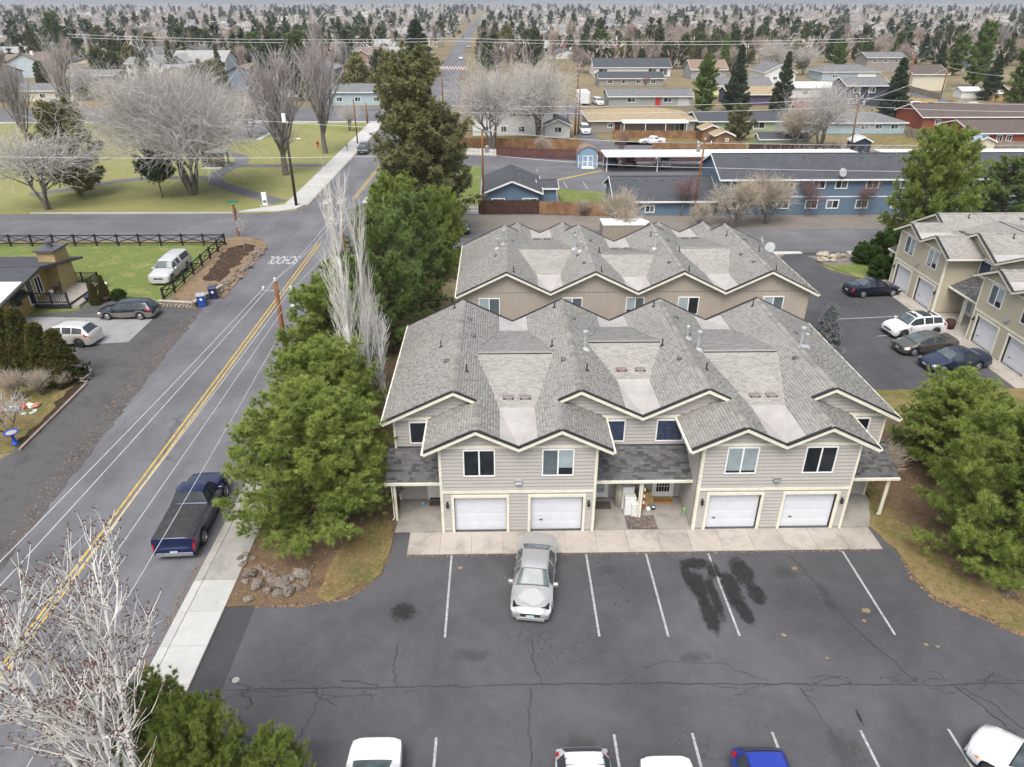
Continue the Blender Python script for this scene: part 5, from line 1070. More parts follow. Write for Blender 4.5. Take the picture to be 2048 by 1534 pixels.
def house(name,label,x0,x1,y0,y1,h,rh,axis,wm,rm,hip=0,ov=.45,wins=(),doors=(),trim=None,cat='house',z=0.0,vents=0,rz=0,group='houses beyond the townhouses',band=None):
    cx,cyy=(x0+x1)/2,(y0+y1)/2; a,b=(x1-x0)/2,(y1-y0)/2; trim=trim or TRIMW
    t=thing(name,label,cat,(cx,cyy,z),rz,group); sl=rh/((b if axis=='x' else a)+ov)
    def rz_(x,y):
        d=(b+ov-abs(y)) if axis=='x' else (a+ov-abs(x)); e=(a+ov-abs(x)) if axis=='x' else (b+ov-abs(y))
        return h+sl*min(d,e/hip*((b if axis=='x' else a)+ov) if hip else d)
    A,Bb=a+ov,b+ov
    # wall body with gables
    q=MB(); g=sl*ov
    if hip or rh<.3: q.box(-a,-b,0,a,b,h+g*.5)
    elif axis=='x': q.ext([(-a,-b,0),(-a,b,0),(-a,b,h+g-.12),(-a,0,h+rh-.12),(-a,-b,h+g-.12)],(2*a,0,0))
    else: q.ext([(-a,-b,0),(a,-b,0),(a,-b,h+g-.12),(0,-b,h+rh-.12),(-a,-b,h+g-.12)],(0,2*b,0))
    q.build('wall',wm,t)
    H=h+rh; facets=[]
    if axis=='x':
        k_=hip; facets=[[(-A,-Bb,h),(A,-Bb,h),(A-k_,0,H),(-A+k_,0,H)],[(A,Bb,h),(-A,Bb,h),(-A+k_,0,H),(A-k_,0,H)]]
        if hip: facets+=[[(A,-Bb,h),(A,Bb,h),(A-k_,0,H)],[(-A,Bb,h),(-A,-Bb,h),(-A+k_,0,H)]]
        rp=[(-A+k_,0,H),(A-k_,0,H)]
    else:
        k_=hip; facets=[[(-A,-Bb,h),(-A,Bb,h),(0,Bb-k_,H),(0,-Bb+k_,H)],[(A,Bb,h),(A,-Bb,h),(0,-Bb+k_,H),(0,Bb-k_,H)]]
        if hip: facets+=[[(-A,-Bb,h),(A,-Bb,h),(0,-Bb+k_,H)],[(A,Bb,h),(-A,Bb,h),(0,Bb-k_,H)]]
        rp=[(0,-Bb+k_,H),(0,Bb-k_,H)]
    rf=thing_part('roof',t)
    for f in facets: q=MB(); q.ext(f,(0,0,-.1)); q.build('roof_slope',rm,rf)
    q=MB(); q.bar(tuple(rp[0][:2])+(rp[0][2]+.01,),tuple(rp[1][:2])+(rp[1][2]+.01,),.3,.05); q.build('ridge_cap',rm,rf)
    # fascia
    ed=[((-A,-Bb,h),(A,-Bb,h))] if (axis=='x' or hip) else [((-A,-Bb,h),(0,-Bb,H)),((0,-Bb,H),(A,-Bb,h))]
    ed+=[((-A,-Bb,h),(-A,Bb,h)),((A,-Bb,h),(A,Bb,h))] if (axis=='y' or hip) else [((s*A,-Bb,h),(s*A,0,H)) for s in(-1,1)]+[((s*A,0,H),(s*A,Bb,h)) for s in (-1,1)]
    for p,r in ed:
        o=Vector((0,-.03,0)) if p[1]==r[1] else Vector((math.copysign(.03,p[0]),0,0))
        q=MB(); q.bar(Vector(p)+o+Vector((0,0,-.1)),Vector(r)+o+Vector((0,0,-.1)),.05,.2); q.build('fascia',trim,t)
    FW={'S':Wall((0,-b,0),(1,0,0),(0,-1,0)),'E':Wall((a,0,0),(0,1,0),(1,0,0)),'W':Wall((-a,0,0),(0,-1,0),(-1,0,0))}
    for f,u,zz,w_,hh in wins: window(FW[f],u,zz,w_,hh,t,[GL_DARK,GL_TEAL] if (u*7)%2<1 else [GL_TEAL,GL_DARK],d=.05,frame=trim,fw=.12)
    for f,u,w_,hh,m in doors: q=MB(); FW[f].box(q,u,0,u+w_,hh,0,.06); q.build('door',m,t)
    if band is not None: q=MB(); FW['S'].box(q,-a,band,a,band+.12,0,.03); q.build('band_board',trim,t)
    rr=random.Random(int(cx*10))
    for i in range(vents):
        f=(i+.5)/vents; x=(-A+2*A*f)*.92 if axis=='x' else a*.3; y=-Bb*.18 if axis=='x' else -Bb+2*Bb*f
        zz=h+sl*((Bb-abs(y)) if axis=='x' else (A-abs(x))); q=MB(); q.bev(x-.18,y-.15,zz-.06,x+.18,y+.15,zz+.14,.03); q.build('roof_vent',DKGREY,rf)
    return t
B_BLUE=siding_mat('blue_siding',(.125,.185,.255)); B_LBLUE=siding_mat('pale_blue_siding',(.36,.46,.50)); B_GREEN=siding_mat('pale_green_siding',(.33,.42,.27)); B_YEL=siding_mat('ochre_siding',(.34,.235,.085)); B_LEMON=siding_mat('lemon_siding',(.66,.64,.32)); B_NAVY=siding_mat('navy_siding',(.045,.055,.08)); B_RED=siding_mat('barn_red_siding',(.27,.075,.05)); B_GREY=siding_mat('grey_siding',(.32,.32,.33)); B_WHITE=siding_mat('white_siding',(.68,.68,.67)); B_TAUPE=siding_mat('warm_grey_siding',(.30,.275,.25)); B_PURP=siding_mat('purple_siding',(.10,.085,.14)); B_BROWN=siding_mat('brown_siding',(.16,.075,.045)); B_CREAM=siding_mat('cream_siding',(.60,.55,.43))
REDDOOR=plain('red_door',(.42,.03,.03),.5); GREYD=plain('grey_door',(.45,.46,.48),.5)
# --- small blue house and apartments
house('house','small blue gable house behind the brown board fence',-1.75,5.0,88.3,97.5,2.38,1.5,'y',B_BLUE,RF_SLATE,wins=[('S',-2.55,.5,1.7,1.2),('S',1.3,.5,1.9,1.2)],vents=3)
house('house','low blue wing beside the small blue house',5.15,7.3,91.2,95.5,2.3,.55,'x',B_BLUE,RF_SLATE,ov=.3)
house('apartment_building','low blue building with slate roof nearest the small blue house',14.3,26.3,86.2,95.4,1.85,1.95,'x',B_BLUE,RF_SLATE,wins=[('S',-2.5,.35,1.2,.9)],vents=7,cat='apartment building')
apt=house('apartment_building','long two-storey blue apartment building with two rows of white windows',26.9,88,86.2,95.6,4.4,2.1,'x',B_BLUE,RF_SLATE,wins=[('S',u-57.45,z_,1.55,w_) for us,z_,w_ in (((27.9,31.5,34.2,37.9,40.6,44.4,48.5,52,56),3.15,1.05),((27.6,33.9,37.4,40.0,43.6,48,52),.75,1.1)) for u in us],vents=16,cat='apartment building',band=2.15)
q=MB(); q.lathe([(.05,0),(.28,.06),(.42,.16)],16); dm=q.mesh('dish',plain('pale_dish',(.36,.37,.38),.5))
def dish(label,loc,tilt,rz,sc=1):
    t=thing('satellite_dish',label,'satellite dish',loc,rz); d=O('dish',dm,t,(0,-.12,.55)); d.rotation_euler=(R(tilt),0,0); d.scale=(sc,sc,sc)
    q=MB(); q.tube([(0,.05,0),(0,0,.55)],.025,6); q.build('mast',GALV,t); q=MB(); q.tube([(0,-.1,.5),(0,-.55,.62)],.015,5); q.build('feed_arm',GALV,t)
dish('grey satellite dish on the rear townhouse roof edge',(22.0,55.5,5.0),65,-.7); dish('second dish on the rear townhouse roof edge behind the grey one',(21.6,57.2,5.1),70,.9,.7); dish('round dish on the blue apartment roof edge',(40.9,85.9,4.6),70,.3,1.25)
# --- carport, shed
def carport(label,x0,x1,y0,y1,z):
    t=thing('carport',label,'carport',((x0+x1)/2,(y0+y1)/2,0)); a,b=(x1-x0)/2,(y1-y0)/2
    q=MB(); q.ext([(-a,-b,z),(a,-b,z),(a,b,z-.12),(-a,b,z-.12)],(0,0,-.16)); q.build('roof',RF_WHITE,t); n=max(2,int(2*a/7))
    for i in range(n+1):
        for y in (-b+1,b-1): q=MB(); x=-a+.4+(2*a-.8)*i/n; q.box(x-.06,y-.06,0,x+.06,y+.06,z-.16); q.build('post',TRIMW,t)
carport('long white-roofed carport sheltering three cars',16.2,56,110.6,116.6,2.55); carport('second white-roofed carport beyond the apartments',60,84,110.6,116.6,2.5)
t=thing('shed','blue gambrel shed with white double doors','shed',(14.05,116.6,0)); gp_=[(-1.5,0),(1.5,0),(1.5,2.0),(1.15,2.75),(0,3.2),(-1.15,2.75),(-1.5,2.0)]
q=MB(); q.ext([(x,-1.6,z) for x,z in gp_],(0,3.2,0)); q.build('wall',siding_mat('shed_blue',(.22,.33,.44)),t)
for (a,b) in zip(gp_[2:],gp_[3:]): q=MB(); q.ext([(a[0]*1.04,-1.75,a[1]+.03),(b[0]*1.04,-1.75,b[1]+.03),(b[0]*1.04,1.75,b[1]+.03),(a[0]*1.04,1.75,a[1]+.03)],(0,0,.07)); q.build('roof_slope',RF_PINK,t)
Ws=Wall((0,-1.6,0),(1,0,0),(0,-1,0))
for s in (-1,1):
    q=MB(); Ws.box(q,min(0,s*.85),.1,max(0,s*.85),1.85,0,.03); d=q.build('door',siding_mat('shed_blue',(.22,.33,.44)),t); q=MB()
    for u in (s*.05,s*.8): Ws.box(q,u-.05,.1,u+.05,1.85,.03,.05)
    for z_ in (.15,.95,1.8): Ws.box(q,min(0,s*.85),z_-.05,max(0,s*.85),z_+.05,.03,.052)
    q.build('trim',TRIMW,d)
q=MB(); q.box(-1.0,-2.5,.0,1.0,-1.62,.08); q.build('ramp',TRIMW,t)
for x in (-1.5,1.5): q=MB(); Ws.box(q,x-.05,0,x+.05,2.0,0,.04); q.build('corner_board',TRIMW,t)
# --- fences
W_BROWN=mottle('dark_brown_boards',(.055,.028,.02),(.10,.055,.04),3,.85,fine=12,coord='world'); W_CEDAR=mottle('cedar_boards',(.20,.105,.055),(.36,.21,.11),.8,.85,fine=8,coord='world'); W_NEW=mottle('new_pine_boards',(.50,.34,.14),(.60,.43,.20),1,.8,fine=8,coord='world'); W_REDW=mottle('red_stained_slats',(.10,.035,.035),(.15,.055,.05),2,.85,fine=9,coord='world'); W_GREYB=mottle('weathered_boards',(.22,.18,.15),(.33,.28,.235),1,.9,fine=8,coord='world')
def fence(label,p0,p1,h,m,horizontal=False,bw=.16,gap=.01,post=2.4,pm=None,name='fence',cat='fence',h2=None):
    p0=Vector((*p0,0));p1=Vector((*p1,0)); L=(p1-p0).length; d=(p1-p0)/L; nn=Vector((-d.y,d.x,0))
    t=thing(name,label,cat,tuple(p0),math.atan2(d.y,d.x)); rr=random.Random(int(L*100)); b=MB()
    if horizontal:
        z=.05
        while z<h: b.box(0,-.02,z,L,.02,min(z+bw-gap,h)); z+=bw
    else:
        x=0
        while x<L-.02:
            hh=h*rr.uniform(.97,1.02); dy=rr.uniform(-.012,.012); b.box(x,-.015+dy,.03,min(L,x+bw-gap),.015+dy,hh); x+=bw
        for z in (.35,h-.35): b.box(0,.016,z,L,.06,z+.09)
    o=b.build('boards',m,t); o['kind']='stuff'
    n=max(1,int(L/post)); q=MB(); q.box(-.05,.03,0,.05,.13,h+.03); me=q.mesh('post',pm or m)
    for i in range(n+1): O('post',me,t,(L*i/n,0,0))
    return t
fence('dark brown horizontal-board fence in front of the small blue house',(-2.5,87.2),(4.9,87.1),1.72,W_BROWN,True)
fence('upright board fence between the small blue house and the low blue building',(4.95,87.1),(13.6,85.9),1.6,W_CEDAR)
fence('red slatted fence behind the apartment yard',(-.3,124.5),(16.5,120.2),1.6,W_REDW,bw=.12,gap=.025); fence('red slatted fence behind the carport',(16.5,120.0),(58,119.4),1.5,W_REDW,bw=.12,gap=.025)
fence('tall cedar board fence under the bare cottonwoods',(-7,133.5),(14.6,130.5),1.7,W_CEDAR,bw=.3); fence('new cedar fence in front of the tan-roofed house',(22.0,142.5),(41,142.0),1.45,W_CEDAR,bw=.3); fence('low dark board fence behind the white sedan',(27.5,131.0),(44,131.0),1.1,W_CEDAR,bw=.3)
fence('yellow new board fence along the side road',G(1895,212),G(2030,250),1.7,W_NEW,bw=.5,gap=.03); fence('pale board fence at the bend of the side road',G(1805,180),G(1880,200),1.6,W_GREYB,bw=.3); fence('weathered board fence behind the pale blue house',G(1810,272),G(1880,290),1.5,W_GREYB,bw=.3); fence('new board fence behind the parked pickups',G(1810,208),G(1872,212),1.6,W_NEW,bw=.4)
fence('dark board fence behind the carport roofs',(44,128.5),(60,128),1.3,W_BROWN,bw=.25); fence('board fence beside the red house yard',G(1880,290),(112,122),1.3,W_GREYB,bw=.3)
def picket(label,p0,p1,h):
    t=fence(label,p0,p1,h,TRIMW,bw=.24,gap=.13,post=2.0); return t
picket('white picket fence beside the dark brown fence',(-6.5,87.6),(-2.6,87.25),1.15); picket('white picket fence at the end of the red slatted fence',(-5.4,126),(-.5,124.6),1.2)
def rail_fence(label,pts,sp=2.35):
    t=thing('rail_fence',label,'fence',(*pts[0],0)); o=Vector((*pts[0],0)); BK=plain('black_stained_wood',(.012,.012,.012),.7)
    pm=MB(); pm.box(-.075,-.075,0,.075,.075,1.25); pm.box(-.09,-.09,1.25,.09,.09,1.29); pm=pm.mesh('post',BK)
    for k_,(a,b) in enumerate(zip(pts,pts[1:])):
        a=Vector((*a,0))-o;b=Vector((*b,0))-o; L=(b-a).length; n=round(L/sp)
        for i in range(n+(k_==len(pts)-2)): O('post',pm,t,tuple(a+(b-a)*i/n))
        for i in range(n):
            p=a+(b-a)*i/n;r=a+(b-a)*(i+1)/n
            for z in (.32,1.15): q=MB(); q.bar(p+Vector((0,0,z)),r+Vector((0,0,z)),.05,.11); q.build('rail',BK,t)
            for z0,z1 in ((.36,1.1),(1.1,.36)): q=MB(); q.bar(p+Vector((0,0,z0)),r+Vector((0,0,z1)),.035 if z0<1 else .045,.08); q.build('brace',BK,t)
rail_fence('black cross-braced rail fence around the lawn of the yellow house',[(-66,75.0),(-29.45,74.9),(-29.25,58.5)])
# --- yellow house
YR=house('house','ochre house with dark roof and big chimney by the lawn',-62,-39.6,52.6,62.6,2.45,1.15,'x',B_YEL,RF_SLATE,ov=1.2,wins=[('E',-3.2,.95,1.3,1.0)],cat='house',trim=plain('dark_brown_trim',(.06,.055,.055),.7))
x_=11.2; Wd=Wall((x_,0,0),(0,1,0),(1,0,0))
q=MB(); Wd.box(q,-.9,0.4,-.0,2.5,0,.05); o=q.build('door',TRIMW,YR); q=MB(); Wd.box(q,-.8,.55,-.1,2.4,.05,.07); q.build('door_glass',GL_DARK,o)
window(Wd,.35,.9,.9,1.55,YR,[GL_DARK,GL_DARK],frame=TRIMW)
q=MB(); q.ext([(x_+.02,-3.4,2.35),(x_+.02,-1.7,2.35),(x_+.8,-1.7,1.95),(x_+.8,-3.4,1.95)],(0,0,-.22)); q.build('awning',BLACK,YR)
ST=mottle('tan_stucco',(.36,.26,.115),(.44,.33,.17),5,.9,fine=20)
q=MB(); q.ext([(x_,2.2,0),(x_,5.0,0),(x_,4.6,3.6),(x_,2.6,3.6)],(1.0,0,0)); q.box(x_-.5,2.62,3.0,x_+.97,4.58,3.95); ch=q.build('chimney',ST,YR)
q=MB(); q.box(x_-.65,2.45,3.95,x_+1.12,4.75,4.15); q.build('chimney_cap',DKGREY,ch); q=MB(); q.lathe([(.3,0),(.25,.3),(.32,.35),(.32,.55),(.1,.6)],12,(x_+.2,3.6,4.15)); q.build('chimney_pot',DKGREY,ch)
q=MB(); q.ext([(-4,-5.9,2.53),(12.3,-5.9,2.53),(12.3,-2.6,3.14),(-4,-2.6,3.14)],(0,0,.05)); q.build('white_roof_panel',RF_WHITE,YR)
# deck
dk=thing('deck','grey timber deck with black railings beside the ochre house','deck',(-38.05,59.4,0)); DECK=mottle('deck_boards',(.33,.29,.25),(.43,.385,.34),2,.85,fine=10,coord='world')
for i in range(20): q=MB(); q.box(-1.42+i*.145,-2.35,.44,-1.42+i*.145+.138,2.9,.47); q.build('deck_board',DECK,dk)
q=MB(); q.box(-1.44,-2.36,.1,1.46,2.92,.44); q.build('skirt',plain('black_skirt',(.02,.022,.028),.7),dk); q=MB(); q.box(1.47,-2.2,.0,2.15,.6,.26); q.build('step',DECK,dk)
BKR=plain('black_stained_wood',(.012,.012,.012),.7)
for a,b in (((-1.4,-2.3),(1.4,-2.3)),((1.42,1.0),(1.42,2.85)),((1.42,2.85),(-1.4,2.85))):
    a=Vector((*a,.47));b=Vector((*b,.47)); L=(b-a).length; n=max(1,round(L/1.4))
    for i in range(n+1): p=a+(b-a)*i/n; q=MB(); q.box(p.x-.06,p.y-.06,.45,p.x+.06,p.y+.06,1.5); q.build('rail_post',BKR,dk)
    for z in (.12,.92): q=MB(); q.bar(a+Vector((0,0,z)),b+Vector((0,0,z)),.07,.07); q.build('rail',BKR,dk)
    m=int(L/.16)
    for i in range(1,m): p=a+(b-a)*i/m; q=MB(); q.box(p.x-.015,p.y-.015,.55,p.x+.015,p.y+.015,1.4); q.build('baluster',BKR,dk)
bn=thing('bench','dark slatted bench on the deck against the chimney','bench',(-38.75,60.3,.47),R(-80)); WB=plain('weathered_bench_wood',(.085,.075,.065),.8)
for i in range(4): q=MB(); q.box(-.75,-.45+i*.12,.42,.75,-.35+i*.12,.45); q.build('seat_slat',WB,bn)
for i in range(3): q=MB(); q.box(-.75,.06,.55+i*.15,.75,.09,.66+i*.15); q.build('back_slat',WB,bn)
for x in (-.7,.7):
    for y in (-.42,.06): q=MB(); q.box(x-.04,y-.04,0,x+.04,y+.04,.62 if y<0 else .95); q.build('leg',WB,bn)
    q=MB(); q.box(x-.04,-.46,.6,x+.04,.1,.65); q.build('armrest',WB,bn)
def pot(label,x,y,r,h,m,z=0,soil=True):
    t=thing('planter',label,'planter',(x,y,z)); q=MB(); q.lathe([(r*.7,0),(r*.95,h*.5),(r,h),(r*.86,h),(r*.82,h*.85)],14); q.build('pot',m,t,True)
    q=MB(); q.lathe([(r*.8,h*.84),(r*.5,h*.9)],10); q.build('soil',G_MULCH if soil else VINYL,t)
pot('dark blue pot with red plants on the deck step',*G(178,604),.32,.36,plain('blue_glaze',(.02,.03,.07),.3),.26); pot('white bucket on the deck by the railing',*G(107,598),.2,.35,VINYL,.47,False); pot('brown barrel pot of the tall potted conifer',*G(213,602),.45,.5,W_BROWN); pot('white wash tub at the lawn edge',*G(205,575),.45,.4,VINYL,0,False)
# stone wall, bins, boulders
def stone_meshes(n,seed,m):
    out=[]; r=np.random.default_rng(seed)
    for i in range(n):
        P=[];Fc=[]; nz,na=5,8; ph=r.uniform(0,6.28,6); am=r.uniform(.04,.2,6)
        for a in range(nz):
            t=math.pi*(a+.5)/nz
            for b in range(na):
                p=2*math.pi*b/na; k=1+sum(am[j]*math.sin((j%3+1)*p+ph[j]+t*(j+1)) for j in range(6))*.7
                P.append((math.sin(t)*math.cos(p)*k,math.sin(t)*math.sin(p)*k*.85,math.cos(t)*.62*k+.35))
        for a in range(nz-1):
            for b in range(na): Fc.append((a*na+b,a*na+(b+1)%na,(a+1)*na+(b+1)%na,(a+1)*na+b))
        q=MB(); q.add(P,Fc+[tuple(range(na-1,-1,-1)),tuple(range((nz-1)*na,nz*na))]); out.append(q.mesh('boulder',m))
    return out
def stone_mat(name,c1,c2):
    k=NT(name); co=k.coord('obj'); oi=k.n('ObjectInfo').outputs['Random']; f=k.noise(co,3.5,6,.75); col=k.ramp(f,[(.32,c1),(.66,c2)]); col=k.mix(1.0,col,k.ramp(oi,[(0,.6),(1,1)]),'MULTIPLY'); return k.out(col,.9,f,.05,.8,spec=.2)
ST_LAVA=stone_mat('lava_rock',(.11,.09,.075),(.34,.29,.245)); ST_PALE=stone_mat('pale_rock',(.30,.26,.2),(.50,.44,.35))
rk=stone_meshes(6,3,ST_LAVA); rp_=stone_meshes(4,8,ST_PALE); rr=random.Random(9)
def rock(label,ms,x,y,s,group,z=.03):
    o=O('boulder',rr.choice(ms),None,(x,y,z),rr.uniform(0,6.28)); k=rr.uniform(.8,1.2); o.scale=(s*k,s/k,s*rr.uniform(.7,1.05)); tag(o,label,'boulder',group); return o
for i,(u,v,s) in enumerate([(487,1132,.26),(500,1150,.34),(520,1140,.22),(533,1150,.25),(545,1163,.32),(560,1170,.42),(572,1155,.2),(583,1160,.26),(515,1172,.38),(535,1185,.24),(557,1190,.30),(578,1188,.34),(602,1152,.42),(612,1168,.26),(498,1202,.26),(480,1120,.2),(492,1112,.22),(508,1118,.16),(522,1168,.2),(600,1180,.22),(590,1175,.2),(570,1178,.22),(620,1105,.18),(490,1165,.18),(548,1140,.18)]):
    x,y=G(u,v); rock('brown-grey lava boulder in the heap beside the pavement',rk,x,y,s*.92,'boulders heaped beside the pavement')
for i in range(90):
    t_=rr.random(); a=Vector(G(530,500)).lerp(Vector(G(445,585)),t_); x=a.x+rr.gauss(-.15,.32); rock('small lava stone in the rubble edge of the leafy bank',rk,x,a.y+rr.gauss(0,.3),rr.uniform(.10,.26),'rubble stones along the leafy bank',.06)
for i in range(16): x,y=G(rr.uniform(1625,1690),rr.uniform(508,524)); rock('pale stone in the gravel bed at the driveway mouth',rp_,x,y,rr.uniform(.2,.5),'stones at the driveway mouth')
for u,v in ((2030,1172),(2012,1190)): x,y=G(u,v); rock('flat grey stone under the round pine, '+('nearer the lot' if u<2020 else 'nearer the trunk'),rk,x,y,.3,None)
def stonewall(label,pts,h,w_):
    t=thing('stone_wall',label,'stone wall',(*pts[0],0)); o=Vector(pts[0]); 
    for a,b in zip(pts,pts[1:]):
        a=Vector(a)-o;b=Vector(b)-o; L=(b-a).length; n=max(1,int(L/.34)); ang=math.atan2(b.y-a.y,b.x-a.x)
        for lv in range(2):
            for i in range(n):
                p=a+(b-a)*((i+.5*(lv%2)+.25)/n); s=O('stone',rr.choice(rp_),t,(p.x,p.y,lv*h*.42),ang+rr.gauss(0,.3)); s.scale=(.19,.15,h*.42)
        q=MB(); q.bar((a.x,a.y,h+.06),(b.x,b.y,h+.06),w_,.07); q.build('capstone',CONC,t)
stonewall('low stone retaining wall at the end of the leafy bank',px((318,612),(388,616),(412,600),(447,580)),.45,.3); stonewall('little stone bed edge under the mailboxes',px((157,762),(168,766),(180,758),(183,748)),.3,.2)
def bin_(label,x,y,rz,m,lid):
    t=thing('wheelie_bin',label,'bin',(x,y,0),rz); q=MB()
    a,b=.27,.30; c,d=.33,.38
    q.add([(-a,-b,.06),(a,-b,.06),(a,b,.06),(-a,b,.06),(-c,-d,1.0),(c,-d,1.0),(c,d,1.0),(-c,d,1.0)],[(0,3,2,1),(4,5,6,7),(0,1,5,4),(1,2,6,5),(2,3,7,6),(3,0,4,7)]); q.build('body',m,t)
    q=MB(); q.bev(-.36,-.42,1.0,.36,.42,1.09,.03); q.build('lid',lid,t); q=MB(); q.tube([(-.3,.44,.98),(.3,.44,.98)],.02,6); q.build('handle',m,t)
    for s in (-1,1): q=MB(); q.lathe([(.12,-.04),(.12,.04)],14); w_=q.build('wheel',TYRE,t); w_.location=(s*.28,.3,.12); w_.rotation_euler=(0,R(90),0)
    q=MB(); q.lathe([(.11,0),(.11,.006)],16); o=q.build('emblem',VINYL,t); o.location=(0,-.372,.72); o.rotation_euler=(R(86),0,0)
bin_('bright blue recycling bin with grey lid nearer the driveway','x' and G(405,612)[0],G(405,612)[1],.35,plain('bright_blue_plastic',(.02,.08,.40),.5),plain('grey_lid',(.33,.34,.35),.6)); bin_('dark navy bin nearer the street','x' and G(428,597)[0],G(428,597)[1],.3,plain('navy_plastic',(.012,.025,.09),.5),plain('navy_lid',(.03,.05,.10),.5))
# mailboxes, sign, bird bath, edging, lawn things
def mailbox(label,x,y,rz,m=BLACK):
    t=thing('mailbox',label,'mailbox',(x,y,0),rz); q=MB(); q.box(-.05,-.05,0,.05,.05,1.05); q.build('post',BLACK,t); pr=[(.13*math.cos(a),.13*math.sin(a)+.1) for a in np.linspace(0,math.pi,9)]
    q=MB(); q.ext([(-.28,x_,z_+1.1) for x_,z_ in [(-.13,0)]+pr[::-1]+[(.13,0)]],(.56,0,0)); q.build('box',m,t); q=MB(); q.box(.05,.132,1.2,.08,.15,1.36); q.build('flag',REDDOOR,t)
mailbox('black mailbox nearest the gravel turnout',*G(181,757),.1); mailbox('black mailbox nearest the hedge',*G(168,763),.1)
t=thing('sign_post','small white sign on a black post beside the hedge','sign',(*G(163,745),0)); q=MB(); q.box(-.05,-.05,0,.05,.05,1.9); q.build('post',BLACK,t); q=MB(); q.box(-.16,-.07,1.1,.16,-.05,1.6); q.build('board',VINYL,t); q=MB(); q.tube([(0,0,1.9),(.5,.0,2.3),(.75,0,2.35)],.04,6); q.build('lamp_arm',BLACK,t)
t=thing('bird_bath','blue bird bath on the brown front lawn','bird bath',(*G(31,888),0)); BB=plain('blue_glaze_bright',(.02,.07,.42),.35); q=MB(); q.lathe([(.2,0),(.2,.05),(.11,.12),(.09,.55),(.14,.7)],14); q.build('pedestal',BB,t,True); q=MB(); q.lathe([(.1,.68),(.38,.78),(.40,.84),(.36,.84),(.2,.77)],18); q.build('bowl',BB,t,True); q=MB(); q.lathe([(.2,.775),(.33,.805),(.1,.81)],14); q.build('bowl_floor',CONC,t)
def edging(label,pts): 
    t=thing('timber_edging',label,'edging',(*pts[0],0)); o=Vector((*pts[0],0))
    for a,b in zip(pts,pts[1:]): q=MB(); q.bar(Vector((*a,.07))-o,Vector((*b,.07))-o,.16,.16); q.build('timber',W_GREYB,t)
edging('grey timber edging between brown lawn and gravel turnout',px((173,770),(140,803),(105,838),(72,870),(40,902)))
for i,(u,v) in enumerate([(48,828),(65,826),(70,822)]): blob_=O('stepping_stone',slab(.32,.26,CONC_W,.06),None,(*G(u,v),.0),i); tag(blob_,'round white stepping stone on the brown lawn, '+('alone' if i==0 else 'one of a touching pair'),'stone','white stones on the brown lawn')
cl=thing('yard_inflatable','crumpled red and white yard decoration under the crooked bare tree','decoration',(*G(22,822),0))
for i,(m,dx,dy) in enumerate([(REDDOOR,-.6,-.2),(VINYL,-.1,.1),(plain('pale_blue_cloth',(.35,.5,.62),.7),.3,.15),(VINYL,.9,.5),(plain('orange_cloth',(.38,.17,.11),.7),1.3,.6),(REDDOOR,.7,.45)]): s=O('cloth_heap',rk[i%6].copy(),cl,(dx,dy,0),i); s.data.materials[0]=m; s.scale=(.32,.28,.26)
# --- poles, wires, signs
WOOD=bark_mat('creosote_pole',(.13,.055,.025),(.26,.12,.055),5); WOODD=bark_mat('black_pole',(.035,.03,.028),(.07,.06,.055),5); PORC=plain('pale_insulator',(.55,.6,.63),.3)
def pole(label,x,y,h,m=WOOD,arm=None,r=.15,transformer=None,lamp=None,rz=0,box=None,lean=(0,0)):
    t=thing('utility_pole',label,'utility pole',(x,y,0),rz); q=MB(); q.tube([(0,0,-.1),(lean[0]*.5,lean[1]*.5,h*.5),(lean[0],lean[1],h)],[r,r*.85,r*.7],8); q.build('pole',m,t,True)
    if arm:
        for z,w_ in arm:
            q=MB(); q.bar((-w_+lean[0],0,z),(w_+lean[0],0,z),.09,.11); a=q.build('crossarm',GALV if m is WOOD else m,t)
            for x_ in (-w_*.95,w_*.95): q=MB(); q.lathe([(.03,0),(.10,.08),(.06,.14),(.10,.2),(.05,.3)],8,(x_+lean[0],0,z+.04)); q.build('insulator',PORC,a)
        q=MB(); q.lathe([(.03,0),(.10,.08),(.06,.14),(.10,.2),(.05,.3)],8,(lean[0],lean[1],h)); q.build('insulator',PORC,t)
    if transformer: z,dx=transformer; q=MB(); q.lathe([(.2,0),(.22,.05),(.22,.7),(.12,.78)],12,(dx,0,z)); q.build('transformer',GALV,t); q=MB(); q.bar((0,0,z+.3),(dx,0,z+.3),.06,.06); q.build('bracket',GALV,t)
    if lamp: z,dx,dy=lamp; q=MB(); q.tube([(0,0,z),(dx*.5,dy*.5,z+.35),(dx,dy,z+.35)],.035,6); q.build('lamp_arm',GALV,t); q=MB(); q.bev(dx-.3,dy-.12,z+.28,dx+.3,dy+.12,z+.42,.04); q.build('lamp_head',GALV,t)
    if box: q=MB(); q.bev(-.22,-.22,box,.22,.22,box+1.0,.04); q.build('antenna_box',VINYL,t)
    return t
pole('leaning brown utility pole with insulators beside the street pines',-14.75,44.3,7.0,r=.19,arm=[(6.3,.95)],transformer=(4.6,1.0),lean=(.15,-.2))
pole('tall black utility pole with white antenna box at the park corner',-26.0,91.6,10.2,WOODD,r=.2,lamp=(8.0,1.6,-.6),box=10.2,lean=(.0,0))
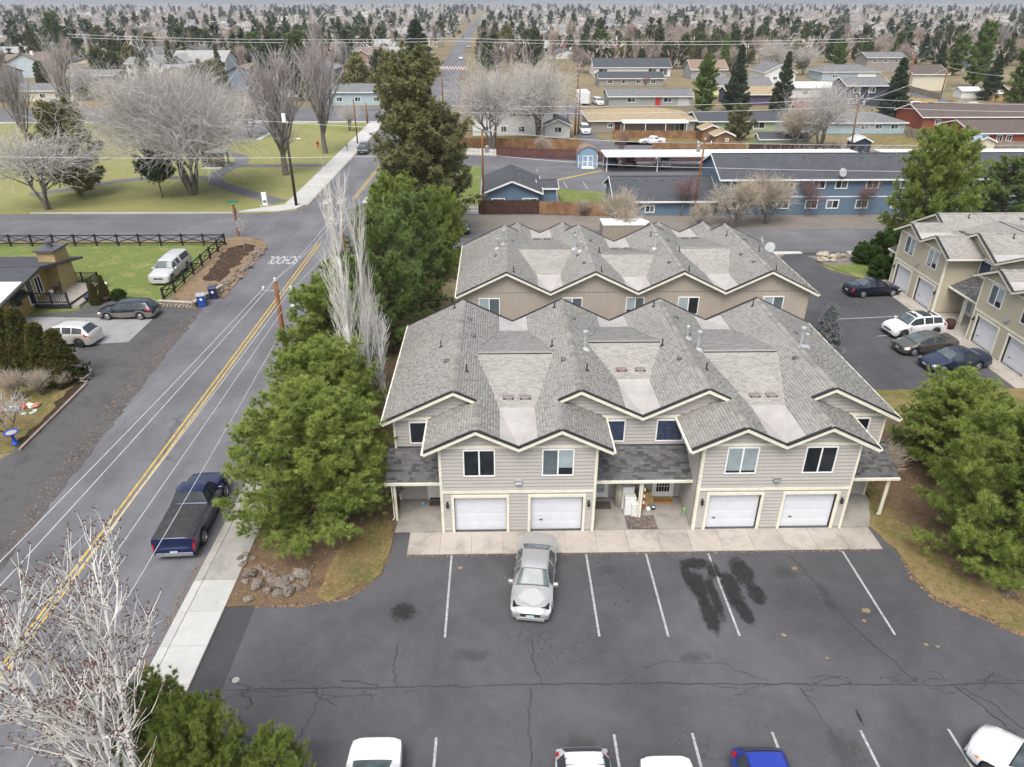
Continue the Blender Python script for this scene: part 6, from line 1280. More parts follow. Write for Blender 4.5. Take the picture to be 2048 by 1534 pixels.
pole('utility pole with crossarm hidden among the aspen tops',-14.3,64,6.2,arm=[(5.6,1.0)],transformer=(4.6,-.5)); pole('brown utility pole in front of the small blue house',-1.9,87.0,10.0,arm=[(9.7,.9)],transformer=(7.4,.55)); pole('brown utility pole between low blue building and apartments',23.7,85.8,8.9,arm=[(8.5,.8)],transformer=(7.6,-.3),lean=(.35,0)); pole('leaning brown pole in front of the pale blue house',61.3,127,9.4,lean=(-.5,0),transformer=(7.6,.5),arm=[(9.0,.6)]); pole('bare brown pole beside the street beyond the junipers',-14.3,197,7.6,r=.2); pole('slim pole on the park pavement beside the dark crossover',-26.0,137,7.8,r=.13); pole('pole behind the white garage',15.8,147,8.5,r=.17); pole('second pole behind the white garage',13.9,150,6.5,r=.14)
for i,(u,v,vt,lab) in enumerate([(1155,190,125,'pole beside the covered camper'),(1340,145,98,'pole beside the brown-roofed house'),(1805,212,105,'pole beside the hip-roofed house'),(1880,198,125,'leaning pole at the bend of the side road'),(2012,225,120,'pole over the yellow fence at the frame edge'),(30,185,100,'street light pole beyond the park at the frame edge'),(1150,270,195,'dark pole in the lane by the white minivan'),(735,245,205,'pole behind the dark crossover')]):
    x,y=G(u,v); pole(lab,x,y,HT(u,v,vt),r=.2,arm=[(HT(u,v,vt)-.4,.7)] if i%2==0 else None)
CABLE=plain('pale_cable',(.60,.61,.62),.5)
def wire(label,pts,r=.018,sag=.4,group='overhead wires'):
    b=MB(); o=None
    for k_,(a,c) in enumerate(zip(pts,pts[1:])):
        a=Vector(a);c=Vector(c); P=[]
        for i in range(11): t_=i/10; p=a.lerp(c,t_); p.z-=sag*4*t_*(1-t_); P.append(p)
        b.tube(P,r,4)
    tag(b.build('overhead_wire',CABLE),label,'wire',group)
wire('outermost pale wire over the street on the road side',[(-15.65,44.3,6.35),(-15.6,2,8.7)],.019,.2); wire('pale wire from the top of the leaning pole',[(-14.6,44.2,7.1),(-15.2,2,8.2)],.019,.2); wire('pale wire beside the double yellow line',[(-13.75,44.3,6.35),(-14.3,2,6.6)],.018,.15); wire('low pale cable just over the blue pickup',[(-14.5,44.3,4.9),(-14.1,2,5.4)],.018,.1); wire('lowest cable over the bed of the blue pickup',[(-14.6,44.2,3.7),(-14.4,2,2.5)],.016,.3)
wire('wire running on from the leaning pole through the aspen tops',[(-14.6,44.2,7.1),(-14.3,64,6.4)],.016,.4); wire('second wire running on from the leaning pole',[(-13.75,44.3,6.35),(-13.4,64,5.9)],.016,.4); wire('third wire running on from the leaning pole',[(-15.65,44.3,6.35),(-15.2,64,5.9)],.016,.4); wire('cable from the leaning pole to the hidden pole',[(-13.9,44.3,5.0),(-14.1,64,4.8)],.016,.3)
wire('long wire across the blue roofs at the gravel shoulder',[(-60,86.5,7.2),(-1.9,87,7.2),(23.8,85.8,5.8),(80,85,5.4)],.02,.3); wire('upper wire over the apartment yard',[(-40,100,10),(-1.9,87.2,9.9),(24.2,85.8,8.6),(90,86,8.6)],.02,.4); wire('wire behind the carport roofs',[(-20,128,8),(61,127,8.8),(120,126,8.5)],.025,.8); wire('second wire behind the carport roofs',[(-20,128,7),(61,127,7.6),(120,126,7.4)],.025,.8); wire('far wire across the street above the roofs',[(-140,260,14),(-14,255,13),(120,250,13)],.05,1.0); wire('second far wire across the street above the roofs',[(-140,262,13),(-14,257,12),(120,252,12)],.05,1.0); wire('wire over the side road at the frame edge',[(61,127,8.2),G(1880,198)+(8,),G(2012,225)+(8,)],.03,.6)
t=thing('street_sign','brown post with green street name blades at the corner','sign',(*G(478,474),0)); q=MB(); q.box(-.09,-.09,0,.09,.09,3.6); q.build('post',WOOD,t); GS=plain('green_sign',(.0,.22,.13),.5)
for r_ in (0,90): q=MB(); q.box(-.5,-.015,3.6 if r_ else 3.85,.5,.015,3.8 if r_ else 4.05); o=q.build('name_blade',GS,t); o.rotation_euler=(0,0,R(r_+20))
q=MB(); q.ext([(.38*math.cos(a),.12,2.9+.38*math.sin(a)) for a in [math.pi/8+i*math.pi/4 for i in range(8)]],(0,.02,0)); q.build('sign_back',GALV,t)
t=thing('school_sign','grey back of a pentagon crossing sign by the leafy bank','sign',(*G(489,502),0)); q=MB(); q.tube([(0,0,0),(0,0,3.3)],.035,6); q.build('post',GALV,t); q=MB(); q.ext([(-.42,.05,2.5),(.42,.05,2.5),(.42,.05,3.1),(0,.05,3.5),(-.42,.05,3.1)],(0,.02,0)); q.build('sign_back',GALV,t); q=MB(); q.box(-.3,.05,2.1,.3,.07,2.42); q.build('plaque_back',GALV,t)
t=thing('park_sign','white park sign slab on a concrete foot at the corner','sign',(*G(531,412),0),.2); q=MB(); q.bev(-.65,-.12,0,.65,.12,.12,.02); q.build('foot',CONC_W,t); q=MB(); q.bev(-.3,-.07,.12,.3,.07,1.75,.03); q.build('slab',VINYL,t); q=MB(); q.box(-.2,-.085,.45,.2,-.072,.75); q.build('print',plain('sign_print',(.12,.16,.22),.6),t)
for u,v,h in ((695,303,1.2),(457,323,1.3)): 
    t=thing('marker_post','short post with small plaque '+('on the park lawn by the street' if u>600 else 'beside the park shelter'),'post',(*G(u,v),0)); q=MB(); q.box(-.05,-.05,0,.05,.05,h); q.build('post',DKGREY,t); q=MB(); q.box(-.16,-.07,h-.25,.16,-.05,h); q.build('plaque',DKGREY,t)
t=thing('fire_hydrant','red fire hydrant on the park lawn','hydrant',(*G(636,294),0)); HY=plain('hydrant_red',(.40,.03,.02),.5); q=MB(); q.lathe([(.25,0),(.25,.08),(.17,.1),(.17,.75),(.22,.78),(.2,.95),(.06,1.05)],12); q.build('barrel',HY,t,True)
for s in (-1,1): q=MB(); q.tube([(s*.15,0,.6),(s*.32,0,.6)],.09,8); q.build('outlet',HY,t)
# park shelter
t=thing('park_shelter','small dark slatted park shelter with pale green hip roof','shelter',(-45.2,117.6,0)); SLT=mottle('dark_slats',(.045,.04,.033),(.10,.09,.075),3,.85)
q=MB(); A_=1.95; q.add([(-A_,-A_,2.3),(A_,-A_,2.3),(A_,A_,2.3),(-A_,A_,2.3),(0,0,3.2)],[(0,1,4),(1,2,4),(2,3,4),(3,0,4),(3,2,1,0)]); q.build('roof',plain('verdigris_roof',(.20,.25,.23),.6),t)
for x in (-1.5,1.5):
    for y in (-1.5,1.5): q=MB(); q.box(x-.09,y-.09,0,x+.09,y+.09,2.35); q.build('post',SLT,t)
for i in range(18): q=MB(); x=-1.4+i*.165; q.box(x-.06,-1.52,.2,x+.06,-1.46,2.25); q.build('slat',SLT,t)
for i in range(18): q=MB(); y=-1.4+i*.165; q.box(1.46,y-.06,.2,1.52,y+.06,2.25) if i<8 else q.box(-1.52,y-.06,.2,-1.46,y+.06,2.25); q.build('slat',SLT,t)
q=MB(); q.box(-1.2,-.3,.42,1.2,.2,.5); q.build('bench_seat',SLT,t)
# trailer behind the rear townhouse
t=thing('trailer','white box trailer with rounded nose on the street behind the rear townhouse','trailer',(13.1,73.8,0)); q=MB(); q.ext([(-2.3,-1.2,.6),(2.1,-1.2,.6),(2.7,0,.6),(2.1,1.2,.6),(-2.3,1.2,.6)],(0,0,2.0)); q.build('box',plain('dusty_trailer_side',(.27,.235,.20),.7),t); q=MB(); q.ext([(-2.35,-1.25,2.6),(2.12,-1.25,2.6),(2.76,0,2.6),(2.12,1.25,2.6),(-2.35,1.25,2.6)],(0,0,.08)); q.build('roof',RF_WHITE,t); q=MB(); q.box(-2.28,-1.23,.6,2.1,-1.2,.75); q.build('skirt',GALV,t)
for x in (-.5,.5):
    for s in (-1,1): q=MB(); q.lathe([(.33,-.1),(.33,.1)],16); w_=q.build('wheel',TYRE,t); w_.location=(x,s*1.05,.33); w_.rotation_euler=(R(90),0,0)
q=MB(); q.bar((2.6,0,.5),(3.8,0,.5),.1,.1); q.build('drawbar',DKGREY,t)
t=thing('camper','covered white camper beside the grey ranch house','camper',(21.8,195,0)); q=MB(); q.bev(-1.5,-3.2,.5,1.5,3.2,3.3,.3); q.build('cover',plain('white_cover',(.62,.62,.64),.8),t)
for y in (-1,1): q=MB(); q.lathe([(.35,-1.4),(.35,1.4)],12); w_=q.build('wheels',TYRE,t); w_.location=(0,y*.6,.35); w_.rotation_euler=(0,R(90),0)
# --- named houses farther off
W_=lambda n,z,w_,h_,a:[('S',-a+2*a*(i+.5)/n-w_/2,z,w_,h_) for i in range(n)]
hs_=[('white two-storey house with a balcony behind the cottonwoods',-5,10.6,146,156,5.1,1.6,'x',B_WHITE,RF_SLATE,dict(wins=W_(5,3.4,1.3,1.1,7)+W_(4,.6,1.3,1.2,7))),
('small white garage with a window behind the board fence',9.1,13.8,143.5,151,2.3,1.2,'y',B_WHITE,RF_SLATE,dict(wins=[('S',-.7,.9,1.5,1.1)])),
('long house with tan hip roof and white patio cover',18.4,39.3,149.2,164,2.35,1.4,'x',B_TAUPE,RF_TAN,dict(hip=6,wins=[('S',-7,.9,1.1,1.0),('S',6.5,.3,2.0,1.6)],doors=[('S',-5.5,1.0,2.0,W_BROWN)])),
('grey ranch house with a red front door',28,49,191,201,2.3,1.3,'x',B_GREY,RF_GREY,dict(wins=[('S',-6,.8,2.2,1.2),('S',3.2,.8,2.2,1.2)],doors=[('S',1.2,1.3,2.1,REDDOOR),('S',7.0,2.8,2.1,GREYD)])),
('grey-roofed ranch behind the grey ranch house',31.5,51.5,238,248,2.4,1.5,'x',B_TAUPE,RF_SLATE,dict(wins=W_(4,.8,1.6,1.2,9))),
('white gabled house with three glazed garage doors',34,61,272,286,3.0,2.6,'x',B_WHITE,RF_SLATE,dict(wins=[('S',-12,.3,3.2,2.3),('S',5.5,.3,3.0,2.3),('S',9.5,.3,3.0,2.3)])),
('pale green house with slate roof behind the sheds',40.6,61,150.5,160,2.0,1.25,'x',B_GREEN,RF_SLATE,dict(wins=[('S',-8.2,.5,1.7,1.2),('S',.8,.5,2.4,1.3)],doors=[('S',5.2,2.4,1.9,B_GREY)])),
('pale blue house with grey hip roof and three windows',59,80.8,147,157.5,2.15,1.4,'x',B_LBLUE,RF_GREY,dict(hip=5,wins=[('S',2.0,.8,1.6,1.0),('S',4.9,.8,1.5,1.0),('S',8.0,.8,1.6,1.0)])),
('dark blue two-storey house beside the big spruce',86.5,97,188,197,5.0,1.5,'x',B_NAVY,RF_GREY,dict(wins=[('S',-3.6,3.3,1.7,1.2),('S',.2,3.3,1.7,1.2),('S',-4.2,.7,2.0,1.3)])),
('barn red house with brown roof nearest the frame edge',86,104,133,144,2.3,1.5,'x',B_RED,RF_BROWN,dict(wins=[('S',-7.2,.8,1.1,1.1),('S',-4.6,.8,1.1,1.1),('S',-2.9,.8,1.1,1.1),('S',1.0,.8,1.6,1.2)],doors=[('S',4,1,2,W_BROWN)])),
('barn red house with long brown roof behind the nearer red one',87,113,152,163,2.5,1.9,'x',B_RED,RF_BROWN,dict(wins=[('S',-10.5,.9,1.1,1.1),('S',5.5,.7,2.2,1.2)])),
('purple house with tan roof beside the dark spruces',58.5,70,192,201,2.6,1.5,'x',B_PURP,RF_TAN,dict(wins=[('S',-3.6,.9,1.8,1.1)])),
('lemon yellow house behind the green pine',58,77,214,224,2.5,1.8,'x',B_LEMON,RF_GREY,dict(wins=W_(3,.8,1.6,1.1,7))),
('brown-roofed house with white chimney beyond the lemon house',66,78,262,274,3.0,2.8,'x',B_GREY,RF_PINK,dict(wins=W_(3,.9,1.6,1.1,5))),
('white-roofed low house beyond the red car',80,98,208,220,2.6,.9,'x',B_WHITE,RF_WHITE,dict(wins=W_(3,.8,1.6,1.0,7))),
('white-sided gable house beyond the white-roofed one',86,96,247,262,3.2,2.6,'y',B_WHITE,RF_GREY,dict(wins=W_(2,1.0,1.4,1.1,3))),
('grey hip-roofed house with white garage door',108,127,255,267,2.8,1.8,'x',B_LBLUE,RF_GREY,dict(hip=5,doors=[('S',2.5,6,2.3,TRIMW)],wins=[('S',-6,.9,1.8,1.1)])),
('two-storey olive house above the side road',137,151,286,296,5.2,1.6,'x',B_TAUPE,RF_GREY,dict(wins=W_(3,3.4,1.5,1.2,6))),
('white gabled house with brown roof on the side road',122,132,224,236,4.6,2.2,'x',B_CREAM,RF_BROWN,dict(wins=[('W',-2,3.0,1.3,1.1)])),
('brown house behind the yellow fence at the frame edge',134,152,196,207,2.5,1.8,'x',B_BROWN,RF_PINK,dict(wins=[('S',2,.8,2.4,1.3)])),
('flat-roofed house beyond the park with an open carport',-128,-112,203,214,2.7,1.3,'x',B_CREAM,RF_GREY,dict(wins=W_(3,.8,1.6,1.2,6))),
('grey-roofed house at the frame edge beyond the park',-146,-131,201,212,2.6,1.6,'x',B_TAUPE,RF_GREY,dict(wins=W_(2,.8,1.6,1.2,5))),
('two-storey house with pale roof behind the carport house',-127,-110,222,232,4.8,1.2,'x',B_TAUPE,RF_GREY,dict(wins=W_(3,3,1.6,1.1,6))),
('long white-roofed building behind the upright park trees',-66,-52,212,224,3.2,.6,'x',B_WHITE,RF_WHITE,dict()),
('pale house with grey roof behind the plum tree at the park corner',-45,-26,193,203,3.2,1.6,'x',B_LBLUE,RF_GREY,dict(wins=W_(3,.9,1.6,1.2,7)))]
for lab,x0,x1,y0,y1,h,rh,ax,wm,rm,kw in hs_: house('house',lab,x0,x1,y0,y1,h,rh,ax,wm,rm,**kw)
q=MB(); q.ext([(24.5,146.6,2.2),(37.5,146.6,2.2),(37.5,149.3,2.45),(24.5,149.3,2.45)],(0,0,-.1)); t=thing('patio_cover','white patio cover along the tan-roofed house','patio cover'); q.build('roof',RF_WHITE,t)
for x in (24.8,29,33,37.2): q=MB(); q.box(x-.06,146.7,0,x+.06,146.82,2.15); q.build('post',TRIMW,t)
for lab,x0,y0,wd,dp,hh,wm,rm in [('cedar shed with tan roof nearest the carport',39.2,133.5,3.4,3.2,1.9,W_CEDAR,RF_TAN),('cedar shed with tan roof behind the nearer one',38.2,138.6,3.6,3.4,2.2,W_CEDAR,RF_TAN),('long low green shed with slate roof',46.5,130.8,8.8,3.2,1.7,B_GREEN,RF_SLATE),('small navy shed with white roof beside the leaning pole',61.8,127.3,3.0,2.6,1.8,B_NAVY,RF_WHITE),('little pale shed with blue roof beside the red house',84.2,128.8,3.4,2.6,1.5,B_CREAM,plain('blue_metal_roof',(.28,.34,.45),.4)),('white metal shed behind the yellow fence',126,205,5,4,2.0,B_WHITE,RF_WHITE),('white-topped shed beside the white metal shed',131,199,5,4,2.0,W_NEW,RF_WHITE)]:
    house('shed',lab,x0,x0+wd,y0,y0+dp,hh,.8,'y' if wd<5 else 'x',wm,rm,ov=.25,cat='shed',group='garden sheds',wins=[('S',.2,.8,.6,.6)] if wm is W_CEDAR else ())
jb=thing('brush_pile','grey heap of cut branches behind the carport','brush pile',(57,128.5,0))
r_=np.random.default_rng(4); S=[]
for i in range(700): p=np.array([r_.normal(0,4.5),r_.normal(0,1.0),0]); d=unit(r_.normal(0,1,3)*[1,.6,.5]+[0,0,.4]); S.append((*p,.03,*(p+d*r_.uniform(.8,2.2)),.015))
tv=[];tf=[]; segs_mesh(S,3,tv,tf); O('branches',npmesh('branches',np.concatenate(tv),np.concatenate(tf),TWIG_G),jb)['kind']='stuff'
# --- porch things
gv=patch('gravel_bed',[(6.25,27.48),(7.7,27.48),(7.7,28.5),(6.25,28.5)],.045,G_GRAVEL,'square gravel bed between the porch slabs')
PEB=stone_mat('pebble',(.10,.085,.08),(.42,.33,.25)); V=[];F=[]; r_=np.random.default_rng(2)
for i in range(420):
    c=np.array([r_.uniform(6.28,7.67),r_.uniform(27.5,28.48),.05]); s=r_.uniform(.02,.05); a=r_.uniform(0,6.28); o=len(V); V+=[tuple(c+s*np.array(p)) for p in ((math.cos(a),math.sin(a),0),(-math.sin(a),math.cos(a),0),(-math.cos(a),-math.sin(a),0),(math.sin(a),-math.cos(a),0),(.1,.1,.9))]; F+=[(o,o+1,o+4),(o+1,o+2,o+4),(o+2,o+3,o+4),(o+3,o,o+4)]
o=O('pebbles',npmesh('pebbles',V,F,PEB),gv); o['kind']='stuff'
def crate(label,name,cat,x,y,w_,d_,h_,m,z=.045,lidm=None):
    t=thing(name,label,cat,(x,y,z)); q=MB(); q.bev(-w_/2,-d_/2,0,w_/2,d_/2,h_,.03); q.build('body',m,t)
    q=MB(); q.bev(-w_/2-.02,-d_/2-.02,h_,w_/2+.02,d_/2+.02,h_+.06,.02); q.build('lid',lidm or m,t); q=MB(); q.box(-w_/2+.08,-d_/2-.012,.1,w_/2-.08,-d_/2,h_-.1); q.build('front_panel',m,t); return t
WPL=plain('white_plastic',(.72,.72,.70),.5)
crate('white plastic cabinet by the porch post','storage_cabinet','cabinet',6.5,28.75,.55,.4,1.0,WPL); crate('tall white plastic cabinet behind the porch cabinet','storage_cabinet','cabinet',6.45,29.25,.6,.5,1.35,WPL); crate('white box standing against the porch post','storage_box','box',6.72,28.55,.32,.3,.75,WPL)
t=thing('covered_grill','barbecue under a cream cover on the porch','grill',(6.25,29.55,.04)); q=MB(); q.lathe([(.42,0),(.38,.7),(.42,.85),(.33,1.25),(.15,1.4)],12); q.build('cover',plain('cream_cover',(.55,.50,.42),.85),t,True); q=MB(); q.lathe([(.3,0),(.3,.1)],8); q.build('foot',BLACK,t)
def mat_(label,x,y,w_,d_,m): t=thing('doormat',label,'doormat',(x,y,.042)); q=MB(); q.box(-w_/2,-d_/2,0,w_/2,d_/2,.02); q.build('mat',m,t); return t
mat_('dark brown doormat at the porch door of the first block',5.15,29.35,1.0,.6,plain('brown_mat',(.09,.07,.06),.95)); wm_=mat_('orange welcome doormat outside the grilled porch door',8.45,29.7,.95,.45,plain('coir_mat',(.42,.20,.05),.95)); mat_('dark doormat on the corner porch',-3.3,29.7,.9,.45,plain('brown_mat',(.09,.07,.06),.95))
fc=bpy.data.curves.new('lettering','FONT'); fc.body='Welcome'; fc.size=.24; fc.align_x='CENTER'; fc.align_y='CENTER'; O('lettering',text_mesh(fc,BLACK),wm_,(0,0,.022))
for i,(x,y,z) in enumerate([(7.25,29.3,.04),(7.55,29.6,.04),(7.4,29.5,.44)]): t=thing('straw_bale','small straw bale on the porch, '+['nearest the post','against the wall','stacked on top'][i],'straw bale',(x,y,z),.2*i); q=MB(); q.bev(-.28,-.2,0,.28,.2,.38,.03); q.build('bale',mottle('straw',(.40,.28,.10),(.58,.44,.20),12,.95,fine=40),t); q=MB(); q.box(-.12,-.205,0,-.1,.205,.385); q.box(.1,-.205,0,.12,.205,.385); q.build('twine',W_BROWN,t)
for x,y,m,l in [(7.5,28.9,VINYL,'white pumpkin-shaped pot on the porch'),(7.8,29.0,BLACK,'black and white pot on the porch')]: pot(l,x,y,.12,.16,m,.04,False)
t=thing('spray_can','bright green can beside the porch wall','can',(9.3,28.7,.04)); q=MB(); q.lathe([(.06,0),(.06,.22),(.03,.26)],10); q.build('can',plain('bright_green',(.15,.6,.05),.4),t); q=MB(); q.lathe([(.03,.26),(.03,.31)],8); q.build('cap',VINYL,t)
t=thing('ball','pale blue ball on the corner porch','ball',(-4.05,29.6,.12)); q=MB(); q.lathe([(.01,-.1),(.07,-.07),(.1,0),(.07,.07),(.01,.1)],12); q.build('shell',plain('sky_blue_plastic',(.12,.38,.52),.4),t,True)
t=thing('flag','folded red and white flag hanging by the porch post','flag',(7.12,28.62,.3)); q=MB()
for i in range(6): q.add([(.0,-.02,.2+i*.2),(.07+.02*(i%2),-.04,.2+i*.2),(.07+.02*((i+1)%2),-.04,.4+i*.2),(0,-.02,.4+i*.2),(.0,.02,.2+i*.2),(.07+.02*(i%2),-.02,.2+i*.2),(.07+.02*((i+1)%2),-.02,.4+i*.2),(0,.02,.4+i*.2)],[(0,1,2,3),(7,6,5,4),(0,4,5,1),(1,5,6,2),(2,6,7,3),(3,7,4,0)],i%2)
q.build('cloth',[REDDOOR,VINYL],t); q=MB(); q.tube([(0,0,-.3),(0,0,1.45)],.012,6); q.build('pole',BLACK,t)
t=thing('light_string','string of orange lights around the grilled porch door','light string',(8.45,30.02,0)); q=MB(); lp=[(-.62,0,.35),(-.60,-.06,2.2),(.6,-.06,2.2),(.64,0,.3)]; q.tube(lp,.006,4); q.build('cord',BLACK,t)
for i in range(26):
    s=i/25*3; a=Vector(lp[int(min(s,2.99))]);b=Vector(lp[int(min(s,2.99))+1]); p=a.lerp(b,s-int(min(s,2.99))); q=MB(); q.lathe([(.005,-.03),(.025,0),(.005,.03)],6,tuple(p)); q.build('bulb',plain('orange_bulb',(.55,.25,.06),.4),t)
t=thing('barrel_planter','dark half-barrel planter on the porch of the side townhouse','planter',(35.95,51.6,.04)); q=MB(); q.lathe([(.35,0),(.42,.35),(.36,.7),(.3,.7),(.28,.55)],14); q.build('barrel',W_BROWN,t,True); q=MB(); q.lathe([(.39,.18),(.405,.24)],14); q.build('hoop',BLACK,t)
# ================================================================== far neighbourhood
rf_=random.Random(77)
taken=[]
for o in list(scene.objects):
    if o.parent is None and 'category' in o:
        c=o['category']
        if c in('house','apartment building','shed','carport','townhouse'): taken.append((o.location.x,o.location.y,16 if c!='shed' else 5,c))
        elif 'tree' in c: taken.append((o.location.x,o.location.y,3.5,c))
        elif c in ('car','van','pickup truck','camper'): taken.append((o.location.x,o.location.y,6,c))
def street_x(y):
    pts=[(120,-18.9),(150,-18.9),(199,-15),(262,-17.5),(330,-18.8),(440,-22),(935,-28),(1700,-31),(9000,-80)]
    for (a,b),(c,d) in zip(pts,pts[1:]):
        if a<=y<=c: return b+(d-b)*(y-a)/(c-a)
    return -18.9
def free(x,y,r,hs=True):
    if abs(x-street_x(y))<8+r: return False
    if -175<x<-24 and 86<y<192: return False
    if 165<y<192 and x<-20: return False
    for a,b,c,k_ in taken:
        if abs(x-a)<c+r and abs(y-b)<c+r and (x-a)**2+(y-b)**2<(c*.75+r)**2: return False
    return True
def ramp_obj(name,cols,rough=.85,sat=1):
    k=NT(name); oi=k.n('ObjectInfo').outputs['Random']; n=len(cols); r=k.ramp(oi,[(i/n,c) for i,c in enumerate(cols)])
    r.node.color_ramp.interpolation='CONSTANT'; return k.out(r,rough,spec=.2)
FW=ramp_obj('far_wall_paint',[(.42,.38,.32),(.30,.32,.33),(.55,.54,.50),(.24,.27,.24),(.36,.30,.24),(.20,.24,.30),(.48,.44,.33),(.28,.25,.22),(.60,.60,.58),(.34,.36,.30),(.25,.10,.08),(.40,.41,.40)])
FR=ramp_obj('far_roof_shingles',[(.15,.15,.16),(.10,.10,.11),(.22,.21,.20),(.18,.15,.13),(.13,.13,.145),(.26,.255,.25),(.17,.165,.16),(.09,.095,.105),(.20,.17,.15)])
def far_house_mesh(seed):
    r=random.Random(seed); q=MB(); w_=r.uniform(5.5,8.5); d=r.uniform(4.5,6); h=r.choice((2.7,2.8,5.2,5.4)); rh=r.uniform(1.5,2.4); ov=.5
    def gab(x0,x1,y0,y1,h,rh,ax):
        a,b=(x1-x0)/2,(y1-y0)/2; cx,c_=(x0+x1)/2,(y0+y1)/2
        if ax=='x':
            q.ext([(x0,y0,0),(x0,y1,0),(x0,y1,h),(x0,c_,h+rh),(x0,y0,h)],(x1-x0,0,0),0)
            for s in (-1,1): q.ext([(x0-ov,c_,h+rh+.1),(x1+ov,c_,h+rh+.1),(x1+ov,c_+s*(b+ov),h-rh*ov/b+.1),(x0-ov,c_+s*(b+ov),h-rh*ov/b+.1)],(0,0,.14),1)
        else:
            q.ext([(x0,y0,0),(x1,y0,0),(x1,y0,h),(cx,y0,h+rh),(x0,y0,h)],(0,y1-y0,0),0)
            for s in (-1,1): q.ext([(cx,y0-ov,h+rh+.1),(cx,y1+ov,h+rh+.1),(cx+s*(a+ov),y1+ov,h-rh*ov/a+.1),(cx+s*(a+ov),y0-ov,h-rh*ov/a+.1)],(0,0,.14),1)
            for s in (-1,1): q.ext([(cx,y0-ov-.02,h+rh+.12),(cx+s*(a+ov),y0-ov-.02,h-rh*ov/a+.12),(cx+s*(a+ov),y0-ov-.02,h-rh*ov/a-.15),(cx,y0-ov-.02,h+rh-.15)],(0,.06,0),2)
    gab(-w_,w_,-d,d,h,rh,'x')
    q.box(-w_-ov,-d-ov-.03,h-rh*ov/d-.12,w_+ov,-d-ov+.02,h-rh*ov/d+.12,2)
    x0=r.uniform(-w_,0); ww=r.uniform(5,7); h2=min(h,2.8) if r.random()<.5 else h; gab(x0,x0+ww,-d-r.uniform(1.5,3.5),0,h2,1.7,'y'); yf=-d
    n=3
    for z in ([.9] if h<4 else [.9,3.5]):
        for i in range(n):
            x=-w_+1+ (2*w_-2.4)*i/(n-1)
            if x0-1.6<x<x0+ww+.4 and z<3: continue
            q.box(x-.1,yf-.06,z-.1,x+1.5,yf-.02,z+1.3,2); q.box(x,yf-.09,z,x+1.4,yf-.05,z+1.2,3)
    if r.random()<.6: q.box(w_*.4,d*.2,h+rh*.5,w_*.4+.8,d*.2+.8,h+rh+.9,2)
    return q.mesh('far_house',[FW,FR,TRIMW,GL_DARK])
FH=[far_house_mesh(i) for i in range(9)]
houses=[]; rows=[]
y=212
while y<760:
    wd=.74*y+25; x=-wd+rf_.uniform(0,14)
    while x<wd:
        yy=y+rf_.gauss(0,2.5)
        inwood=(0<x<.62*y and 300<y<365) or (40<x<330 and 355<y<455 and rf_.random()<.75)
        if free(x,yy,9) and not (x>-8 and yy<300) and not inwood and rf_.random()<.86: houses.append((math.hypot(x,yy),x,yy))
        x+=rf_.uniform(17,24)
    y+=rf_.choice((19,38,21,40))
houses.sort()
def region(x,y):
    u=x/y
    return 'beyond the park' if u<-.2 else 'up the climbing street' if u<.05 else 'beyond the apartments' if u<.35 else 'beyond the side road'
roofw=['gabled house','roofed house']
WALLS=[('tan',(.42,.37,.30)),('grey',(.31,.32,.33)),('off-white',(.58,.57,.53)),('sage green',(.26,.30,.23)),('brown',(.27,.20,.15)),('slate blue',(.20,.25,.32)),('cream',(.54,.49,.37)),('white',(.64,.64,.62)),('olive',(.30,.30,.20)),('brick red',(.27,.10,.08)),('pale blue',(.40,.46,.50))]
ROOFS=[('charcoal',(.09,.09,.10)),('grey',(.20,.20,.205)),('pale grey',(.30,.295,.29)),('brown',(.19,.15,.125)),('slate',(.13,.135,.15))]
WM_=[(n_,plain('far_wall_'+n_.replace(' ','_').replace('-','_'),c,.85)) for n_,c in WALLS]; RM_=[(n_,plain('far_roof_'+n_.replace(' ','_'),c,.9)) for n_,c in ROOFS]; seen_={}
ORD=['nearest','second nearest','third nearest','fourth nearest','fifth nearest','sixth nearest','seventh nearest','eighth nearest','ninth nearest','tenth nearest']
for i,(d_,x,yy) in enumerate(houses[:230]):
    o=O('house',FH[rf_.randrange(9)],None,(x,yy,0),rf_.choice((0,0,0,math.pi/2,-math.pi/2,.25,-.3,.6))); s=rf_.uniform(.82,1.1); o.scale=(s,s,s*rf_.uniform(.9,1.05))
    wn,wm1=WM_[rf_.randrange(len(WM_))]; rn,rm1=RM_[rf_.randrange(len(RM_))]
    for j_,m_ in ((0,wm1),(1,rm1)): o.material_slots[j_].link='OBJECT'; o.material_slots[j_].material=m_
    key=(wn,rn,region(x,yy)); k_=seen_.get(key,0); seen_[key]=k_+1
    tag(o,'distant %s house, %s roof, %s, %s of its kind'%(wn,rn,key[2],ORD[min(k_,9)]),'house','distant houses '+key[2]); taken.append((x,yy,9,'house'))
# the rest of the roofs run together with distance
q=MB(); cnt=0
def mini(x,y,a,b,h,rh,c,s_):
    ca,sa=math.cos(c),math.sin(c); T=lambda p:(x+p[0]*ca-p[1]*sa,y+p[0]*sa+p[1]*ca,p[2])
    q.add([T(p) for p in [(-a,-b,0),(a,-b,0),(a,b,0),(-a,b,0),(-a,-b,h),(a,-b,h),(a,b,h),(-a,b,h),(-a,0,h+rh),(a,0,h+rh)]],[(0,1,5,4),(2,3,7,6),(1,2,6,9,5),(3,0,4,8,7)],s_); e=.5
    q.add([T(p) for p in [(-a-e,-b-e,h-.2),(a+e,-b-e,h-.2),(a+e,0,h+rh+.1),(-a-e,0,h+rh+.1),(a+e,b+e,h-.2),(-a-e,b+e,h-.2)]],[(0,1,2,3),(3,2,4,5)],s_+4)
rest=[(x,yy) for d_,x,yy in houses[230:]]
y=760
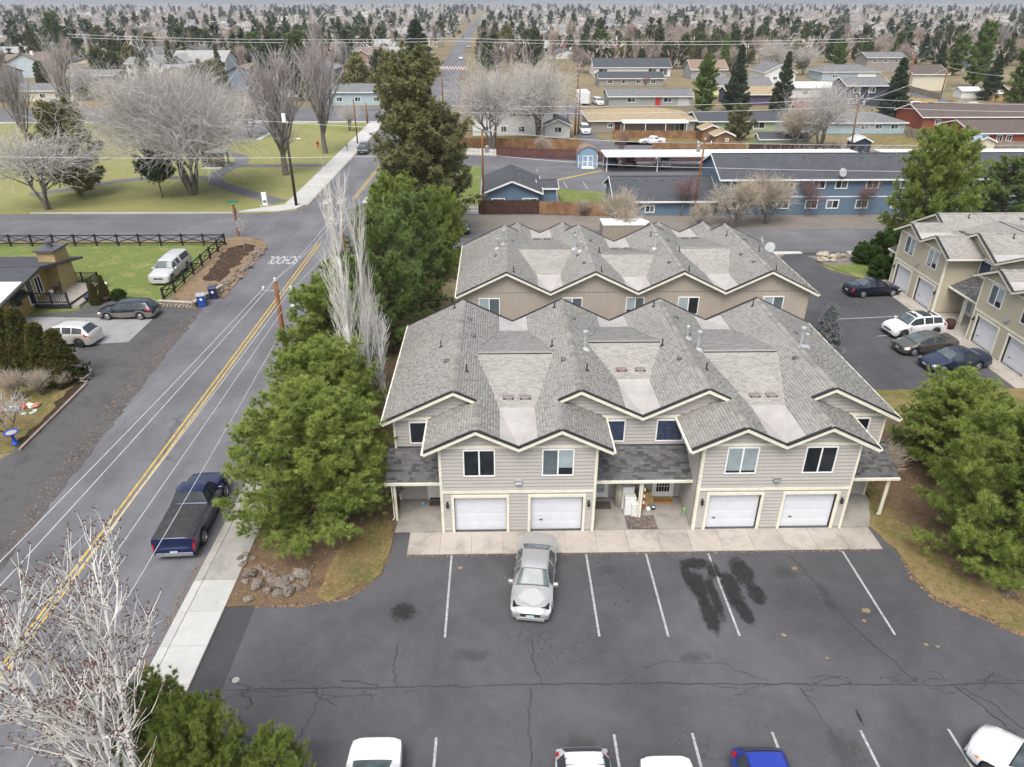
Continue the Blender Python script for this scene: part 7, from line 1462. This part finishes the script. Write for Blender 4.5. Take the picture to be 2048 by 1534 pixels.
while y<4200:
    wd=.74*y+40; st=22+y*.012; x=-wd
    while x<wd:
        if rf_.random()<.62: rest.append((x+rf_.gauss(0,4),y+rf_.gauss(0,6)))
        x+=st*rf_.uniform(.8,1.5)
    y+=34+y*.03
for x,yy in rest:
    if abs(x-street_x(yy))<14: continue
    k_=1 if yy<1400 else 1.3; mini(x,yy,rf_.uniform(6,9)*k_,rf_.uniform(4.5,6.5)*k_,rf_.choice((2.8,3,5.2)),rf_.uniform(1.6,2.6),rf_.choice((0,0,math.pi/2,.4,-.4)),rf_.randrange(4))
wl=[plain('far_wall_%d'%i,c,.85) for i,c in enumerate([(.52,.49,.44),(.38,.39,.41),(.66,.65,.63),(.42,.36,.30)])]; rl=[plain('far_roof_%d'%i,c,.9) for i,c in enumerate([(.21,.21,.22),(.15,.15,.165),(.30,.285,.27),(.23,.20,.18)])]
tag(q.build('far_houses',wl+rl),'far roofs of the town running together towards the horizon',kind='stuff')
# ---- trees
FB=[bare_meshes(80+i,11,st,BARK_G,TWIG_F,.045,3,(9,9,6),stems=sn,spread=1.0)for i,(st,sn) in enumerate((('elm',3),('upright',1),('elm',2),('upright',2)))]
FBm=[]
for ms in FB:
    v=[];f=[];mi=[];o=0
    for k_,m in enumerate(ms):
        V=np.empty(len(m.vertices)*3,np.float32); m.vertices.foreach_get('co',V); Fv=np.empty(len(m.polygons)*4,np.int32); m.polygons.foreach_get('vertices',Fv); v.append(V.reshape(-1,3)); f.append(Fv.reshape(-1,4)+o); o+=len(m.vertices)
    FBm.append(npmesh('far_bare_tree',np.concatenate(v),np.concatenate(f),TWIG_F))
def far_conifer(seed,shape,H,Rd,mat):
    t_,c=pine_meshes(seed,H,Rd,.06,60,.75,mat,.22,9,dens=.55,shape=shape,bias=.5); return c
FC=[far_conifer(91,'cone',11,2.7,FARC),far_conifer(92,'round',8,3.2,FARC),far_conifer(93,'cone2',10,3.0,FARC),far_conifer(94,'round',7,3.4,JUNI)]
def scatter(n,y0,y1,power,fn):
    out=[];tr=0
    while len(out)<n and tr<n*30:
        tr+=1; y=y0+(y1-y0)*rf_.random()**power; x=rf_.uniform(-1,1)*(.74*y+12)
        if fn(x,y): out.append((x,y))
    return out
def okc(x,y):
    if not free(x,y,2) or (x>-8 and y<292): return False
    u=x/y
    dens=.32
    if u>-.02 and 300<y<420: dens=1.0
    if u<-.15 and 200<y<420: dens=.5
    return rf_.random()<dens
for i,(x,y) in enumerate(scatter(225,185,540,1.0,okc)):
    wood=(x/y>-.02 and 300<y<420); m=FC[rf_.choice((1,3,3,2)) if wood else rf_.randrange(4)]; o=O('conifer',m,None,(x,y,0),rf_.uniform(0,6.28)); s=rf_.uniform(.65,1.3); o.scale=(s,s,s*rf_.uniform(.85,1.25))
    tag(o,('dark evergreen in the belt of junipers ' if wood else 'dark evergreen standing among the distant houses ')+region(x,y),'conifer tree','distant evergreens '+region(x,y)); taken.append((x,y,1.5,'t'))
def okb(x,y): return free(x,y,2) and not (x>-8 and y<285) and rf_.random()<(.9 if x/y>-.05 else .5)
for i,(x,y) in enumerate(scatter(285,185,560,1.05,okb)):
    o=O('bare_tree',FBm[rf_.randrange(4)],None,(x,y,0),rf_.uniform(0,6.28)); s=rf_.uniform(.55,1.15); o.scale=(s,s,s*rf_.uniform(.85,1.15)); tag(o,'leafless tree among the distant houses '+region(x,y),'tree','distant leafless trees '+region(x,y))
# beyond that single trees can no longer be counted: one wooded mass each
def mass(name,label,n,y0,y1,mat,kind,seed,power):
    r=np.random.default_rng(seed); y=y0+(y1-y0)*r.random(n)**power; x=(r.random(n)*2-1)*(.74*y+40); keep=np.abs(x-np.array([street_x(v) for v in y]))>9; x=x[keep];y=y[keep]; n=len(x)
    cl=np.sin(x*.011+1.3)*np.cos(y*.007+.4)+r.normal(0,.5,n); k2=cl>-.55 if kind=='conifer' else cl<.8; x=x[k2];y=y[k2]; n=len(x)
    h=(r.uniform(7,15,n) if kind=='conifer' else r.uniform(6,11,n))*(1+y/9000.); T=44 if kind=='conifer' else 36; sz=1+np.clip((y-500)/1500,0,1.2)
    a=r.uniform(0,6.28,(n,T)); f=r.random((n,T))**.8
    if kind=='conifer': rad=(1.02-f)**.7*.30
    else: rad=np.sqrt(np.clip(1-((f-.55)/.5)**2,0.02,1))*.42
    rad=rad*r.uniform(.6,1.1,(n,T)); cx=x[:,None]+np.cos(a)*rad*h[:,None]; cy_=y[:,None]+np.sin(a)*rad*h[:,None]; cz=(.05+.92*f)*h[:,None]
    C=np.stack([cx,cy_,cz],-1).reshape(-1,3); D=np.stack([np.cos(a)*.6,np.sin(a)*.6,np.full_like(a,.5 if kind=='conifer' else 1.2)],-1).reshape(-1,3)
    ll=np.repeat(h*.26*sz**.5,T)[:,None]; N=len(C); d=unit(D+r.normal(0,.5,(N,3))); sd_=unit(np.cross(d,r.normal(0,1,(N,3))))*np.repeat((.075 if kind=='conifer' else .022)*h*sz,T)[:,None]
    V=np.stack([C-sd_-d*ll*.4,C+sd_-d*ll*.4,C+d*ll*.6],1).reshape(-1,3); o=O(name,npmesh(name,V,np.arange(len(V)).reshape(-1,3),mat)); tag(o,label,kind='stuff')
FARD=leaf_mat('far_woodland_needles',[(.03,.042,.026),(.055,.072,.042),(.09,.105,.062)],.02); FART=mottle('far_woodland_twigs',(.32,.27,.25),(.50,.44,.41),.03,.9,coord='world')
mass('far_woodland','dark evergreens scattered through the far town',1700,500,4200,FARD,'conifer',5,1.6); mass('far_woodland','pale leafless trees scattered through the far town',4000,520,4200,FART,'bare',6,1.6)
mass('far_woodland','pale leafless trees packed between the middle houses',620,300,560,FART,'bare',16,1.0)
mass('undergrowth','low juniper scrub between the middle houses',260,300,460,FARD,'conifer',8,1.0)
# low hills on the horizon
q=MB(); n=120; r_=random.Random(3); vs=[];fs=[]
for i in range(n+1):
    a=R(-60)+R(120)*i/n; x,y=9500*math.sin(a),9500*math.cos(a); hgt=18+22*math.sin(i*.11+1)+14*math.sin(i*.31)+8*math.sin(i*.83); vs+=[(x*.9,y*.9,-1),(x,y,max(8,hgt)),(x*1.15,y*1.15,-1)]
for i in range(n): fs+=[(3*i,3*i+3,3*i+4,3*i+1),(3*i+1,3*i+4,3*i+5,3*i+2)]
q.add(vs,fs); tag(q.build('hills',mottle('far_hill_forest',(.05,.06,.055),(.09,.095,.08),.002,.95,coord='world'),None,True),'low blue hills along the horizon',kind='structure')
# barrier across the closed street
BAR_R=plain('faded_red',(.36,.15,.13),.7)
for i in range(3):
    x,y=G(886+i*18,141); t=thing('road_barrier','red and white striped barrier across the street, '+['first','middle','last'][i]+' panel','barrier',(x,y,0))
    for j in range(8):
        q=MB(); q.box(-2.2+j*.55,-.05,.9,-1.65+j*.55,.05,1.35); q.build('stripe',BAR_R if j%2 else VINYL,t); q=MB(); q.box(-2.2+j*.55,-.05,.35,-1.65+j*.55,.05,.75); q.build('stripe',VINYL if j%2 else BAR_R,t)
    for x_ in (-1.8,1.8): q=MB(); q.box(x_-.05,.05,0,x_+.05,.12,1.4); q.build('leg',GALV,t)
for i,(u,v,h_,pt) in enumerate([(922,118,-88,P_WHITE),(938,95,-92,P_SILV),(925,75,88,P_DKGR),(958,62,90,P_WHITE),(955,45,-90,P_MAR)]):
    x,y=G(u,v); make_car('suv' if i%2 else 'sedan','car',['white car nearest the barrier on the climbing street','silver car on the climbing street','dark car at the left kerb of the climbing street','white car far up the climbing street','maroon car at the top of the climbing street'][i],'car',x,y,h_,pt,fine=False,plate=False)
# the air itself
q=MB(); q.box(-6500,-60,-2,6500,7600,60); k=NT('haze_air'); k.t.nodes.remove(k.b); pv_=k.n('VolumePrincipled'); pv_.inputs['Color'].default_value=(.86,.91,1,1); pv_.inputs['Density'].default_value=HAZE; pv_.inputs['Anisotropy'].default_value=.2
k.l(pv_.outputs[0],k.t.nodes['Material Output'].inputs['Volume'])
if HAZE>0: tag(q.build('haze',k.m),'thin pale haze over the whole town',kind='stuff')

# grass tufts and leaf litter: nobody could count them
def spread_on(name,label,polys,n,mat,size,blade,seed,z=.06,parent=None):
    r=np.random.default_rng(seed); P=[]
    for poly,share in polys:
        xs=[p[0] for p in poly]; ys=[p[1] for p in poly]; k_=0; m=int(n*share)
        while k_<m:
            x=r.uniform(min(xs),max(xs)); y=r.uniform(min(ys),max(ys))
            if any(a<=x<=b for a,b in intervals(list(poly),y)): P.append((x,y,z)); k_+=1
    C=np.array(P); N=len(C)
    if blade: V,F=tufts(C,np.tile([0,0,1.],(N,1)),7,size,.014,.45,r,bias=1.0,jit=.04)
    else:
        a=r.uniform(0,6.28,N); s_=r.uniform(.5,1.2,N)*size; u=np.stack([np.cos(a)*s_,np.sin(a)*s_,r.normal(0,.25,N)*s_],1); w2=np.stack([-np.sin(a)*s_*.55,np.cos(a)*s_*.55,r.normal(0,.25,N)*s_],1); C=C+np.stack([np.zeros(N),np.zeros(N),np.full(N,.012)],1); V=np.stack([C-u,C+w2,C+u,C-w2],1).reshape(-1,3); F=np.arange(len(V)).reshape(-1,4)
    tag(O(name,npmesh(name,V,F,mat)),label,kind='stuff')
GRT=leaf_mat('dry_grass_blades',[(.13,.15,.045),(.22,.20,.08),(.32,.25,.12),(.20,.21,.07)],.7); LIT=leaf_mat('brown_leaf_litter',[(.10,.06,.035),(.20,.12,.065),(.32,.20,.11),(.26,.15,.08),(.38,.28,.18)],2)
lp1=[(-8.0,23.1),(-6.9,23.3),(-5.95,24.2),(-5.4,25.8),(-5.45,28.2),(-6.6,28.6),(-7.6,26.5)]; rp1=[(18.6,27.3),(18.9,25.3),(18.9,23.9),(19.2,22.7),(20.3,21.9),(21.6,20.6),(24,19.4),(30,20),(22,26),(20,32)]
spread_on('grass','worn grass tufts beside the parking lot',[(lp1,.3),(rp1,.7)],3600,GRT,.13,True,1,.055)
spread_on('leaf_litter','brown leaves and needles on the beds by the lot',[([(-11.9,22.7),(-8.8,22.9),(-6.9,23.3),(-6,24.5),(-5.4,27.5),(-5.4,34),(-11.9,34)],.35),([(19.6,28),(19.2,24),(21,22),(24,20.5),(32,20.5),(32,34),(19.8,34)],.35),(px((452,478),(520,480),(536,492),(450,596),(392,616),(332,610)),.3)],7500,LIT,.055,False,2,.065)
spread_on('leaf_litter','rust-brown needles drifted along the edges of walkway and lot',[([(-4.5,25.66),(18.2,25.66),(18.2,25.84),(-4.5,25.84)],.15),([(-10.7,22.55),(-8.8,22.6),(-6.8,22.95),(-5.85,23.95),(-5.2,25.8),(-5.35,25.85),(-6.05,24.1),(-7,23.25),(-8.9,22.85),(-10.7,22.78)],.2),([(18.7,25.2),(18.5,23.8),(18.8,22.5),(20.1,21.55),(21.5,20.3),(21.6,20.6),(20.3,21.85),(19.0,22.75),(18.8,23.9),(18.9,25.3)],.25),([(-14.25,8),(-13.9,8),(-13.9,26),(-14.25,26)],.2),([(-22.8,18),(-24.6,30),(-25.6,42),(-26.2,54),(-25.2,56),(-24.3,42),(-23.5,30),(-22.3,18)],.5)],2600,LIT,.05,False,3,.012)
